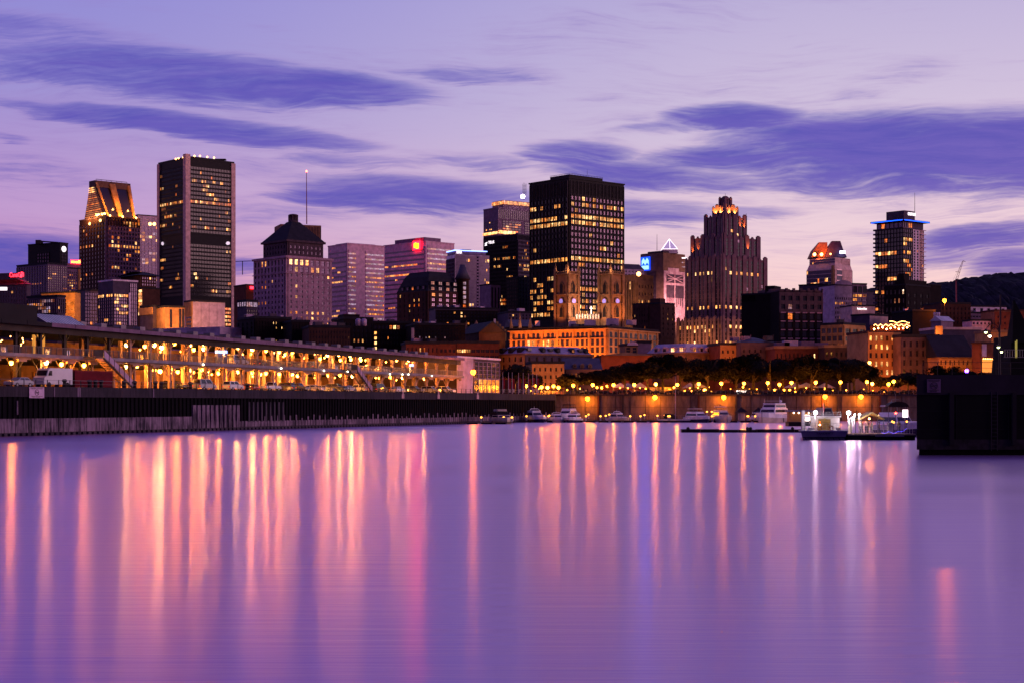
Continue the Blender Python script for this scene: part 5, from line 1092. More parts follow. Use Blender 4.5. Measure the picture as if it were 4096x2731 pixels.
mat('bulb', (.8, .5, .2), emit=(1, .42, .12), es=14, samp='NONE'); mat('bulb_strong', (.8, .5, .2), emit=(1, .42, .12), es=60)
mb = MB(); r = random.Random(4)
for k in range(34): q = a.lerp(e, (k + .5) / 34); mb.ball((q.x, 480.9, zt_ - .1 + .25 * math.sin(k * 1.3)), .12, 5, 4)
for k in range(16): q = a.lerp(e, .45 + .035 * k); mb.ball((q.x, 480.9, zt_ + .5 + .6 * abs(math.sin(k * .35 + 1.2))), .12, 5, 4)
mb.build('string_lights', 'bulb', t)
for k in range(9): mb = MB(); q = a.lerp(e, .04 + .113 * k); mb.ball((q.x, 482, a.z + .9 + .25 * (k % 3)), .22, 8, 5); mb.build('table_lamp', 'bulb_strong', t)
lamp('floodlight', 'POINT', (a.x * .5 + e.x * .5, 484, a.z + 1.6), 900, (1, .3, .06), t, .3); lamp('floodlight', 'POINT', (e.x - 2, 484, a.z + 1.6), 500, (1, .3, .06), t, .3)
b = simple('stone_house', 'dim brown stone house with tall dark windows right of the glowing one', 'house', 3598, 3603, 3755, 1349, 470, 8, 'stone_warm', W(6, 4, 1358, 1505, ww=.38, wh=.6, lit=.0, m='stone_dark', **WN), D=16); b.done(); flood(3670, 1510, 456, 5200, (1, .2, .03), ty=1440, dY=14)
b = simple('gabled_building', 'low house with a huge near-black roof over an orange lit ground floor', 'house', 3748, 3754, 3896, 1428, 462, 6, 'orange_stucco', W(8, 1, 1436, 1462, ww=.32, wh=.7, lit=0, **WN), D=18, roof=None); gable_roof(b, 1335, 'roof_dark', 'R'); b.done(); flood(3850, 1496, 450, 6500, (1, .33, .04), ty=1450, dY=12); flood(3790, 1496, 450, 5000, (1, .33, .04), ty=1450, dY=12)
b = Bld('brick_house', 'red rendered house with a glowing orange shopfront near the right edge', 'house', 3888, 3924, 3996, 1374, 455, 30, ); b.core('red_brick'); b.roof('brown_brick', .5)
mb = MB(); b.slab(mb, 'R', .4, b.LR - .3, b.z(1488), b.z(1433), .05, .2); mb.build('shopfront', mat('shop_glow', (.6, .3, .1), emit=(1, .33, .04), es=.9), b.root)
mb = MB(); b.slab(mb, 'R', b.LR * .04, b.LR * .28, b.z(1425), b.z(1376), .05, .2); mb.build('pale_panel', 'lilac_panel', b.root)
mb = MB()
for k in range(9): p = b.C + b.dR * b.LR * (.1 + .1 * k) + Vector((.1, -.4, 0)); mb.ball((p.x, p.y, b.z(1434)), .14, 5, 4)
mb.build('string_lights', 'bulb', b.root); b.done(); flood(3915, 1500, 440, 5000, (1, .22, .03), tx=3900, ty=1430, dY=14)
b = simple('stone_house', 'orange lit stone house with a moulded cornice at the right edge', 'house', 3955, 3962, 4070, 1330, 520, 8, 'orange_stucco', W(4, 2, 1345, 1400, ww=.3, wh=.5, lit=0, m='orange_stucco', **WN), D=12, roof='stone_warm'); b.done(); flood(4000, 1420, 500, 16000, (1, .34, .05), ty=1360, dY=20)
# higher rows on the right
b = simple('gabled_building', 'small lilac gabled house with three pale roof vents', 'house', 3724, 3764, 3812, 1284, 700, 40, 'purple_panel', None, None, roof=None); gable_roof(b, 1263, 'roof_lilac', 'R')
for k in range(3): mb = MB(); p = P(3738 + 9 * k, 1258, 705); mb.lathe((p.x, p.y, p.z - 1.5), [(.45, 0), (.45, 1.6), (.6, 2), (.1, 2.4)], 8); mb.build('roof_vent', 'white_panel', b.root)
b.done()
b = simple('low_building', 'dark low block with a rose side wall left of the blue-edged tower foot', 'building', 3405, 3478, 3550, 1262, 780, 38, 'dark_purple', None, None)
mb = MB(); b.slab(mb, 'R', 0, b.LR, b.z(1300), b.z(1264), .05, .3); mb.build('rose_wall', 'pillar_pink', b.root); b.done()
b = simple('brick_block', 'dark brick block with a pale coping under the big orange star lamp', 'building', 3755, 3762, 3882, 1216, 820, 12, 'brown_brick', W(8, 4, 1226, 1300, ww=.35, wh=.5, lit=.05, **WN), D=20); b.done()
b = simple('low_building', 'dark block with a flat purple parapet between the gabled house and the brick block', 'building', 3640, 3650, 3740, 1246, 760, 15, 'black_brick', None, D=20); clutter(b, 3, 18); b.done()
b = simple('low_building', 'low white building with two dark openings below the hill', 'building', 3876, 3882, 4025, 1228, 900, 12, 'white_panel', W(5, 1, 1232, 1250, ww=.4, wh=.8, lit=0, m='white_panel', **WN), D=15); b.done()
b = simple('low_building', 'long lilac building with ribbon windows stepping down below the white one', 'building', 3855, 3862, 3990, 1254, 850, 10, 'purple_panel', W(10, 2, 1260, 1288, ww=.8, wh=.45, lit=.05, glass='glass_mid', style='window'), D=15); clutter(b, 3, 19); b.done()
b = simple('low_building', 'small pale penthouse with one amber window in the lower roofs', 'building', 3880, 3886, 3962, 1284, 800, 10, 'lilac_panel', W(5, 1, 1288, 1300, ww=.5, wh=.7, lit=.2, **WN), D=10); b.done()
b = simple('brick_block', 'brown brick block with two square openings at the right edge below the hill', 'building', 3970, 3978, 4140, 1246, 800, 10, 'stone_warm', W(6, 3, 1256, 1330, ww=.25, wh=.35, lit=0, m='red_brick', **WN), D=15, roof='brown_brick'); b.done(); flood(4050, 1340, 780, 14000, (1, .3, .1), ty=1290, dY=25)
b = simple('low_building', 'long rose parapet wall with one bright orange lit block', 'building', 3735, 3742, 3925, 1318, 600, 8, 'dark_purple', None, D=15, roof='pillar_pink'); mb = MB(); p = P(3754, 1322, 594); mb.box(p, (2.6, 2, 3.2)); mb.build('stair_head', 'orange_stucco', b.root); b.done(); lamp('floodlight', 'POINT', P(3745, 1330, 590), 1500, (1, .35, .06), b.root, .3)
# big orange lamp over the right-hand roofs
def street_lamp(px, py, Y, z0, r, key, label, pw=0, col=(1, .3, .04), group=None, nm='street_lamp', cat='street lamp', post='steel_dark', hook=False):
    g = P(px, py, Y); t = thing(nm, label, cat, (g.x, g.y, z0), 0, group); mb = MB()
    mb.rod((g.x, g.y + .0, z0), (g.x, g.y, g.z - r * .9), .14 if r > .3 else .07, .07 if r > .3 else .05, 6); mb.build('post', post, t)
    mb = MB(); mb.ball(g, r, 10, 7); mb.build('globe', key, t); mb = MB(); mb.lathe((g.x, g.y, g.z + r * .8), [(r * .8, 0), (r * .4, r * .3), (.02, r * .5)], 8); mb.build('cap', 'steel_dark', t)
    if (key if isinstance(key, str) else key.name) in GL: light_of(key if isinstance(key, str) else key.name, g, r, t)
    return t
glow('glow_orange', (1, .24, .006), 330, 16); glow('glow_amber', (1, .30, .03), 420, 26); glow('glow_warm', (1, .39, .085), 420, 40)
glow('glow_white', (1, .86, .84), 95, 9); mat('glow_green', (.7, .8, .5), emit=(.8, .9, .4), es=9); glow('glow_small', (1, .36, .03), 26, 6)
street_lamp(3778, 1203, 760, 25, .95, (glow('glow_huge', (1, .20, .006), 900, 16) and 'glow_huge'), 'big orange street lamp shining above the dark roofs on the right')
# ------------------------------------------------------------------ long pier on the left, running away from the viewer
PA = Vector((-71.7, 224, 0)); PD = Vector((75, 180, 0)).normalized(); NW = Vector((PD.y, -PD.x, 0)); PANG = math.atan2(PD.y, PD.x)
def pp(s, off=0., z=0.): v = PA + PD * s - NW * off; return Vector((v.x, v.y, z))
def al(px, off=0.):
    u = (px - 2048) / F; b = PA - NW * off; return (u * b.y - b.x) / (PD.x - u * PD.y)
def pbar(mb, s0, s1, o0, o1, z0, z1, mi=0, z0b=None, z1b=None):
    a, b, c, d = pp(s0, o0), pp(s1, o0), pp(s1, o1), pp(s0, o1)
    za, zb = (z0, z1); z0b = z0 if z0b is None else z0b; z1b = z1 if z1b is None else z1b
    mb.hexa([(a.x, a.y, za), (b.x, b.y, z0b), (c.x, c.y, z0b), (d.x, d.y, za)], [(a.x, a.y, zb), (b.x, b.y, z1b), (c.x, c.y, z1b), (d.x, d.y, zb)])
# stained concrete: tide marks and streaks belong to the surface
def stained(key, lo, hi, streak=3.0):
    m = bpy.data.materials.new(key); m.use_nodes = True; nt = m.node_tree; bs = nt.nodes['Principled BSDF']; bs.inputs['Roughness'].default_value = .9
    g = nt.nodes.new('ShaderNodeNewGeometry'); mp = nt.nodes.new('ShaderNodeMapping'); mp.inputs['Scale'].default_value = (streak, streak, .25); nt.links.new(g.outputs['Position'], mp.inputs[0])
    a = noise(nt, mp.outputs[0], 1, 5, .65); b = noise(nt, g.outputs['Position'], .25, 5, .6); f = smooth(a * .6 + b * .4, .38, .62)
    nt.links.new(mixc(nt, f, lo, hi), bs.inputs['Base Color']); m.cycles.emission_sampling = 'NONE'; MAT[key] = m
stained('cap_concrete', (.008, .005, .009), (.035, .022, .035)); stained('tide_concrete', (.02, .012, .024), (.30, .20, .28)); stained('wet_concrete', (.02, .014, .025), (.07, .05, .07)); stained('quay_concrete', (.08, .055, .05), (.17, .12, .11), 1.2)
SA, SE = -140, al(2085) + 22
t = thing('pier_wall', 'long black sheet-piled pier wall with a pale tide band, left side', 'pier', pp(60, -.4, 0))
mb = MB()
for k in range(34): s = SA + (SE - SA) * k / 34; e = SA + (SE - SA) * (k + 1) / 34; pbar(mb, s + .04, e - .04, -.55, .3, 5.55, 7.06)
mb.build('concrete_cap', 'cap_concrete', t)
mb = MB(); s = SA
while s < SE: pbar(mb, s, s + .55, -.12, .2, .0, 5.55); pbar(mb, s + .55, s + 1.1, -.34, .2, .0, 5.55); s += 1.1
mb.build('sheet_piling', mat('pile_black', (.004, .003, .005), .95), t)
s7 = al(757); mb = MB(); s = SA
while s < s7: e = min(s7, s + 9.5); pbar(mb, s + .06, e - .06, -.62, .1, .45, 2.45); s += 9.5
mb.build('tide_band', 'tide_concrete', t)
mb = MB(); s = s7
while s < SE: pbar(mb, s, s + .62, -.46, .1, .55, 1.55); pbar(mb, s + .62, s + 1.1, -.37, .1, .55, 1.5); s += 1.1
mb.build('tide_band', 'tide_concrete', t)
mb = MB(); s = al(1050); r = random.Random(5)
while s < SE: pbar(mb, s, s + .5, -.44, .1, 1.5, 1.9 + r.random() * .7); s += 2.2
mb.build('plank_row', 'tide_concrete', t)
mb = MB(); s = SA
while s < SE: pbar(mb, s, s + .7, -.78, .1, -.1, .38); s += 1.25
pbar(mb, SA, SE, -.5, .1, .38, .5); mb.build('fender_row', 'wet_concrete', t)
a, e = al(760), al(953); st = (e - a) / 11
for k in range(11): mb = MB(); pbar(mb, a + k * st, a + k * st + st * .66, -.62, .1, .5, 4.35); mb.build('timber_plank', 'tide_concrete', t)
mb = MB()
for k in range(9): s = al(985 + 17 * k); pbar(mb, s, s + .5, -.5, .1, 1.4, 4.9)
mb.build('pile_row', 'wet_concrete', t)
for px in (54, 202, 297, 304, 600): mb = MB(); s = al(px); pbar(mb, s, s + .22, -.64, -.5, 5.6 if px != 54 else 3.0, 7.0 if px != 54 else 5.0); mb.build('ladder', 'tide_concrete', t)
for px in (1600, 1743, 1900): mb = MB(); s = al(px); pbar(mb, s - .6, s + .6, -.75, -.56, 5.75, 6.65); pbar(mb, s - .25, s + .25, -.75, -.56, 6.65, 7.25); mb.build('mooring_plate', 'pillar_pink', t)
def no_wake(px0, px1, y0, y1, Y, d, n, parent_label, cat='sign'):
    a, c = P(px0, y1, Y), P(px1, y0, Y); d = Vector(d).normalized(); w_ = abs(c.x - a.x) / d.x; h = c.z - a.z
    t = thing('warning_sign', parent_label, cat, a); o = Vector(a)
    def pl(nm, m, x0, x1, z0, z1, t0, t1):
        mb = MB(); q = [o + d * x0 + n * t0, o + d * x1 + n * t0, o + d * x1 + n * t1, o + d * x0 + n * t1]; q = [(v.x, v.y) for v in q]
        ar = sum(q[i][0] * q[(i + 1) % 4][1] - q[(i + 1) % 4][0] * q[i][1] for i in range(4))
        if ar < 0: q.reverse()
        mb.prism(q, a.z + z0, a.z + z1); return mb.build(nm, m, t)
    pl('panel', 'sign_board', 0, w_, 0, h, 0, .06)
    pl('bar', 'steel_dark', w_ * .12, w_ * .88, h * .83, h * .86, .06, .08); pl('bar', 'steel_dark', w_ * .12, w_ * .88, h * .155, h * .185, .06, .08)
    text_into(t, 'PAS DE VAGUES', o + d * w_ * .07 + n * .06 + Vector((0, 0, h * .885)), d, h * .072, 'steel_dark', w=w_ * .86, depth=.02, n=n)
    text_into(t, 'NO WAKE', o + d * w_ * .22 + n * .06 + Vector((0, 0, h * .055)), d, h * .075, 'steel_dark', w=w_ * .5, depth=.02, n=n)
    mb = MB(); c0 = o + d * w_ * .5 + n * .07 + Vector((0, 0, h * .5)); R_ = min(w_, h) * .26; up = Vector((0, 0, 1)); L_ = [c0 + d * R_ * math.cos(k * PI / 12) + up * R_ * math.sin(k * PI / 12) for k in range(24)]
    for k in range(24): mb.rod(L_[k], L_[(k + 1) % 24], R_ * .09, n=4)
    mb.rod(c0 + (-d + up) * R_ * .7, c0 + (d - up) * R_ * .7, R_ * .09, n=4)
    wv = [c0 + d * R_ * (x / 6 - 1) + up * R_ * .13 * math.sin((x / 12) * 2 * PI + PI) for x in range(13)]
    for k in range(12): mb.rod(wv[k], wv[k + 1], R_ * .13, n=4)
    mb.build('wave_symbol', 'steel_dark', t); return t
mat('sign_board', (.60, .42, .55), .7)
s = al(116, -.7); q = pp(s, -.7); no_wake(116, 151, 1546, 1590, q.y, PD, NW, 'pale no-wake sign on the pier wall at the far left')

# guard rail on the pier edge
t = thing('guard_rail', 'low steel guard rail with dark posts along the pier edge', 'railing', pp(60, .8, 7))
mb = MB(); pbar(mb, -60, SE, .75, .8, 8.02, 8.07); pbar(mb, -60, SE, .75, .8, 7.5, 7.53); mb.build('rail', 'steel', t)
pm = None
for k in range(96):
    s = -30 + (SE + 30) * k / 95; q = pp(s, .78, 7)
    if pm is None: mb = MB(); mb.rod((0, 0, 0), (0, 0, 1.1), .07, n=5); pm = mb.mesh('post', 'steel_dark')
    o = bpy.data.objects.new('post', pm); COL.objects.link(o); o.parent = t; o.location = q - Vector(parent_world(t))
for k, px in enumerate((258, 358, 382, 405, 497, 539, 622, 645, 762, 990)):
    q = pp(al(px, 1.5), 1.5, 7); t = thing('bollard', f'black bollard on the pier edge, {ordw(k)} from the left', 'bollard', q, group='bollards on the pier edge'); mb = MB(); mb.lathe(q, [(.3, 0), (.26, .8), (.38, .9), (.38, 1.15), (.2, 1.25)], 8); mb.build('post', 'steel_dark', t)

# two-storey pier shed
OF = 12.0; B0 = al(161, OF); B1 = al(1826, OF); BN = 27; BP = (B1 - B0) / BN; SL = B0 - 7 * BP
def zr(s): return 16.75 + (15.45 - 16.75) * (s - B0) / (B1 - B0)
def zd(s): return 12.1 + (11.35 - 12.1) * (s - B0) / (B1 - B0)
t = thing('pier_shed', 'long open two-storey pier shed with a pale roof edge and lamplit parking decks', 'building', pp((SL + B1) / 2, OF + 14, 7)); shed = t
mat('shed_paint', (.46, .28, .20), .7); mat('shed_dark', (.05, .04, .035), .7); mat('shed_wall', (.26, .13, .075), .8)
def sb(nm, m, s0, s1, o0, o1, z0, z1, rel='r'):
    f = zr if rel == 'r' else zd if rel == 'd' else (lambda s: 0)
    mb = MB(); pbar(mb, s0, s1, o0, o1, f(s0) + z0, f(s0) + z1, 0, f(s1) + z0, f(s1) + z1); return mb.build(nm, m, t)
sb('roof', 'roof_dark', SL, B1, OF - 2.0, OF + 30, -.1, .35)
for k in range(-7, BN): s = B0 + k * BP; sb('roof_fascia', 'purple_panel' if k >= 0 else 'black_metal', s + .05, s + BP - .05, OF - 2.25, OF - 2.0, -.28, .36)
sb('roof_beam', 'shed_dark', SL, B1, OF - 1.2, OF - .8, -1.3, -.1)
sb('deck_slab', 'concrete_dark', SL, B1, OF - 1.8, OF + 30, -.35, 0, 'd')
sb('deck_edge', 'concrete', SL, B1, OF - 2.05, OF - 1.8, -.42, .12, 'd')
mb = MB()
for k in range(-7, BN):                                                  # shallow arches below the deck edge
    s = B0 + k * BP
    for q in range(6): a, e = s + BP * q / 6, s + BP * (q + 1) / 6; dz = .9 - .75 * math.sin((q + .5) / 6 * PI); pbar(mb, a, e, OF - 1.4, OF - 1.1, zd(a) - .42 - dz, zd(a) - .35)
mb.build('deck_arches', 'shed_paint', t)
sb('back_wall', 'shed_wall', SL, B1, OF + 28, OF + 28.4, 0, 3.9, 'd')
mb = MB(); pbar(mb, SL, B1, OF + 26, OF + 26.4, 7.0, zd(B0) - .4, 0, 7.0, zd(B1) - .4); mb.build('back_wall', 'shed_wall', t)
nc = 0
for k in range(-6, BN + 1):
    s = B0 + k * BP
    for off, w_ in ((OF, .22), (OF + 9, .28), (OF + 19, .3)):
        if off > OF + 9 and k % 2: continue
        mb = MB(); pbar(mb, s - w_, s + w_, off - w_, off + w_, 7, zr(s) - .1)
        if off == OF:
            for dz0, zt_ in ((zr(s) - .3, 1), (zd(s) - .5, 1)):
                for sg in (-1, 1): mb.rod(pp(s, off, dz0 - 2.4), pp(s + sg * 2.1, off, dz0 - .1), .11, n=4)
        mb.build('column', 'shed_paint' if k > 3 else 'shed_dark', t)  # near columns darker: shade of the unlit bays put into their colour
for k in range(-6, BN):                                                   # railing panels of the upper deck
    s = B0 + k * BP; mb = MB()
    for q in range(20): a = s + BP * q / 20 + .15; pbar(mb, a, a + .06, OF - 1.78, OF - 1.73, zd(s) + .12, zd(s) + 1.2)
    for q in range(4): a = s + BP * q / 4 + .2; pbar(mb, a, a + .08, OF - 1.85, OF - 1.75, zd(s) + .1, zd(s) + 1.25)
    pbar(mb, s, s + BP, OF - 1.84, OF - 1.76, zd(s) + 1.2, zd(s) + 1.27); mb.build('railing_panel', 'railing_grey', t) if 'railing_grey' in MAT else mb.build('railing_panel', mat('railing_grey', (.20, .17, .17), .6), t)
for k in range(-1, 24): s = B0 + 26 + k * BP * .97; sb('roof_vent', 'concrete' if k % 1 == 0 else 'stone', s, s + 1.5, OF + 8, OF + 9.5, .3, 1.9); sb('roof_monitor', 'concrete_dark', s - 4.2, s, OF + 8.4, OF + 12, .3, 1.5)
for k in range(0, BN):
    s = B0 + (k + .5) * BP; mb = MB(); pbar(mb, s - .16, s + .16, OF + 1, OF + 1.32, 7, zd(s) - .35); mb.rod(pp(s, OF + 1.1, zd(s) - 2.6), pp(s + (1.6 if k % 2 else -1.6), OF + 1.1, zd(s) - .4), .1, n=4); mb.build('inner_post', 'shed_paint', t)
r = random.Random(8)
for k in range(2, BN):                                                    # back-wall doors with lamplight put into their orange colour, lit windows above
    s = B0 + k * BP
    if r.random() < .8: mb = MB(); pbar(mb, s + 1, s + 3.4 + r.random(), OF + 25.8, OF + 26, 7.2, 10.3); mb.build('door', 'orange_stucco', t)
    if r.random() < .55: mb = MB(); pbar(mb, s + .6, s + 2.2, OF + 27.8, OF + 28, zd(s) + .4, zd(s) + 2.6); mb.build('lit_window', 'lit_pale' if r.random() < .5 else 'lit_warm', t)
a_, e_ = al(137, OF + 4), al(180, OF + 4)                                 # glowing door frame, near end
mb = MB(); z0_ = zd(a_); pbar(mb, a_, a_ + .35, OF + 4, OF + 4.4, z0_, z0_ + 3.4); pbar(mb, e_ - .35, e_, OF + 4, OF + 4.4, z0_, z0_ + 3.4); pbar(mb, a_ + .35, e_ - .35, OF + 4, OF + 4.4, z0_ + 3.0, z0_ + 3.4); mb.build('door_frame', mat('frame_glow', (.6, .35, .1), emit=(1, .38, .06), es=.7), t)
s_, g_ = SL, al(110, OF + 6); mb = MB(); pbar(mb, SL - 20, al(118, OF), OF - 1.5, OF + 12, 16.6, 19.6); mb.build('roof_house', 'black_metal', t)
mb = MB(); a_, e_ = al(108, OF + 10), al(262, OF + 10)
pbar(mb, a_, e_, OF + 6, OF + 12, 17.2, 17.5); k_ = 34
mb.build('skylight_kerb', 'white_panel', t)
for k in range(12):
    a0 = a_ + (e_ - a_) * k / 12; a1 = a_ + (e_ - a_) * (k + 1) / 12
    mb = MB(); 
    for q, (f0, f1) in enumerate(((0, .5), (.5, 1))):
        p0, p1 = a0 + (a1 - a0) * f0, a0 + (a1 - a0) * f1; c = [pp(p0, OF + 5.5, 17.5), pp(p1, OF + 5.5, 17.5), pp(p1, OF + 9, 19.3), pp(p0, OF + 9, 19.3)]; mb.face(c, q)
    mb.build('skylight', ['white_paint', mat('skylight_green', (.03, .12, .13), .4)], t)
# string of tiny lamps in the dark left bays
mb = MB()
for px, y in ((8, 1361), (3, 1365), (42, 1346), (90, 1353), (92, 1360), (93, 1368), (85, 1376), (83, 1382), (130, 1357), (163, 1357), (10, 1311)): q = pp(al(px, OF + 6), OF + 6); mb.ball((q.x, q.y, zat(y, q.y)), .1, 5, 4)
mb.build('string_lights', 'bulb', t)

def hung(proto, px, py, off, label, group):
    q = pp(al(px, off), off); loc = (q.x, q.y, zat(py, q.y))
    if proto.get('_used'): return copy_tree(proto, loc, 0, label, group)
    proto['_used'] = 1; proto.location = loc; WL[proto.name] = loc; tag(proto, label, None, group); return proto
def mk_hanging(key, rr):
    t = thing('hanging_lamp', None, 'lamp', (0, 0, 0)); mb = MB(); mb.ball((0, 0, 0), rr, 8, 6); mb.build('globe', key, t); light_of(key, (0, 0, 0), rr, t)
    mb = MB(); mb.rod((0, 0, rr), (0, 0, 1.5), .03, n=4); mb.build('rod', 'steel_dark', t); mb = MB(); mb.lathe((0, 0, rr * .75), [(rr * 1.1, 0), (rr * .5, rr * .5), (.03, rr * .6)], 8); mb.build('shade', 'steel_dark', t); return t
PRO = {k: mk_hanging(k2, r_) for k, k2, r_ in (('a', 'glow_amber', .34), ('w', 'glow_warm', .37), ('g', 'glow_green2', .34), ('s', 'glow_amber', .19))} if glow('glow_green2', (1, .48, .10), 320) else 0
UP = [(505, 1380), (579, 1385), (617, 1380), (647, 1390), (698, 1374), (754, 1371), (763, 1379), (775, 1398), (812, 1375), (815, 1395), (951, 1392), (1001, 1415), (1009, 1397), (1064, 1402), (1093, 1414), (1117, 1407), (1142, 1417), (1169, 1410),
      (1265, 1416), (1280, 1434), (1310, 1420), (1322, 1434), (1355, 1419), (1362, 1439), (1400, 1422), (1404, 1437), (1440, 1429), (1443, 1439), (1465, 1464), (1484, 1426), (1520, 1429), (1586, 1440), (1633, 1439), (1666, 1439), (1695, 1441)]
LO = [(45, 1450), (185, 1449), (246, 1456), (336, 1460), (503, 1466), (548, 1463), (617, 1480), (640, 1484), (693, 1476), (711, 1486), (763, 1479), (773, 1489), (807, 1478), (834, 1491), (872, 1479), (874, 1491), (950, 1487), (996, 1484), (1009, 1490),
      (1041, 1497), (1054, 1486), (1064, 1492), (1093, 1499), (1111, 1488), (1117, 1495), (1168, 1496), (1190, 1502), (1216, 1496), (1265, 1499), (1311, 1501), (1360, 1500), (1410, 1503), (1518, 1511), (1560, 1508), (1610, 1510), (1668, 1514), (1697, 1514), (1750, 1516)]
for k, (x, y) in enumerate(UP): hung(PRO['gawwaw'[k % 6] if x < 900 else 'wawaga'[k % 6]], x, y, (13.5, 17, 21)[k % 3], f'bright globe hanging under the shed roof, {ordw(k)} along the upper parking deck', 'lamps hanging over the upper deck')
for k, (x, y) in enumerate(LO): hung(PRO['awaaga'[k % 6]], x, y, (10.8 if x < 340 else 14, 18, 22)[k % 3 if x > 340 else 0], f'bright globe hanging under the deck, {ordw(k)} along the lower parking level', 'lamps hanging over the lower level')
r = random.Random(9)
for k in range(30): x = 560 + k * 41; y = 1500 + (x - 560) * .018 - r.random() * 12 if k % 2 else 1402 + (x - 560) * .047 - r.random() * 8; hung(PRO['s'], x, y, 24 + r.random() * 2, f'small dim globe deep inside the pier shed, {ordw(k)} from the near end', 'small lamps deep inside the shed')
mat('glow_coolwhite', (.8, .8, .7), emit=(1, .88, .62), es=9)
for k, (x, y) in enumerate(((813, 1457), (1125, 1472), (1296, 1481), (1298, 1480), (1391, 1485), (1560, 1495), (1610, 1496), (1634, 1496), (1728, 1502))):
    if k == 3: continue
    q = pp(al(x, OF - 2.4), OF - 2.4); t = thing('bulkhead_lamp', f'small white lamp fixed below the deck edge, {ordw(k if k < 3 else k - 1)} from the near end', 'lamp', (q.x, q.y, zat(y, q.y)), group='lamps along the deck edge'); mb = MB(); mb.ball((q.x, q.y, zat(y, q.y)), .17, 8, 5); mb.build('bulb', 'glow_coolwhite', t); mb = MB(); mb.box((q.x - .1, q.y + .2, zat(y, q.y) + .2), (.3, .3, .12)); mb.build('bracket', 'steel', t)
# blue-white pay station sign boxes
for k, (x, y, w_) in enumerate(((876, 1407, 2.0), (900, 1407, 1.0), (1646, 1460, 1.6))):
    off = OF - .5; q = pp(al(x, off), off); z = zat(y, q.y); t = thing('pay_station', ['blue-white lit parking machine box on the upper deck', 'narrow lit sign box beside the parking machine on the upper deck', 'lit sign over the far pay station on the upper deck'][k], 'pay station', (q.x, q.y, zd(al(x, off))))
    mb = MB(); mb.box((q.x, q.y, z), (w_, .4, .5), rz=PANG); mb.build('lit_sign', mat('sign_blue', (.5, .6, .9), emit=(.35, .5, 1), es=2), t)
    mb = MB(); zz = zd(al(x, off)); mb.box((q.x, q.y, (z - .25 + zz) / 2), (w_ * .8, .5, z - .25 - zz), rz=PANG); mb.build('cabinet', 'glass_blue', t)

# outside stairs
def stair(px0, px1, off, label):
    s0, s1 = al(px0, off), al(px1, off); z0, z1 = zd(s0), 7.0; n_ = 20; t = thing('outside_stair', label, 'stairs', pp(s1, off, 7))
    mb = MB()
    for k in range(n_): a = s0 + (s1 - s0) * k / n_; e = s0 + (s1 - s0) * (k + 1) / n_; z = z0 + (z1 - z0) * (k + 1) / n_; pbar(mb, a, e, off, off + 1.5, z - .05, z + .03)
    mb.build('treads', 'shed_paint', t)
    for o_ in (off - .1, off + 1.5): mb = MB(); pbar(mb, s0, s1, o_, o_ + .1, z0 - .35, z0 + .05, 0, z1 - .1, z1 + .2); mb.build('stringer', 'steel_dark', t)
    mb = MB(); pbar(mb, s0, s1, off - .16, off - .12, z0 + .2, z0 + 1.25, 0, z1 + .25, z1 + 1.3); mb.build('side_panel', 'lilac_panel', t)
    mb = MB()
    for k in range(7): f = k / 6; a = s0 + (s1 - s0) * f; z = z0 + (z1 - z0) * f; pbar(mb, a, a + .08, off - .22, off - .16, z, z + 1.4)
    mb.build('rail_posts', 'steel_dark', t); mb = MB(); pbar(mb, s0 - 2.5, s0, off, OF - 1.8, z0 - .1, z0); pbar(mb, s0 - 2.5, s0, off - .1, off - .05, z0 + .1, z0 + 1.2); mb.build('landing', 'shed_dark', t)
stair(412, 533, OF - 4.0, 'nearer outside stair climbing to the upper deck, with a pale side panel')
stair(1427, 1487, OF - 4.0, 'farther outside stair climbing to the upper deck of the pier shed')

# pavilion at the end of the shed
b = Bld('glass_pavilion', 'modern pavilion of pink-lit panels and glass squares at the end of the shed', 'building', 1820, 1827, 1998, 1430, pp(al(1827, OF - 1), OF - 1).y, 67.4, D=26)
b.core('stone_dark'); b.facade('R', 'white_panel', 12, 1, 1432, 1569, f0=.0, f1=.36, ww=.9, wh=.99, glass='white_panel', lit=0, rel=.12)
b.facade('R', 'lilac_panel', 6, 4, 1441, 1508, f0=.38, f1=.99, ww=.92, wh=.92, style='window', glass='glass_mid', lit=0, rows={(0, 4): 'lit_dim'}, rel=.15); b.facade('R', 'lilac_panel', 6, 1, 1512, 1567, f0=.38, f1=.99, ww=.94, wh=.97, style='window', glass='glass_mid', lit=.75, pal=['lit_orange', 'lit_warm', 'lit_dim'], rel=.15)
b.roof('white_panel', .5); b.done()
q = pp(al(1893, 4), 4); street_lamp(1893, 1487, q.y, 7, .62, 'glow_orange', 'tall orange street lamp in front of the pavilion')
l_ = P(1893, 1487, q.y); 0 and lamp('lamp_glow', 'SPOT', l_ + Vector((.5, -.9, .3)), 9000, (1, .28, .08), None, .3, target=l_ + Vector((-1, 10, -1)), spot=150)

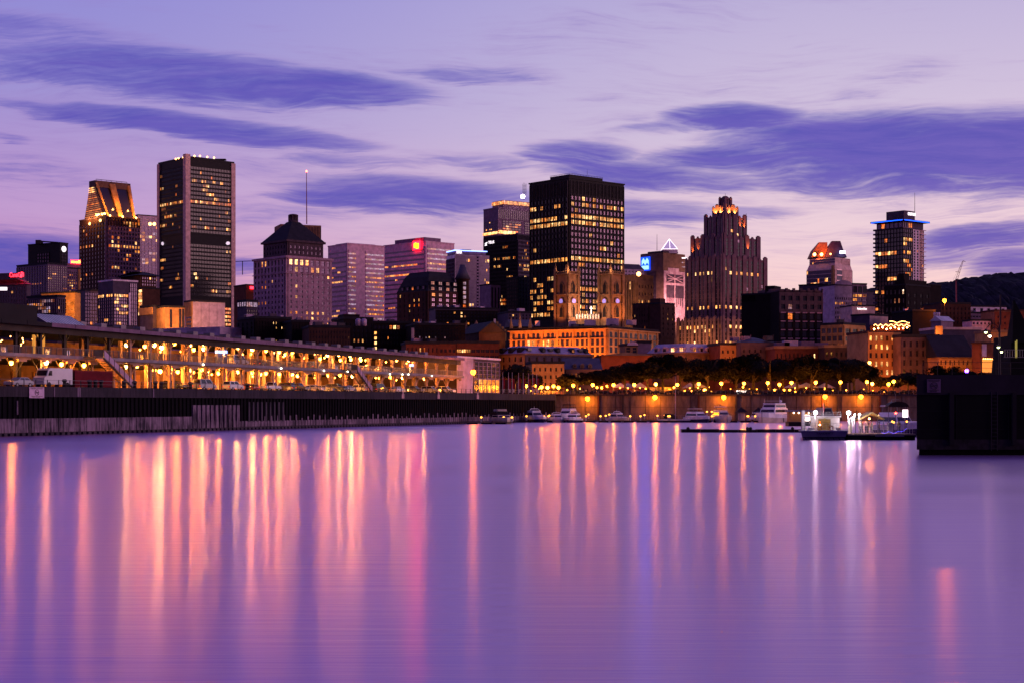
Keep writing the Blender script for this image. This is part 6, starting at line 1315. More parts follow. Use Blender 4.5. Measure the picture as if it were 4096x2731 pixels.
# ------------------------------------------------------------------ vehicles
def car_mesh(L=4.4, Wd=1.8, H=1.45, kind='car'):
    hw = Wd / 2; l = L / 2
    if kind == 'car': low = [(-l, .35), (-l, .75), (-l * .95, .9), (-l * .55, .98), (l * .5, .98), (l * .95, .85), (l, .6), (l, .35)]; cab = [(-l * .78, .96), (-l * .55, H), (l * .12, H), (l * .48, .97)]
    elif kind == 'suv': low = [(-l, .4), (-l, .95), (-l * .95, 1.08), (l * .45, 1.08), (l * .95, .98), (l, .7), (l, .4)]; cab = [(-l * .95, 1.06), (-l * .86, H), (l * .2, H), (l * .5, 1.07)]
    elif kind == 'van': low = [(-l, .4), (-l, 1.05), (l * .6, 1.05), (l * .92, .95), (l, .7), (l, .4)]; cab = [(-l * .99, 1.04), (-l * .95, H), (l * .32, H), (l * .66, 1.04)]
    else: low = [(-l, .5), (-l, 1.0), (l * .55, 1.05), (l * .95, 1.0), (l, .7), (l, .5)]; cab = [(-l * .02, 1.03), (l * .04, H), (l * .34, H), (l * .55, 1.04)]
    body = MB()
    def ext(mb, prof, w0, w1f):
        n = len(prof); A = [(x, -w1f(z), z) for x, z in prof]; B = [(x, w1f(z), z) for x, z in prof]
        mb.face(A); mb.face(B[::-1])
        for i in range(n): j = (i + 1) % n; mb.face([A[j], A[i], B[i], B[j]])
    ext(body, low[::-1] if 0 else low, hw, lambda z: hw * (1 if z < .9 else .95)); ext(body, cab, hw, lambda z: hw * (.92 if z < H - .05 else .74))
    gl = MB(); cx0, cx1 = cab[0][0], cab[3][0]; t0, t1 = cab[1][0], cab[2][0]
    z0, z1 = cab[0][1] + .08, H - .1
    def lerp(a, b, f): return a + (b - a) * f
    for sg in (-1, 1):
        for f0, f1 in ((.08, .46), (.52, .93)):
            def X(f, z): k = (z - cab[0][1]) / (H - cab[0][1]); return lerp(lerp(cx0, t0, k), lerp(cx1, t1, k), f)
            def Yw(z): k = (z - cab[0][1]) / (H - cab[0][1]); return sg * (lerp(hw * .92, hw * .74, k) + .015)
            q = [(X(f0, z0), Yw(z0), z0), (X(f1, z0), Yw(z0), z0), (X(f1, z1), Yw(z1), z1), (X(f0, z1), Yw(z1), z1)]
            gl.face(q if sg < 0 else q[::-1])
    for xa, xb, sg in ((cx1, t1, 1), (cx0, t0, -1)):
        q = [(lerp(xa, xb, .12) + .02 * sg, -hw * .8, z0), (lerp(xa, xb, .12) + .02 * sg, hw * .8, z0), (lerp(xa, xb, .85) + .02 * sg, hw * .68, z1), (lerp(xa, xb, .85) + .02 * sg, -hw * .68, z1)]
        gl.face(q if sg > 0 else q[::-1])
    return body, gl
mat('tyre', (.015, .013, .015), .8); mat('rim', (.4, .38, .4), .3, .8)
PAINT = {}
for nm, c in (('black', (.012, .01, .012)), ('silver', (.38, .37, .40)), ('white', (.7, .68, .7)), ('red', (.35, .02, .02)), ('blue', (.03, .04, .14)), ('grey', (.10, .10, .11))):
    m_ = mat('paint_' + nm, c, .35, .0, .08); m_.node_tree.nodes['Principled BSDF'].inputs['Coat Weight'].default_value = .8; PAINT[nm] = 'paint_' + nm
mat('tail_red', (.3, .01, .01), .3, emit=(1, .03, .02), es=1.2); mat('head_clear', (.7, .7, .7), .1)
CP = {}
def car_proto(kind, L, H, Wd=1.8):
    t = thing({'car': 'parked_car', 'suv': 'parked_suv', 'van': 'parked_van', 'pickup': 'pickup_truck'}[kind], None, {'car': 'car', 'suv': 'car', 'van': 'van', 'pickup': 'pickup truck'}[kind], (0, 0, 0))
    bd, gl = car_mesh(L, Wd, H, kind); bd.build('body', 'paint_white', t); gl.build('window', 'glass_dark', t)
    for sx in (-1, 1):
        for sy in (-1, 1):
            mb = MB(); x, y = sx * L * .31, sy * (Wd / 2 - .08); mb.rod((x, y - .11 * 1, .33), (x, y + .11, .33), .33, n=12); w_ = mb.build('wheel', 'tyre', t); mb = MB(); mb.rod((x, y + sy * .1, .33), (x, y + sy * .13, .33), .19, n=8); o = mb.build('rim', 'rim', w_)
    for sy in (-1, 1):
        mb = MB(); mb.box((-L / 2 - .005, sy * Wd * .38, .78), (.06, .3, .14)); mb.build('tail_light', 'tail_red', t)
        mb = MB(); mb.box((L / 2 - .02, sy * Wd * .36, .68), (.08, .34, .14)); mb.build('headlight', 'head_clear', t)
    return t
def put_car(kind, paint, s, off, z, label, flip=0, ang=None):
    if kind not in CP: CP[kind] = (car_proto(kind, *{'car': (4.5, 1.42), 'suv': (4.7, 1.75), 'van': (5.2, 2.0, 1.95), 'pickup': (5.4, 1.8, 1.9)}[kind]), [0])
    pr, used = CP[kind]; q = pp(s, off, z); a = (PANG if ang is None else ang) + (PI if flip else 0)
    if used[0]: o = copy_tree(pr, q, a, label, 'vehicles parked in the pier shed')
    else: used[0] = 1; o = pr; o.location = q; o.rotation_euler = (0, 0, a); tag(o, label, None, 'vehicles parked in the pier shed')
    for c in o.children:
        if c.name.startswith('body'): c.material_slots[0].link = 'OBJECT'; c.material_slots[0].material = MAT[PAINT[paint]]
XA = PANG - PI / 2
for px, kind, paint, off, fl, ang, lb in ((75, 'car', 'silver', 4, 1, None, 'silver car parked behind the no-wake sign at the far left'), (700, 'suv', 'black', 14, 0, XA, 'black car parked left of the beige van on the lower level'), (818, 'van', 'silver', 9, 0, None, 'silver van parked near the pier edge on the lower level'),
        (932, 'suv', 'white', 9, 0, None, 'white estate car parked right of the silver van'), (985, 'car', 'red', 12, 0, XA, 'dark red car parked nose out, right of the white estate car'), (1012, 'car', 'grey', 12, 0, XA, 'grey car parked nose out between the red car and the pickup'),
        (1080, 'pickup', 'white', 9, 0, None, 'white pickup truck on the lower level'), (1135, 'suv', 'black', 11, 1, XA, 'black car just right of the white pickup truck'), (1190, 'suv', 'grey', 10, 0, XA, 'dark grey four-by-four parked nose to the water'),
        (1255, 'car', 'white', 9, 0, XA, 'white car parked nose out in the middle of the lower level'), (1300, 'car', 'silver', 12, 0, XA, 'silver car right of the white nose-out car'), (1345, 'suv', 'black', 10, 0, XA, 'black four-by-four before the farther stair'), (1392, 'car', 'silver', 9, 0, None, 'silver car seen side on before the farther stair'),
        (1430, 'suv', 'white', 11, 1, XA, 'white four-by-four half behind the farther stair'), (1515, 'van', 'black', 9, 0, None, 'long black van parked side on beyond the farther stair'), (1590, 'car', 'white', 9, 0, None, 'white car parked side on beyond the black van'), (1655, 'suv', 'grey', 10, 0, XA, 'grey car under the far pay station sign'),
        (1722, 'suv', 'silver', 10, 0, XA, 'silver four-by-four near the far end of the shed'), (1750, 'car', 'black', 11, 0, XA, 'black car near the far end of the shed'), (1782, 'suv', 'white', 10, 0, XA, 'white car nearest the glass pavilion')):
    put_car(kind, paint, al(px, off), off, 7.0, lb, fl, ang)
for px, kind, paint, off, lb in ((950, 'van', 'white', 13, 'white minibus parked on the upper deck'), (1052, 'car', 'black', 15, 'black car on the upper deck, right of the white minibus'), (1100, 'car', 'grey', 15, 'grey car on the upper deck, second right of the white minibus'), (1180, 'car', 'black', 15, 'low black car half hidden by the upper railing'),
        (1262, 'suv', 'blue', 15, 'dark blue car on the upper deck under paired lamps'), (1395, 'suv', 'silver', 14, 'silver car on the upper deck above the farther stair'), (1455, 'car', 'silver', 15, 'silver car on the upper deck just past the farther stair'), (1530, 'car', 'white', 14, 'white car toward the far end of the upper deck'), (1580, 'car', 'grey', 15, 'grey car toward the far end of the upper deck')):
    put_car(kind, paint, al(px, off), off, zd(al(px, off)), lb)
# white step van and red container
q = pp(al(212, 5.5), 5.5, 7); t = thing('step_van', 'boxy white delivery step van parked by the red container', 'van', q, PANG + PI)
mb = MB(); prof = [(-3.3, .5), (-3.3, 2.95), (1.9, 2.95), (2.3, 2.75), (2.75, 1.75), (3.3, 1.5), (3.4, .5)]; A = [(x, -1.05, z) for x, z in prof]; B = [(x, 1.05, z) for x, z in prof]; mb.face(A[::-1]); mb.face(B)
for i in range(7): j = (i + 1) % 7; mb.face([A[i], A[j], B[j], B[i]])
mb.build('body', 'paint_white', t, False)
mb = MB(); mb.face([(2.38, -.92, 2.6), (2.74, -.92, 1.82), (2.74, .92, 1.82), (2.38, .92, 2.6)][::-1]); mb.v = [(x + .03, y, z + .02) for x, y, z in mb.v]; mb.build('windscreen', 'glass_dark', t, False)
for sy in (-1, 1): mb = MB(); qq = [(1.5, sy * 1.06, 1.8), (2.4, sy * 1.06, 1.8), (2.15, sy * 1.06, 2.55), (1.5, sy * 1.06, 2.55)]; mb.face(qq if sy < 0 else qq[::-1]); mb.build('side_window', 'glass_dark', t, False); mb = MB(); mb.box((2.3, sy * 1.3, 2.0), (.12, .25, .4)); mb.build('mirror', 'steel_dark', t, False); mb = MB(); mb.box((3.4, sy * .75, .95), (.06, .3, .22)); mb.build('headlight', 'head_clear', t, False)
for sx in (-2.1, 2.2):
    for sy in (-.95, .95): mb = MB(); mb.rod((sx, sy - .13, .42), (sx, sy + .13, .42), .42, n=14); mb.build('wheel', 'tyre', t, False)
q = pp(al(352, 5.5), 5.5, 7); t = thing('shipping_container', 'long red corrugated shipping container behind the white step van', 'container', q, PANG)
mb = MB(); mb.box((0, 0, 1.45), (9.4, 2.3, 2.5))
for k in range(38): x = -4.6 + k * .248; mb.box((x, -1.19, 1.45), (.12, .1, 2.3)); 
mb.build('body', mat('container_red', (.22, .015, .03), .6), t, False)
for sx in (-1, 1): mb = MB(); mb.box((sx * 4.62, 0, 1.45), (.16, 2.44, 2.64)); mb.build('end_frame', 'container_red', t, False)
mb = MB(); mb.box((-4.72, -.55, 1.45), (.05, 1.05, 2.3)); mb.box((-4.72, .55, 1.45), (.05, 1.05, 2.3)); mb.build('door', mat('container_dark', (.07, .012, .015), .6), t, False)
# ------------------------------------------------------------------ stone quay across the basin
QY = 424.6
t = thing('quay_wall', 'stone quay wall of big panels glowing under orange lamps behind the marina', 'quay wall', (120, QY, 0))
mb = MB(); x = 11.5
while x < 330: mb.box((x + 3.95, QY + .1, 2.9), (7.85, .6, 7.6)); x += 8
mb.build('wall_panels', 'quay_concrete', t); mb = MB(); mb.box((170, QY - .1, 6.95), (320, 1.2, .5)); mb.build('coping', 'cap_concrete', t)
mb = MB()
for k in range(40): mb.box((15.4 + 8 * k, QY - .24, 3.4), (.12, .1, 6.3))
mb.box((170, QY - .22, 3.7), (320, .1, .08)); mb.build('joints', 'concrete_dark', t)
for k, px in enumerate((2393, 2492, 2795, 2945, 3290, 3350, 3520)): mb = MB(); p = P(px, 1640, QY - .5); mb.box((p.x, p.y, 3.1), (.4, .4, 7.8)); mb.build('guide_pile', 'steel_dark' if k % 2 else mat('rust', (.09, .03, .02), .9), t)
t = thing('hedge', 'dark clipped hedge along the top of the quay wall', 'hedge', (80, 428, 7)); r = random.Random(31); mb = MB()
for k in range(5200):
    x = r.uniform(17, 120); h = .9 + .35 * math.sin(x * .9) + .25 * math.sin(x * 2.3); c = Vector((x, 427.6 + r.uniform(-.9, .9), 7.1 + r.random() ** .6 * h)); a, b_ = Vector((r.gauss(0, 1), r.gauss(0, 1), r.gauss(0, 1))).normalized() * .16, Vector((r.gauss(0, 1), r.gauss(0, 1), r.gauss(0, 1))).normalized() * .16
    mb.face([c - a - b_, c + a - b_, c + a + b_, c - a + b_])
mb.build('foliage', mat('leaf_dark', (.009, .007, .005), .9, var=.5, sc_=1.5), t)
t = thing('guard_rail', 'thin fence along the promenade edge above the quay wall', 'railing', (70, 425.3, 7)); mb = MB(); mb.box((68, 425.4, 8.05), (112, .06, .06)); mb.box((68, 425.4, 7.55), (112, .04, .04)); mb.build('rail', 'steel', t); pm = None
for k in range(90):
    if pm is None: mb = MB(); mb.rod((0, 0, 0), (0, 0, 1.05), .05, n=4); pm = mb.mesh('post', 'steel')
    o = bpy.data.objects.new('post', pm); COL.objects.link(o); o.parent = t; o.location = Vector((13 + k * 1.25, 425.4, 7)) - Vector(parent_world(t))
# flood lamps on the quay wall
for k, (px, py) in enumerate(((2350, 1593), (2620, 1588), (2895, 1588), (3300, 1585), (3444, 1585))):
    g = P(px, py, QY - 2.2); t = thing('quay_lamp', ['orange flood lamp on the quay wall, leftmost, above the flybridge boats', 'orange flood lamp on the quay wall left of the sailing boat mast', 'orange flood lamp on the quay wall behind the cream cruiser', 'orange flood lamp on the quay wall behind the ferry stern', 'orange flood lamp on the quay wall, rightmost, behind the ferry landing'][k], 'lamp', g, group='flood lamps on the quay wall')
    mb = MB(); mb.ball(g, .58, 10, 7); mb.build('globe', 'glow_orange', t); light_of('glow_orange', g, .52, t); mb = MB(); mb.rod((g.x, QY - .2, g.z + .7), (g.x, g.y, g.z + .5), .07, n=5); mb.box((g.x, g.y, g.z + .55), (.7, .7, .12)); mb.build('bracket', 'steel_dark', t)
# promenade street lamps
PL = [(2104, 1542, 'w'), (2138, 1542, 'w'), (2166, 1547, 'w'), (2190, 1548, 'a'), (2214, 1543, 'w'), (2234, 1548, 'w'), (2293, 1540, 'w'), (2371, 1538, 'w'), (2388, 1548, 's'), (2407, 1549, 's'), (2428, 1542, 's'), (2454, 1538, 'w'), (2537, 1537, 'w'), (2623, 1535, 'a'), (2709, 1537, 'w'), (2696, 1548, 's'),
      (2795, 1534, 'w'), (2819, 1559, 'a'), (2834, 1547, 's'), (2885, 1532, 'w'), (2976, 1532, 'w'), (2973, 1546, 's'), (3071, 1530, 'w'), (3118, 1536, 'w'), (3166, 1529, 'w'), (3098, 1558, 's'), (3136, 1558, 's'), (3159, 1558, 's'), (3263, 1528, 'w'), (3362, 1527, 'w'), (3468, 1526, 'w'), (3489, 1533, 'a'), (3554, 1535, 'w'), (3575, 1524, 'w'), (3478, 1449, 'a')]
glow('prom_lamp', (1, .29, .014), 480, 26)
for k, (px, py, kd) in enumerate(PL):
    Y = 434 if kd != 's' else 446
    if py == 1449: Y = 460
    street_lamp(px, py, Y, 7, .44 if kd != 's' else .28, 'prom_lamp' if kd != 'a' else 'glow_amber', f'amber globe street lamp on the promenade, {ordw(k)} from the flagpoles end', group='street lamps on the promenade')
r = random.Random(12)
for k in range(38):
    px = 2115 + k * 38 + r.random() * 16; py = 1552 + r.random() * 14; Y = 447 + r.random() * 14; g = P(px, py, Y)
    t = thing('terrace_lamp', f'small low amber lamp under the trees behind the hedge, {ordw(k)} from the flagpoles end', 'lamp', (g.x, g.y, 7), group='small lamps under the trees')
    mb = MB(); mb.rod((g.x, g.y, 7), g, .03, n=4); mb.build('stand', 'steel_dark', t); mb = MB(); mb.ball(g, .17, 7, 5); mb.build('bulb', ('prom_lamp', 'glow_amber', 'lit_bright', 'glow_small')[k % 4], t)
    if k % 4 < 2: light_of('prom_lamp', g, .15, t)
# flagpoles with banners
mat('banner_red', (.35, .02, .03), .7); mat('banner_white', (.6, .5, .5), .7)
for k, px in enumerate((2011, 2034, 2049, 2074, 2093, 2114, 2131, 2147)):
    a = P(px, 1486 + k, 428); t = thing('flagpole', f'tall flagpole with a hanging red banner, {ordw(k)} beside the single round tree', 'flagpole', (a.x, 428, 7), group='flagpoles on the quay'); mb = MB(); mb.rod((a.x, 428, 7), a, .08, .04, 5); mb.build('pole', 'white_panel', t)
    mb = MB(); mb.box((a.x + .35, 428, 7 + 3.0), (.55, .05, 3.0 - .2 * (k % 3))); mb.build('banner', 'banner_red', t); mb = MB(); mb.box((a.x + .35, 428, 8.1), (.5, .06, .9)); mb.build('banner_foot', 'banner_white', t)

# trees
def crown_mesh(seed, n_=4600):
    r = random.Random(seed); mb = MB(); cl = []
    for k in range(19):
        th, ph = r.uniform(0, 2 * PI), math.acos(r.uniform(-.85, 1)); rr = r.uniform(.3, .78); cl.append((Vector((math.cos(th) * math.sin(ph) * rr, math.sin(th) * math.sin(ph) * rr, math.cos(ph) * rr * .8)), r.uniform(.22, .40)))
    for k in range(n_):
        c, q = cl[r.randrange(len(cl))]; v = Vector((r.gauss(0, 1), r.gauss(0, 1), r.gauss(0, 1))).normalized() * q * r.random() ** .35 * 1.05 + c
        s = r.uniform(.028, .055); a = Vector((r.gauss(0, 1), r.gauss(0, 1), r.gauss(0, 1))).normalized(); b_ = a.orthogonal().normalized() * s; a *= s * 1.5; mb.face([v - a, v - b_, v + a, v + b_])
    return mb.mesh('crown', 'leaf_dark')
CM = [crown_mesh(s) for s in (1, 2, 3, 4)]
def trunk_mesh(seed):
    r = random.Random(seed); mb = MB(); mb.rod((0, 0, 0), (.02, 0, .42), .035, .024, 7)
    for k in range(7): th = k * .9 + r.random(); h = .3 + .05 * k; e = (math.cos(th) * .28, math.sin(th) * .28, h + .28 + r.random() * .1); mb.rod((.01, 0, h), e, .016, .005, 5)
    mb.rod((.02, 0, .42), (0, .02, .85), .024, .006, 6); return mb.mesh('trunk', mat('bark', (.05, .035, .025), .9))
TM = [trunk_mesh(s) for s in (5, 6)]
TR = [(2058, 1442, 92, 432), (2133, 1487, 66, 440), (2262, 1488, 76, 440), (2310, 1484, 90, 436), (2368, 1470, 88, 446), (2432, 1462, 96, 444), (2500, 1440, 112, 440), (2592, 1424, 124, 438), (2652, 1398, 132, 446), (2718, 1408, 110, 442), (2772, 1424, 104, 448), (2832, 1410, 118, 440), (2890, 1420, 108, 450), (2946, 1412, 120, 442),
      (3012, 1404, 130, 446), (3078, 1412, 118, 440), (3134, 1418, 112, 450), (3190, 1414, 118, 444), (3246, 1410, 122, 440), (3304, 1418, 118, 448), (3360, 1412, 122, 442), (3418, 1420, 116, 446), (3470, 1448, 92, 452), (3520, 1492, 76, 440), (3572, 1490, 74, 448), (3632, 1478, 96, 436), (3690, 1488, 90, 440), (3780, 1440, 100, 446), (3850, 1470, 90, 440), (3930, 1478, 80, 440), (2982, 1440, 110, 458), (3215, 1436, 120, 460), (3400, 1440, 110, 460), (2800, 1440, 110, 460), (2560, 1450, 100, 458)]
for k, (px, yt, wpx, Y) in enumerate(TR):
    H_ = zat(yt, Y) - 7; w_ = wpx / F * Y * .72; x = (px - 2048) / F * Y
    lab = 'single round tree standing apart beside the flagpoles' if k == 0 else (f'dark leafy quayside tree, {ordw(k - 1)} in the front row from the left' if Y < 457 else f'dark leafy tree of the back row, {ordw(k - 30)} counted from the right')
    t = thing('quayside_tree', lab, 'tree', (x, Y, 7), group='trees on the promenade'); rz = k * 1.3
    o = bpy.data.objects.new('trunk', TM[k % 2]); COL.objects.link(o); o.parent = t; o.scale = (H_, H_, H_); o.rotation_euler = (0, 0, rz)
    ch = H_ * .72; o = bpy.data.objects.new('crown', CM[k % 4]); COL.objects.link(o); o.parent = t; o.location = (0, 0, H_ - ch * .52); o.scale = (w_, w_, ch * .52); o.rotation_euler = (0, 0, rz)

# kiosks, market tents and a restaurant under the trees
mat('tent_white', (.6, .5, .42), .8)
for k, (px, w_) in enumerate(((2480, 4), (2512, 5), (2560, 4), (2760, 4), (2792, 5), (3180, 6), (3225, 6), (3300, 5))):
    p = P(px, 1570, 452 + (k % 2) * 5); t = thing('market_tent', f'white market tent glowing amber under the trees, {ordw(k)} from the left', 'tent', (p.x, p.y, 7), group='tents under the trees'); mb = MB(); h = w_ / 2
    mb.prism([(p.x - h, p.y - h), (p.x + h, p.y - h), (p.x + h, p.y + h), (p.x - h, p.y + h)], 9.2, 10.6, top=[(p.x - .1, p.y - .1), (p.x + .1, p.y - .1), (p.x + .1, p.y + .1), (p.x - .1, p.y + .1)]); mb.build('canopy', 'tent_white', t)
    for sx in (-1, 1):
        for sy in (-1, 1): mb = MB(); mb.rod((p.x + sx * h * .95, p.y + sy * h * .95, 7), (p.x + sx * h * .95, p.y + sy * h * .95, 9.25), .05, n=4); mb.build('pole', 'steel', t)
    mb = MB(); mb.ball((p.x, p.y, 9.1), .16, 6, 4); mb.build('lamp', 'glow_amber', t)
def kiosk(px0, px1, y0, Y, label, key, n_, nm='kiosk'):
    a, e = P(px0, y0, Y), P(px1, y0, Y); t = thing(nm, label, 'kiosk', ((a.x + e.x) / 2, Y, 7)); mb = MB(); mb.prism([(a.x, Y), (e.x, Y), (e.x, Y + 4), (a.x, Y + 4)], 7, a.z); mb.build('wall', 'brown_brick', t)
    mb = MB(); mb.prism([(a.x - .3, Y - .5), (e.x + .3, Y - .5), (e.x + .3, Y + 4.3), (a.x - .3, Y + 4.3)], a.z, a.z + .25); mb.build('roof', 'roof_dark', t)
    for k in range(n_): w_ = (e.x - a.x) / n_; mb = MB(); mb.box((a.x + w_ * (k + .5), Y - .05, 7.3 + (a.z - 7.5) / 2), (w_ * .8, .08, (a.z - 7.6))); mb.build('window', key, t)
    return t
kiosk(2944, 2988, 1556, 436, 'glass kiosk glowing white on the promenade', 'lit_white', 5)
kiosk(2598, 2700, 1543, 452, 'restaurant front glowing through the trees left of the sailing boat mast', 'lit_orange', 18, 'restaurant')
kiosk(2160, 2250, 1558, 456, 'low lit shop front with a red awning at the foot of the orange house', 'lit_red', 6, 'shop_front')
kiosk(3000, 3050, 1560, 452, 'small dim amber kiosk right of the white glass kiosk', 'lit_orange', 4)

# ------------------------------------------------------------------ marina
def dock(px0, px1, Y, label, z=.45, dep=2.4):
    a, e = P(px0, 0, Y), P(px1, 0, Y); t = thing('floating_dock', label, 'dock', ((a.x + e.x) / 2, Y, 0)); mb = MB(); mb.prism([(a.x, Y), (e.x, Y), (e.x, Y + dep), (a.x, Y + dep)], z - .12, z); mb.build('deck', mat('dock_wood', (.16, .11, .08), .85), t)
    mb = MB(); x = a.x
    while x < e.x - 2: mb.prism([(x, Y + .15), (x + 2.4, Y + .15), (x + 2.4, Y + dep - .15), (x, Y + dep - .15)], -.3, z - .12); x += 3.2
    mb.build('float', 'black_metal', t); return t
dock(1868, 2062, 362, 'short floating dock against the pier wall, with the dark-canopied cruiser')
dock(2085, 2440, 396, 'long floating dock at the left of the marina, with the white cruisers')
dock(2445, 2960, 396, 'long floating dock in the middle of the marina, with the sailing boat')
dock(2965, 3175, 396, 'floating dock with two gazebos beside the big white yacht')
dock(2215, 2900, 412, 'back gangway dock running below the quay wall')
t = thing('gangway_fence', 'low mesh fence on the back dock below the quay wall', 'railing', (60, 413, .5)); mb = MB()
for k in range(70): x = P(2330, 0, 413).x + k * .62; mb.rod((x, 413, .45), (x, 413, 1.55), .03, n=4)
x0, x1 = P(2330, 0, 413).x, P(2330, 0, 413).x + 43; mb.box(((x0 + x1) / 2, 413, 1.55), (x1 - x0, .05, .05)); mb.box(((x0 + x1) / 2, 413, 1.0), (x1 - x0, .04, .04)); mb.build('mesh_panel', 'steel', t)
DL = [(1925, 1668), (2015, 1668), (2048, 1668), (2106, 1665), (2176, 1669), (2194, 1669), (2197, 1660), (2310, 1661), (2344, 1669), (2354, 1656), (2402, 1669), (2423, 1661), (2437, 1656), (2521, 1669), (2562, 1667), (2578, 1658), (2630, 1662), (2659, 1659), (2673, 1669), (2679, 1668), (2751, 1662), (2828, 1645), (2847, 1645), (2848, 1669), (2990, 1663), (2993, 1668), (3021, 1668)]
pr = thing('dock_pedestal', None, 'dock light', (0, 0, 0)); mb = MB(); mb.box((0, 0, .45), (.34, .34, .9)); mb.build('pedestal', 'white_paint', pr); mb = MB(); mb.ball((0, 0, 1.08), .24, 8, 5, sz=.8); mb.build('lamp_head', 'glow_small', pr)
for k, (px, py) in enumerate(DL):
    Y = 363 if px < 2070 else 397 if py > 1662 else 413 if py > 1650 else 414; p = P(px, py, Y); z = max(.45, p.z - 1.08); lab = f'small yellow power pedestal light on the marina docks, {ordw(k)} from the left'
    o = pr if k == 0 else copy_tree(pr, (p.x, p.y, z), 0, lab, 'dock pedestal lights')
    if k == 0: pr.location = (p.x, p.y, z); tag(pr, lab, None, 'dock pedestal lights')
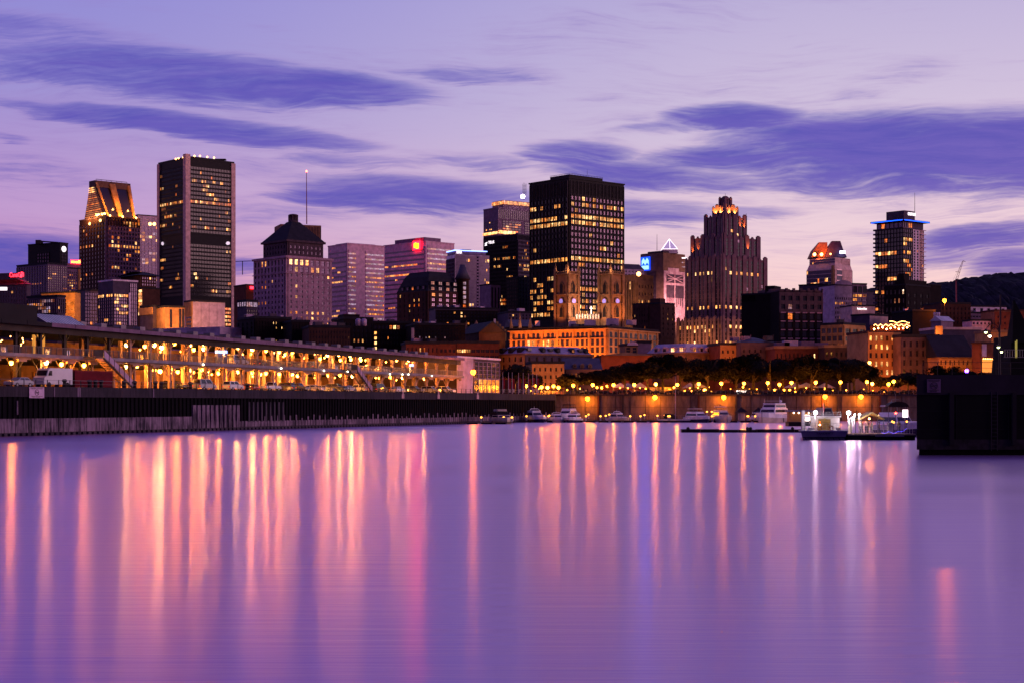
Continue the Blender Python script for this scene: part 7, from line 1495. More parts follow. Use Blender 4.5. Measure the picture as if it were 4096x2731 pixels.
# boats, bow toward -y
def boat(L, W_, H, name, label, loc, rz, hullm='gel_white', kind='cruiser', low='boat_stripe', cat='motor boat'):
    t = thing(name, label, cat, loc, rz); WL[t.name] = (0, 0, 0); l = L / 2
    st = [(-1, .02, 1.15), (-.85, .42, 1.08), (-.55, .80, 1.0), (0, 1, .94), (.6, .98, .9), (1, .9, .88)]; hh = H * .42; mb = MB(); rings = []
    for y, w, f in st:
        w *= W_ / 2; z = hh * f; rings.append([(-w, y * l, z), (-w * .98, y * l, z * .55), (-w * .72, y * l + (.25 if y < -.5 else 0), .0), (0, y * l + (.5 if y < -.5 else 0), -.15), (w * .72, y * l + (.25 if y < -.5 else 0), .0), (w * .98, y * l, z * .55), (w, y * l, z)])
    for a, b_ in zip(rings, rings[1:]):
        for i in range(6): mb.face([a[i], a[i + 1], b_[i + 1], b_[i]], 0 if i in (0, 5) else 1, True)
        mb.face([a[0], b_[0], b_[6], a[6]], 0)
    mb.face(rings[-1], 0); mb.build('hull', [hullm, low], t)
    def cab(nm, m, y0, y1, wf0, wf1, z0, z1, rake=.9, glass=None):
        mb = MB(); w0, w1 = W_ / 2 * wf0, W_ / 2 * wf1; lo = [(-w0 * .7, y0 * l, z0), (w0 * .7, y0 * l, z0), (w0, y1 * l, z0), (-w0, y1 * l, z0)]; hi = [(-w1 * .7, y0 * l + rake, z1), (w1 * .7, y0 * l + rake, z1), (w1, y1 * l - rake * .3, z1), (-w1, y1 * l - rake * .3, z1)]
        mb.hexa(lo, hi); o = mb.build(nm, m, t)
        if glass:
            mb = MB(); f0, f1 = glass; L3 = lambda a, b_, f: tuple(a[i] + (b_[i] - a[i]) * f for i in range(3))
            for i, j in ((0, 1), (1, 2), (3, 0)):
                q = [L3(lo[i], hi[i], f0), L3(lo[j], hi[j], f0), L3(lo[j], hi[j], f1), L3(lo[i], hi[i], f1)]; n_ = (Vector(q[1]) - Vector(q[0])).cross(Vector(q[3]) - Vector(q[0])).normalized(); q = [tuple(Vector(v) + n_ * .04) for v in q]
                c = [sum(v[k] for v in q) / 4 for k in range(3)]; q = [tuple(c[k] + (v[k] - c[k]) * .9 for k in range(3)) for v in q]; mb.face(q)
            mb.build('windscreen', 'glass_dark', t)
        return o
    if kind == 'cruiser':
        cab('foredeck', hullm, -.75, .1, .62, .5, hh * .95, hh * 1.28, .5); cab('cabin', hullm, -.25, .55, .86, .70, hh * .95, H * .78, H * .35, (.35, .85)); cab('hardtop', 'gel_white', -.02, .5, .74, .7, H * .80, H * .88, .1)
        mb = MB(); mb.rod((-W_ * .32, .25 * l, H * .88), (-W_ * .2, .35 * l, H * 1.02), .06, n=5); mb.rod((W_ * .32, .25 * l, H * .88), (W_ * .2, .35 * l, H * 1.02), .06, n=5); mb.rod((-W_ * .2, .35 * l, H * 1.02), (W_ * .2, .35 * l, H * 1.02), .08, n=5); mb.rod((0, .35 * l, H), (0, .35 * l, H * 1.2), .03, n=4); mb.build('radar_arch', 'gel_white', t)
    elif kind == 'canopy':
        cab('cabin', hullm, -.45, .5, .86, .76, hh * .92, H * .62, H * .2, (.3, .85)); cab('canopy', 'black_metal', -.1, .95, .9, .8, H * .62, H * .80, .3); cab('bimini', 'tent_white', .1, .7, .62, .58, H * .88, H * 1.02, .1)
        mb = MB(); 
        for sx in (-1, 1): mb.rod((sx * W_ * .25, .2 * l, H * .78), (sx * W_ * .25, .2 * l, H * .9), .03, n=4); mb.rod((sx * W_ * .25, .65 * l, H * .78), (sx * W_ * .25, .65 * l, H * .9), .03, n=4)
        mb.build('bimini_frame', 'steel', t)
    elif kind == 'fly':
        cab('foredeck', hullm, -.8, .0, .66, .5, hh * .95, hh * 1.2, .5); cab('cabin', hullm, -.35, .8, .84, .74, hh * .95, H * .66, H * .22, (.3, .9)); cab('flybridge', hullm, -.15, .75, .74, .68, H * .66, H * .78, .25)
        mb = MB()
        for sx in (-1, 1):
            for y in (.1, .6): mb.rod((sx * W_ * .30, y * l, H * .78), (sx * W_ * .28, y * l, H * .97), .04, n=4)
        mb.rod((0, .5 * l, H * 1.0), (0, .5 * l, H * 1.2), .05, n=4); mb.box((0, .5 * l, H * 1.12), (.9, .1, .08)); mb.build('top_frame', 'steel', t); cab('bimini', 'black_metal' if 'dark' in label else 'tent_white', .0, .7, .68, .62, H * .96, H * 1.02, .1)
    elif kind == 'yacht':
        cab('foredeck', hullm, -.82, -.1, .7, .55, hh * .95, hh * 1.12, .6); cab('cabin', hullm, -.45, .8, .86, .78, hh * .95, H * .66, H * .16, (.28, .8)); cab('upper_cabin', hullm, -.25, .7, .74, .66, H * .66, H * .86, H * .12, (.25, .8)); cab('hardtop', 'gel_white', -.2, .65, .72, .68, H * .86, H * .90, .1)
        mb = MB(); mb.rod((-W_ * .3, .1 * l, H * .9), (-W_ * .3, .1 * l, H * 1.1), .04, n=4); mb.rod((W_ * .3, .1 * l, H * .9), (W_ * .3, .1 * l, H * 1.2), .04, n=4); mb.rod((-W_ * .3, .1 * l, H * 1.0), (W_ * .3, .1 * l, H * 1.0), .05, n=4); mb.ball((W_ * .28, .3 * l, H * .98), .35, 8, 5); mb.build('mast_frame', 'gel_white', t)
    for sx in (-1, 1): mb = MB(); mb.rod((sx * W_ * .5, 0, hh * .5), (sx * W_ * .5, 0, .15), .11, n=6); mb.build('fender', 'tyre', t)
    mb = MB(); pts = [(-W_ * .40, -.55 * l, hh * 1.0), (-W_ * .2, -.86 * l, hh * 1.06), (0, -.99 * l, hh * 1.1), (W_ * .2, -.86 * l, hh * 1.06), (W_ * .40, -.55 * l, hh * 1.0)]
    for a, b_ in zip(pts, pts[1:]): mb.rod((a[0], a[1], a[2] + .5), (b_[0], b_[1], b_[2] + .5), .025, n=4); mb.rod(a, (a[0], a[1], a[2] + .5), .02, n=4)
    mb.build('bow_rail', 'steel', t); return t
mat('gel_white', (.85, .78, .84), .35); mat('gel_cream', (.80, .66, .52), .35); mat('boat_stripe', (.03, .025, .05), .3)
def at(px, Y): return (P(px, 0, Y).x, Y, 0)
boat(8, 5.0, 3.3, 'motor_cruiser', 'cream cabin cruiser with a black canopy and white top, leftmost boat', at(2011, 366), .25, 'gel_cream', 'canopy', 'gel_cream')
boat(9, 4.4, 3.3, 'motor_cruiser', 'sleek white cruiser with a black lower hull, second boat from the left', at(2146, 399), .35)
boat(9, 4.6, 4.4, 'flybridge_cruiser', 'tall flybridge cruiser with a dark top behind two smaller boats', at(2266, 404), -.3, kind='fly')
boat(7, 3.6, 2.4, 'motor_cruiser', 'small white boat left of the flybridge cruiser', at(2230, 397), .2, low='gel_white')
boat(8, 4.2, 2.5, 'motor_cruiser', 'white canvas-covered cruiser in front of the flybridge cruiser', at(2290, 396), -.25, low='boat_stripe')
boat(7.5, 3.8, 2.6, 'motor_cruiser', 'dim rose-coloured cruiser alone in the middle of the marina', at(2478, 400), .5, 'gel_cream', low='gel_cream')
t = boat(9, 2.6, 2.0, 'sailing_boat', 'small sailing boat with a tall thin mast', at(2702, 398), .9, kind='none', cat='sailing boat')
mb = MB(); mb.rod((0, 0, .8), (0, 0, 11.5), .07, .04, 5); mb.rod((.35, .2, .8), (0, 0, 11.3), .02, n=3); mb.rod((0, .1, 1.9), (0, 3.6, 1.8), .06, n=4); mb.build('mast', 'white_panel', t); mb = MB(); mb.hexa([(-.9, 0, .9), (.9, 0, .9), (.9, 3, .9), (-.9, 3, .9)], [(-.6, .4, 2.0), (.6, .4, 2.0), (.6, 2.8, 2.1), (-.6, 2.8, 2.1)]); mb.build('spray_hood', 'black_metal', t)
boat(9, 4.4, 3.4, 'motor_cruiser', 'white cruiser with a black hull bottom and soft top, right of the sailing boat', at(2795, 396), .4, kind='fly')
boat(10, 4.2, 3.9, 'flybridge_cruiser', 'cream flybridge cruiser below the third orange quay lamp', at(2891, 396), .1, 'gel_cream', 'fly', 'gel_cream')
boat(15, 6.4, 5.3, 'motor_yacht', 'big white motor yacht with two dark window bands', at(3084, 392), -.45, 'gel_white', 'yacht', 'gel_cream')
boat(8, 4.0, 3.0, 'motor_cruiser', 'white boat half hidden behind the big motor yacht', at(3040, 408), .2, 'gel_white')
for k, (px, lb) in enumerate(((2966, 'dark-roofed gazebo with a white booth on the dock right of the cream cruiser'), (3034, 'dark-roofed gazebo half behind the big white yacht'))):
    x, y = P(px, 0, 398).x, 398.5; t = thing('gazebo', lb, 'gazebo', (x, y, .45)); mb = MB(); mb.prism([(x - 1.5, y - 1.5), (x + 1.5, y - 1.5), (x + 1.5, y + 1.5), (x - 1.5, y + 1.5)], 2.5, 3.7, top=[(x - .05, y - .05), (x + .05, y - .05), (x + .05, y + .05), (x - .05, y + .05)]); mb.build('roof', 'roof_dark', t)
    for sx in (-1, 1):
        for sy in (-1, 1): mb = MB(); mb.rod((x + sx * 1.35, y + sy * 1.35, .45), (x + sx * 1.35, y + sy * 1.35, 2.55), .06, n=4); mb.build('post', 'steel_dark', t)
    mb = MB(); mb.box((x + .1, y, 1.35), (1.5, 1.4, 1.8)); mb.build('booth', 'white_panel', t)
# floating cabin with a row of lamps
a = P(3158, 0, 330); t = thing('dock_house', 'floating cabin with a row of four white lamps under its roof', 'dock house', (a.x + 2, 331, 0)); x0, x1 = a.x, P(3246, 0, 330).x
mb = MB(); mb.prism([(x0, 330), (x1, 330), (x1, 333), (x0, 333)], .9, 2.9); mb.build('wall', 'orange_stucco', t); mb = MB(); mb.prism([(x0 - .4, 329), (x1 + .4, 329), (x1 + .4, 333.4), (x0 - .4, 333.4)], 2.95, 3.3); mb.build('roof', 'concrete', t); mb = MB(); mb.prism([(x0 - .3, 329.2), (x1 + .3, 329.2), (x1 + .3, 333.2), (x0 - .3, 333.2)], -.2, .85); mb.build('float', 'black_metal', t)
mb = MB(); mb.box((x1 - 1.0, 329.95, 1.7), (1.4, .1, 1.3)); mb.build('door', 'lit_white', t)
for px in (3175, 3195, 3215, 3235): p = P(px, 1648, 329.3); mb = MB(); mb.ball((p.x, p.y, 2.72), .16, 8, 5); mb.build('lamp', mat('glow_soft', (.8, .7, .6), emit=(1, .66, .42), es=9), t)
# low floating breakwater
a, e = P(2728, 0, 255), P(3212, 0, 255); t = thing('floating_breakwater', 'long black floating breakwater lying low on the water left of the ferry', 'breakwater', ((a.x + e.x) / 2, 255, 0)); mb = MB(); x = a.x; r = random.Random(2)
while x < e.x: mb.prism([(x, 255), (min(e.x, x + 2.9), 255), (min(e.x, x + 2.9), 257), (x, 257)], -.3, .42 + r.random() * .1); x += 3
mb.build('float_row', 'black_metal', t)
for px in (2752, 2990, 3002, 3170): mb = MB(); p = P(px, 0, 256); mb.ball((p.x, 256, .6), .28, 7, 5); mb.build('buoy', 'tyre', t)

# ------------------------------------------------------------------ ferry
FY = 200.; X_ = lambda px: (px - 2048) / F * FY
t = thing('harbour_ferry', 'small white passenger ferry seen from its stern, with bright deck lights', 'ferry', (X_(3297), FY, 0)); x0, x1 = X_(3203), X_(3391)
mb = MB(); mb.hexa([(x0 + .35, FY + .1, -.2), (x1 - .5, FY + .1, -.2), (x1 * 1.09 - .5, FY + 18, -.2), (x0 * 1.09 + .35, FY + 18, -.2)], [(x0, FY, 1.12), (x1, FY, 1.12), (x1 * 1.095, FY + 19, 1.12), (x0 * 1.095, FY + 19, 1.12)]); mb.build('hull', mat('hull_lilac', (.24, .19, .28), .5), t)
mb = MB(); mb.box(((x0 + x1) / 2, FY + .5, 1.17), (x1 - x0 + .12, 1.3, .1)); mb.build('rubbing_strake', 'white_paint', t)
mb = MB(); mb.box(((x0 + x1) / 2, FY - .02, .35), (x1 - x0 - .5, .2, .1))
for k in range(8): mb.rod((x0 + .5 + k * .7, FY - .12, .35), (x0 + .75 + k * .7, FY - .1, -.1), .035, n=4)
mb.build('fender_bar', 'black_metal', t)
text_into(t, 'TANDEM 1', Vector((X_(3265), FY - .02, .72)), (1, 0, 0), .24, 'steel_dark', w=2.0, depth=.03, n=Vector((0, -1, 0)))
z = lambda py: zat(py, FY)
mb = MB(); mb.prism([(X_(3262), FY + 3), (X_(3378), FY + 3), (X_(3378) * 1.06, FY + 15), (X_(3262) * 1.06, FY + 15)], 1.12, z(1667)); mb.build('deckhouse', mat('ferry_white', (.38, .33, .36), .6), t)
mb = MB(); mb.box((X_(3316), FY + 2.97, (1.14 + z(1674)) / 2), (X_(3341) - X_(3291), .06, z(1674) - 1.2)); mb.build('door', mat('door_green', (.16, .10, .04), .5), t)
mb = MB(); mb.box((X_(3317), FY + 2.9, z(1675)), (.2, .06, .18)); mb.build('exit_sign', 'lit_green', t)
mb = MB(); mb.box((X_(3297), FY + 2.9, z(1690)), (.22, .05, .42)); mb.build('lit_pane', 'lit_orange', t); mb = MB(); mb.ball((X_(3295), FY + 2.6, z(1699)), .12, 8, 5); mb.build('deck_light', mat('glow_deck', (.8, .5, .3), emit=(1, .42, .13), es=25), t)
mb = MB(); mb.box((X_(3225), FY + 2.2, (1.12 + z(1640)) / 2), (.36, .5, z(1640) - 1.12)); mb.build('stair_post', 'white_paint', t)
mb = MB()
for k in range(10): zz = 1.2 + (z(1668) - 1.2) * k / 9; mb.box((X_(3247), FY + 2 + k * .25, zz), (.8, .28, .04))
mb.build('stair_treads', 'steel', t)
for px in (3236, 3258): mb = MB(); mb.rod((X_(px), FY + 1.9, 1.2), (X_(px), FY + 4.2, z(1664)), .06, n=4); mb.rod((X_(px), FY + 1.9, 2.1), (X_(px), FY + 4.2, z(1664) + .9), .03, n=4); mb.build('stair_rail', 'steel', t)
mb = MB(); mb.prism([(X_(3230), FY + 2.6), (X_(3382), FY + 2.6), (X_(3382) * 1.06, FY + 15.5), (X_(3230) * 1.06, FY + 15.5)], z(1666) - .04, z(1666) + .04); mb.build('upper_deck', 'white_paint', t)
mb = MB()
for zz in (z(1662), z(1655), z(1647)): mb.rod((X_(3262), FY + 2.8, zz), (X_(3382), FY + 2.8, zz), .022, n=4); mb.rod((X_(3382), FY + 2.8, zz), (X_(3382) * 1.06, FY + 15, zz), .022, n=4)
for k in range(9): px = 3262 + 15 * k; mb.rod((X_(px), FY + 2.8, z(1666)), (X_(px), FY + 2.8, z(1647)), .022, n=4)
mb.build('upper_rail', 'steel', t)
mb = MB(); mb.hexa([(X_(3326), FY + 7, z(1664)), (X_(3380), FY + 7, z(1664)), (X_(3380), FY + 12, z(1664)), (X_(3326), FY + 12, z(1664))], [(X_(3333), FY + 7.4, z(1630)), (X_(3374), FY + 7.4, z(1630)), (X_(3374), FY + 11, z(1630)), (X_(3333), FY + 11, z(1630))]); mb.build('wheelhouse', 'steel', t)
mb = MB(); mb.face([(X_(3331), FY + 7.05, z(1652)), (X_(3375), FY + 7.05, z(1652)), (X_(3371), FY + 7.2, z(1634)), (X_(3336), FY + 7.2, z(1634))]); mb.build('wheelhouse_window', 'glass_dark', t)
mb = MB(); mb.rod((X_(3349), FY + 8, z(1630)), (X_(3349), FY + 8, z(1590)), .05, .03, 5); mb.box((X_(3349), FY + 8, z(1602)), (.7, .08, .05)); mb.build('mast', 'steel_dark', t)
mb = MB(); mb.rod((X_(3309), FY + 2.6, z(1667)), (X_(3309), FY + 2.6, z(1612)), .03, n=4); mb.build('flagstaff', 'white_paint', t); mb = MB(); q = [(X_(3310), FY + 2.6, z(1618)), (X_(3314), FY + 2.55, z(1630)), (X_(3312), FY + 2.7, z(1655)), (X_(3307), FY + 2.65, z(1650)), (X_(3308), FY + 2.6, z(1630))]; mb.face(q); mb.face(q[::-1]); mb.build('flag', 'banner_red', t)
mb = MB()
for zz in (1.5, 1.82, 2.1):
    mb.rod((x0 + .1, FY + .15, zz), ((x0 + .1) * 1.03, FY + 6, zz), .02, n=4); mb.rod((x0 + .1, FY + .15, zz), (x1 - .9, FY + .15, zz), .02, n=4)
for k in range(12): x = x0 + .1 + (x1 - x0 - 1) * k / 11; mb.rod((x, FY + .15, 1.15), (x, FY + .15, 2.1), .022, n=4)
mb.build('stern_rail', 'steel', t)
for px in (3278, 3325):
    mb = MB(); c = Vector((X_(px), FY + .05, z(1711))); pts = [c + Vector((.27 * math.cos(k * PI / 8), 0, .27 * math.sin(k * PI / 8))) for k in range(16)]
    for k in range(16): mb.rod(pts[k], pts[(k + 1) % 16], .06, n=6)
    mb.build('life_ring', mat('ring_orange', (.35, .10, .04), .6), t)
for px in (3250, 3357): mb = MB(); mb.box((X_(px), FY + .9, 1.35), (.55, .6, .42)); mb.build('deck_box', 'white_paint', t)
mb = MB(); mb.rod((X_(3395), FY + 1, z(1640)), (X_(3438), FY + 1, z(1662)), .04, n=4); mb.build('stay', 'steel', t)
for px, py, rr in ((3262, 1648, .27), (3394, 1649, .27), (3411, 1672, .19), (3438, 1656, .17), (3419, 1656, .12)): p = P(px, py, FY + 1.5); mb = MB(); mb.ball(p, rr, 10, 7); mb.build('flood_light', 'glow_white', t); light_of('glow_white', p, rr, t); mb = MB(); mb.rod((p.x, p.y + .3, p.z - rr), (p.x, p.y + .3, max(1.1, p.z - 1.8)), .05, n=5); mb.build('lamp_post', 'steel', t)
# boarding gate and landing stage
t = thing('boarding_gate', 'tall cream gate panel between the ferry and its landing stage', 'gate', (X_(3415), FY + 2, .8)); mb = MB(); mb.hexa([(X_(3392), FY, .8), (X_(3437), FY + 5, .8), (X_(3438), FY + 5.1, .8), (X_(3393), FY - .05 + .2, .8)], [(X_(3392), FY, 1.75), (X_(3437), FY + 5, 2.1), (X_(3438), FY + 5.1, 2.1), (X_(3393), FY + .15, 1.75)]); mb.build('panel', 'gel_cream', t)
mb = MB()
for k in range(11): f = k / 10; x = X_(3392) + (X_(3437) - X_(3392)) * f; y = FY + 5 * f; mb.rod((x, y, 1.7 + .3 * f), (x, y, 2.3 + .75 * f), .03, n=4)
mb.rod((X_(3392), FY, 2.3), (X_(3437), FY + 5, 3.05), .04, n=4); mb.rod((X_(3439), FY + 5, .8), (X_(3439), FY + 5, 3.6), .07, n=5); mb.build('bars', 'white_paint', t)
t = thing('landing_stage', 'floating landing stage with pale railings between the ferry and the black pier', 'dock', (X_(3530), FY + 2, 0)); lx0, lx1 = X_(3393), X_(3668)
mb = MB(); mb.prism([(lx0, FY + .6), (lx1, FY + .6), (lx1, FY + 9), (lx0, FY + 9)], .62, .78); mb.build('deck', mat('deck_pale', (.45, .32, .22), .8), t); mb = MB(); mb.prism([(lx0 + .2, FY + .9), (lx1, FY + .9), (lx1, FY + 8.6), (lx0 + .2, FY + 8.6)], -.3, .61); mb.build('float', 'black_metal', t)
mb = MB(); mb.box(((X_(3505) + X_(3620)) / 2, FY + .45, .6), (X_(3620) - X_(3505), .2, .3)); mb.build('fender_beam', 'steel', t)
for k in range(20):
    xa, xb = X_(3440 + 11.4 * k), X_(3440 + 11.4 * (k + 1)); mb = MB()
    for zz in (1.15, 1.5, 1.85): mb.rod((xa, FY + .8, zz), (xb, FY + .8, zz), .02, n=4)
    mb.rod((xa, FY + .8, .78), (xa, FY + .8, 1.88), .03, n=4)
    if k < 14:
        for q in range(4): x = xa + (xb - xa) * q / 4; mb.rod((x, FY + .8, .8), (x, FY + .8, 1.85), .012, n=3)
    mb.build('railing', 'gel_cream', t)
t = thing('entrance_tent', 'cream gabled tent roof over the waiting passengers on the landing stage', 'tent', (X_(3512), FY + 4, .78))
mb = MB(); a, m_, e = (X_(3463), z(1678)), (X_(3512), z(1653)), (X_(3560), z(1679)); y0, y1 = FY + 3, FY + 6.5
for p, q in ((a, m_), (m_, e)): mb.hexa([(p[0], y0, p[1]), (q[0], y0, q[1]), (q[0], y1, q[1]), (p[0], y1, p[1])], [(p[0], y0, p[1] + .2), (q[0], y0, q[1] + .2), (q[0], y1, q[1] + .2), (p[0], y1, p[1] + .2)])
mb.build('canopy', mat('canopy_cream', (.6, .42, .16), .7), t)
for px in (3466, 3557):
    for y in (y0 + .1, y1 - .1): mb = MB(); mb.rod((X_(px), y, .78), (X_(px), y, z(1678)), .05, n=5); mb.build('pole', 'steel', t)
mb = MB(); mb.ball((X_(3545), FY + 4.5, z(1663)), .14, 8, 5); mb.build('lamp', 'glow_deck', t); mb = MB(); mb.ball((X_(3510), FY + 4.6, z(1674)), .12, 8, 5); mb.build('lamp', 'glow_deck', t)
t = thing('ticket_booth', 'small white ticket booth on the landing stage', 'booth', (X_(3576), FY + 2, .78)); mb = MB(); mb.box((X_(3576), FY + 2, 1.42), (.58, .5, 1.28)); mb.build('booth', 'white_paint', t); mb = MB(); mb.box((X_(3576), FY + 2, 2.09), (.66, .6, .06)); mb.build('top', 'steel', t)
for k, px in enumerate((3569, 3575, 3627)): street_lamp(px, 1684 + (k % 2) * 3, FY + 5, .78, .12, 'glow_small', f'small yellow lamp on the landing stage, {ordw(k)} from the tent', group='small lamps on the landing stage')
t = thing('string_lights', 'loose string of tiny blue lights along the landing stage railing', 'string lights', (X_(3560), FY + .6, .9)); mb = MB(); mat('led_blue', (.1, .1, .8), emit=(.12, .08, 1), es=4)
for k in range(20): px = 3528 + 5.2 * k; yy = 1728 + math.sin(k * .9) * 3 - max(0, px - 3590) * .35; mb.ball(P(px, yy, FY + .6), .035, 5, 4)
mb.build('bulbs', 'led_blue', t)
# boat with a dark hardtop and the lit screen behind the landing stage
boat(9, 4.0, 4.3, 'motor_yacht', 'white yacht with a wide black hardtop behind the landing stage', (X_(3600) * 1.12, FY * 1.12, 0), .3, 'gel_white', 'fly')
tt = thing('hardtop_arch', 'rounded black roof with an aerial above the yacht behind the landing stage', 'canopy', (X_(3595) * 1.1, FY * 1.1, 3.5)); c = P(3595, 1617, FY * 1.1); mb = MB(); pts = [(c.x + 1.42 * math.cos(k * PI / 10), c.z - .3 + .75 * math.sin(k * PI / 10)) for k in range(11)]
f = [(x, c.y, z_) for x, z_ in pts]; g_ = [(x, c.y + 2, z_) for x, z_ in pts]; mb.face(f); mb.face(g_[::-1])
for i in range(11): j = (i + 1) % 11; mb.face([f[j], f[i], g_[i], g_[j]])
mb.build('roof_shell', 'black_metal', tt); mb = MB(); mb.rod((c.x - .2, c.y + 1, c.z + .4), (c.x - .2, c.y + 1, c.z + 1.5), .03, n=4); mb.box((c.x - .2, c.y + 1, c.z + .7), (.9, .1, .08)); mb.build('aerial', 'steel', tt)
for sx in (-1.3, 1.3): mb = MB(); mb.rod((c.x + sx, c.y + .5, .8), (c.x + sx, c.y + .5, c.z - .3), .05, n=4); mb.build('post', 'steel', tt)
tt = thing('lit_screen', 'small upright screen glowing white on the landing stage', 'screen', (X_(3621) * 1.05, FY * 1.05, .78)); c = P(3621, 1652, FY * 1.05); mb = MB(); mb.box(c, (.7, .12, 1.0)); mb.build('screen', mat('screen_glow', (.8, .8, .8), emit=(1, .75, .8), es=3), tt); mb = MB(); mb.rod((c.x, c.y + .1, .78), (c.x, c.y + .1, c.z), .06, n=4); mb.build('post', 'steel', tt)
mb = MB(); mb.ball(P(3583, 1651, FY * 1.08), .15, 6, 4); pz = P(3583, 1651, FY * 1.08); tt = thing('red_lamp', 'single red lamp left of the glowing screen', 'lamp', (pz.x, pz.y, .78)); mb.build('bulb', mat('glow_red', (.5, .02, .02), emit=(1, .03, .02), es=30), tt); mb = MB(); mb.rod((pz.x, pz.y + .1, .78), (pz.x, pz.y + .1, pz.z), .04, n=4); mb.build('post', 'steel_dark', tt)

# ------------------------------------------------------------------ black pier on the right
mat('sign_board2x', (.03, .025, .035), .8)
BX = P(3667, 0, 141).x
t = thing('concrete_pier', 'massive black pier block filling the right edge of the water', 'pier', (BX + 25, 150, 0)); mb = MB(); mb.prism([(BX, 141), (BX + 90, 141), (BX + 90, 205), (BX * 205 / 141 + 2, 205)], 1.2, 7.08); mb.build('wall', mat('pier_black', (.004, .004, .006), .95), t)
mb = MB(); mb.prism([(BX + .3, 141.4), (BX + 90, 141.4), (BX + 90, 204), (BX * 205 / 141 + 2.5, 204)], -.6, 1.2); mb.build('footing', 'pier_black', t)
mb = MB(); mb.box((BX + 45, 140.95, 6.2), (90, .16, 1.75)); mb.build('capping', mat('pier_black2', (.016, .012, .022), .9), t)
mb = MB()
for k in range(12): mb.box((BX + 4.6 * k + 3.5, 140.99, 3.6), (.06, .06, 5))
for zz in (2.3, 3.9): mb.box((BX + 40, 140.985, zz), (80, .05, .05))
mb.build('wall_joints', mat('joint_grey', (.013, .011, .016), .95), t)
for k in range(3): mb = MB(); x = BX + 3.0 + 5.5 * k; mb.box((x, 140.8, 3.2), (.35, .4, 4.6)); mb.build('timber_fender', 'joint_grey', t)
mb = MB(); x = BX + 6.8
for zz in range(14): mb.box((x, 140.84, .6 + zz * .35), (.5, .05, .04))
for sx in (-.26, .26): mb.box((x + sx, 140.84, 3.0), (.05, .06, 5.2))
mb.build('ladder', 'sign_board2x', t)
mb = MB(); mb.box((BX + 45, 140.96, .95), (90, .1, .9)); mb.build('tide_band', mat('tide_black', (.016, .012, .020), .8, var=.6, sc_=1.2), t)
mat('sign_board2', (.12, .07, .14), .8)
sg = no_wake(3708, 3762, 1515, 1568, 140.8, (1, 0, 0), Vector((0, -1, 0)), 'dim no-wake sign on the black pier at the right')
for c_ in sg.children:
    if c_.name.startswith('panel'): c_.data.materials[0] = MAT['sign_board2']
t = thing('guard_rail', 'thin dark handrail on top of the black pier', 'railing', (BX + 20, 142, 7.1)); mb = MB(); mb.rod((BX + .8, 142, 8.2), (BX + 60, 142, 8.2), .03, n=4); mb.rod((BX + .8, 142, 7.7), (BX + 60, 142, 7.7), .02, n=4); mb.build('rail', 'steel_dark', t)
for k in range(16): mb = MB(); x = BX + .8 + k * 1.3; mb.rod((x, 142, 7.08), (x, 142, 8.2), .035, n=4); mb.build('post', 'steel_dark', t)
t = thing('lamp_mast', 'tall dark mast with curved arms and small green-white lamps at the right edge', 'lamp post', P(3998, 1497, 150)); a = P(3998, 1497, 150); e = P(3998, 1300, 150); mb = MB(); mb.rod((a.x, a.y, 7.08), e, .13, .08, 6); mb.build('mast', 'steel_dark', t)
for sx, px, py, ky in ((-1, 3943, 1328, 'glow_green'), (-1, 3959, 1343, 'glow_warm2'), (0, 3994, 1387, 'glow_green'), (1, 4005, 1405, 'glow_green')):
    mat('glow_warm2', (.8, .6, .5), emit=(1, .62, .4), es=60); g = P(px, py, 150); mb = MB(); st_ = Vector((e.x, 150, g.z + .25)); pts = [st_.lerp(Vector((g.x, 150, g.z + .25)), f) + Vector((0, 0, .55 * math.sin(PI * f))) for f in [i / 6 for i in range(7)]]
    for p, q in zip(pts, pts[1:]): mb.rod(p, q, .04, n=4)
    mb.build('arm', 'steel_dark', t); mb = MB(); mb.lathe((g.x, g.y, g.z), [(.26, 0), (.12, .2), (.04, .28)], 8); mb.build('shade', 'steel_dark', t); mb = MB(); mb.ball((g.x, g.y, g.z), .15, 8, 5); mb.build('lamp', ky, t)
t = thing('moored_ship', 'black bow and rigging of a moored ship cut by the right edge', 'ship', P(4090, 1497, 152)); a = P(4040, 1497, 152); mb = MB()
mb.hexa([(a.x, 152, 7.1), (a.x + 6, 152, 7.1), (a.x + 6, 158, 7.1), (a.x, 158, 7.1)], [(a.x + .3, 152.5, 11), (a.x + 6, 152.5, 11), (a.x + 6, 158, 11), (a.x + .3, 158, 11)]); mb.build('deckhouse', 'pier_black', t)
mb = MB(); b0 = P(4050, 1370, 152); tp = P(4064, 1200, 152); mb.hexa([(b0.x, 152, b0.z), (b0.x + 2.2, 152, b0.z), (b0.x + 2.2, 154, b0.z), (b0.x, 154, b0.z)], [(tp.x, 152.8, tp.z), (tp.x + .12, 152.8, tp.z), (tp.x + .12, 153, tp.z), (tp.x, 153, tp.z)]); mb.build('sail_cover', 'pier_black', t)
mb = MB(); mb.rod(P(4002, 1180, 175), P(4002, 1300, 175), .1, n=4); mb.build('topmast', 'steel_dark', t)
for px, y0, y1 in ((4062, 1365, 1430), (4067, 1360, 1430)): mb = MB(); mb.rod(P(px, y0, 151.5), P(px, y1, 151.5), .05, n=4); mb.build('lit_stay', mat('stay_glow', (.4, .35, .1), emit=(.6, .5, .1), es=.5), t)
mb = MB()
for k in range(8): mb.rod(P(4020 + 10 * k, 1428, 151), P(4020 + 10 * k, 1398, 151), .03, n=4)
mb.rod(P(4015, 1398, 151), P(4100, 1398, 151), .03, n=4); mb.rod(P(4015, 1428, 151), P(4100, 1428, 151), .03, n=4); mb.build('rigging', 'steel', t)
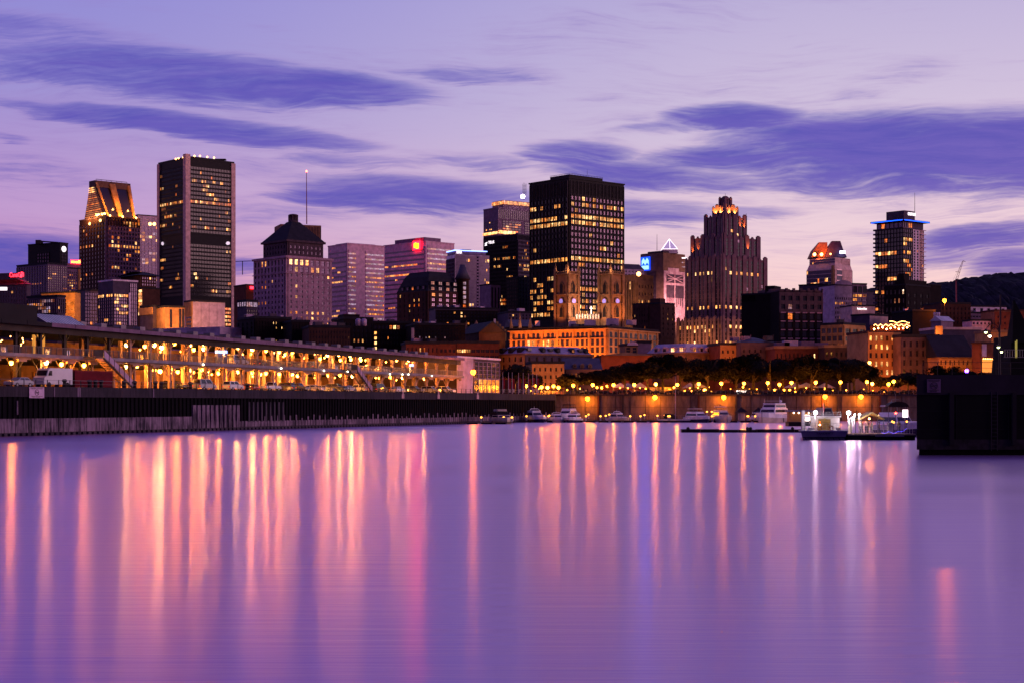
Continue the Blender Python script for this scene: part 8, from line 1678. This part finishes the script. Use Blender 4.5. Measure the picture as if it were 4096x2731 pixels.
tt = thing('purple_lamp', 'small violet lamp glowing in the shrubs behind the black pier', 'lamp', P(3867, 1497, 300)); mb = MB(); mb.ball(P(3867, 1482, 300), .35, 8, 5); mb.build('bulb', mat('glow_violet', (.3, .1, .8), emit=(.22, .05, 1), es=30), tt)

# ------------------------------------------------------------------ passengers
def skin(nm, joints, edges, m, parent):
    me = bpy.data.meshes.new(nm); me.from_pydata([j[:3] for j in joints], edges, []); o = bpy.data.objects.new(nm, me); COL.objects.link(o)
    md = o.modifiers.new('s', 'SKIN')
    for i, j in enumerate(joints): me.skin_vertices[0].data[i].radius = (j[3], j[4] if len(j) > 4 else j[3])
    me.skin_vertices[0].data[0].use_root = True; o.modifiers.new('u', 'SUBSURF').levels = 1
    bpy.context.view_layer.update(); dg = bpy.context.evaluated_depsgraph_get(); m2 = bpy.data.meshes.new_from_object(o.evaluated_get(dg)); bpy.data.objects.remove(o); bpy.data.meshes.remove(me)
    for p in m2.polygons: p.use_smooth = True
    m2.materials.clear(); m2.materials.append(MAT[m]); m2.name = nm; o = bpy.data.objects.new(nm, m2); COL.objects.link(o); o.parent = parent; return o
mat('skin_tone', (.45, .26, .19), .6); mat('hair_dark', (.03, .02, .015), .7)
for nm, c in (('rose', (.42, .20, .22)), ('white', (.6, .55, .55)), ('navy', (.03, .04, .10)), ('grey', (.18, .17, .19)), ('tan', (.35, .25, .15))): mat('cloth_' + nm, c, .9)
def person(px, dy, rz, top, bot, label, h=1.72, bend=.0, arm=.1):
    t = thing('person', label, 'person', (X_(px), FY + dy, .78), rz); s = h / 1.75; a = arm
    J = [(0, 0, .95, .12, .10), (0, 0, 1.18, .13, .10), (0, .01, 1.42, .15, .09), (0, .01, 1.52, .055), (0, -.01, 1.60, .075, .085), (0, -.01, 1.70, .07, .08), (-.19, 0, 1.42, .05), (-.24, a * .3, 1.14, .04), (-.25, -a, .90, .032), (-.25, -a * 1.3, .80, .035), (.19, 0, 1.42, .05), (.24, a * .2, 1.14, .04), (.24, -a * .6, .90, .032), (.24, -a * .8, .80, .035),
         (-.10, 0, .88, .085), (-.11, -.02, .48, .06), (-.11, .02, .09, .042), (-.11, -.13, .04, .04), (.10, 0, .88, .085), (.12, .03, .48, .06), (.12, .06, .09, .042), (.12, -.09, .04, .04)]
    E = [(0, 1), (1, 2), (2, 3), (3, 4), (4, 5), (2, 6), (6, 7), (7, 8), (8, 9), (2, 10), (10, 11), (11, 12), (12, 13), (0, 14), (14, 15), (15, 16), (16, 17), (0, 18), (18, 19), (19, 20), (20, 21)]
    sc_ = lambda j: tuple(v * s for v in j); skin('body', [sc_(j) for j in J], E, 'skin_tone', t)
    g = lambda j, k=1.22: (j[0] * s, j[1] * s, j[2] * s) + tuple(r_ * s * k + .006 for r_ in j[3:])
    I = [0, 1, 2, 6, 7, 10, 11]; skin('shirt', [g(J[i]) for i in I], [(0, 1), (1, 2), (2, 3), (3, 4), (2, 5), (5, 6)], top, t)
    I = [0, 14, 15, 16, 18, 19, 20]; skin('trousers', [g(J[i], 1.25) for i in I], [(0, 1), (1, 2), (2, 3), (0, 4), (4, 5), (5, 6)], bot, t)
    mb = MB(); mb.ball((0, .015 * s, 1.695 * s), .098 * s, 10, 7, sz=1.05); mb.build('hair', 'hair_dark', t, False)
    mb = MB(); mb.ball((0, -.095 * s, 1.635 * s), .016, 6, 4); mb.build('nose', 'skin_tone', t, False)
person(3468, 3.6, .4, 'cloth_white', 'cloth_navy', 'person in a white top at the left post of the tent'); person(3480, 4.8, -.8, 'cloth_rose', 'cloth_grey', 'person in a rose top, second under the tent roof', 1.66)
person(3489, 3.2, 2.4, 'cloth_rose', 'cloth_navy', 'person in a rose top with back to the water, middle of the tent', 1.76); person(3500, 4.2, .2, 'cloth_grey', 'cloth_tan', 'person in grey facing the water under the tent ridge', 1.7, arm=.2)
person(3511, 3.4, -1.2, 'cloth_white', 'cloth_grey', 'person in a pale top turned sideways under the tent', 1.62); person(3536, 2.6, 1.2, 'cloth_tan', 'cloth_navy', 'short person in tan leaning at the railing right of the group', 1.45); person(3440, 6, .5, 'cloth_navy', 'cloth_navy', 'person in dark clothes left of the tent, beside the gate', 1.74)
person(3622, 3.5, -.5, 'cloth_tan', 'cloth_grey', 'person in tan below the glowing screen', 1.7)
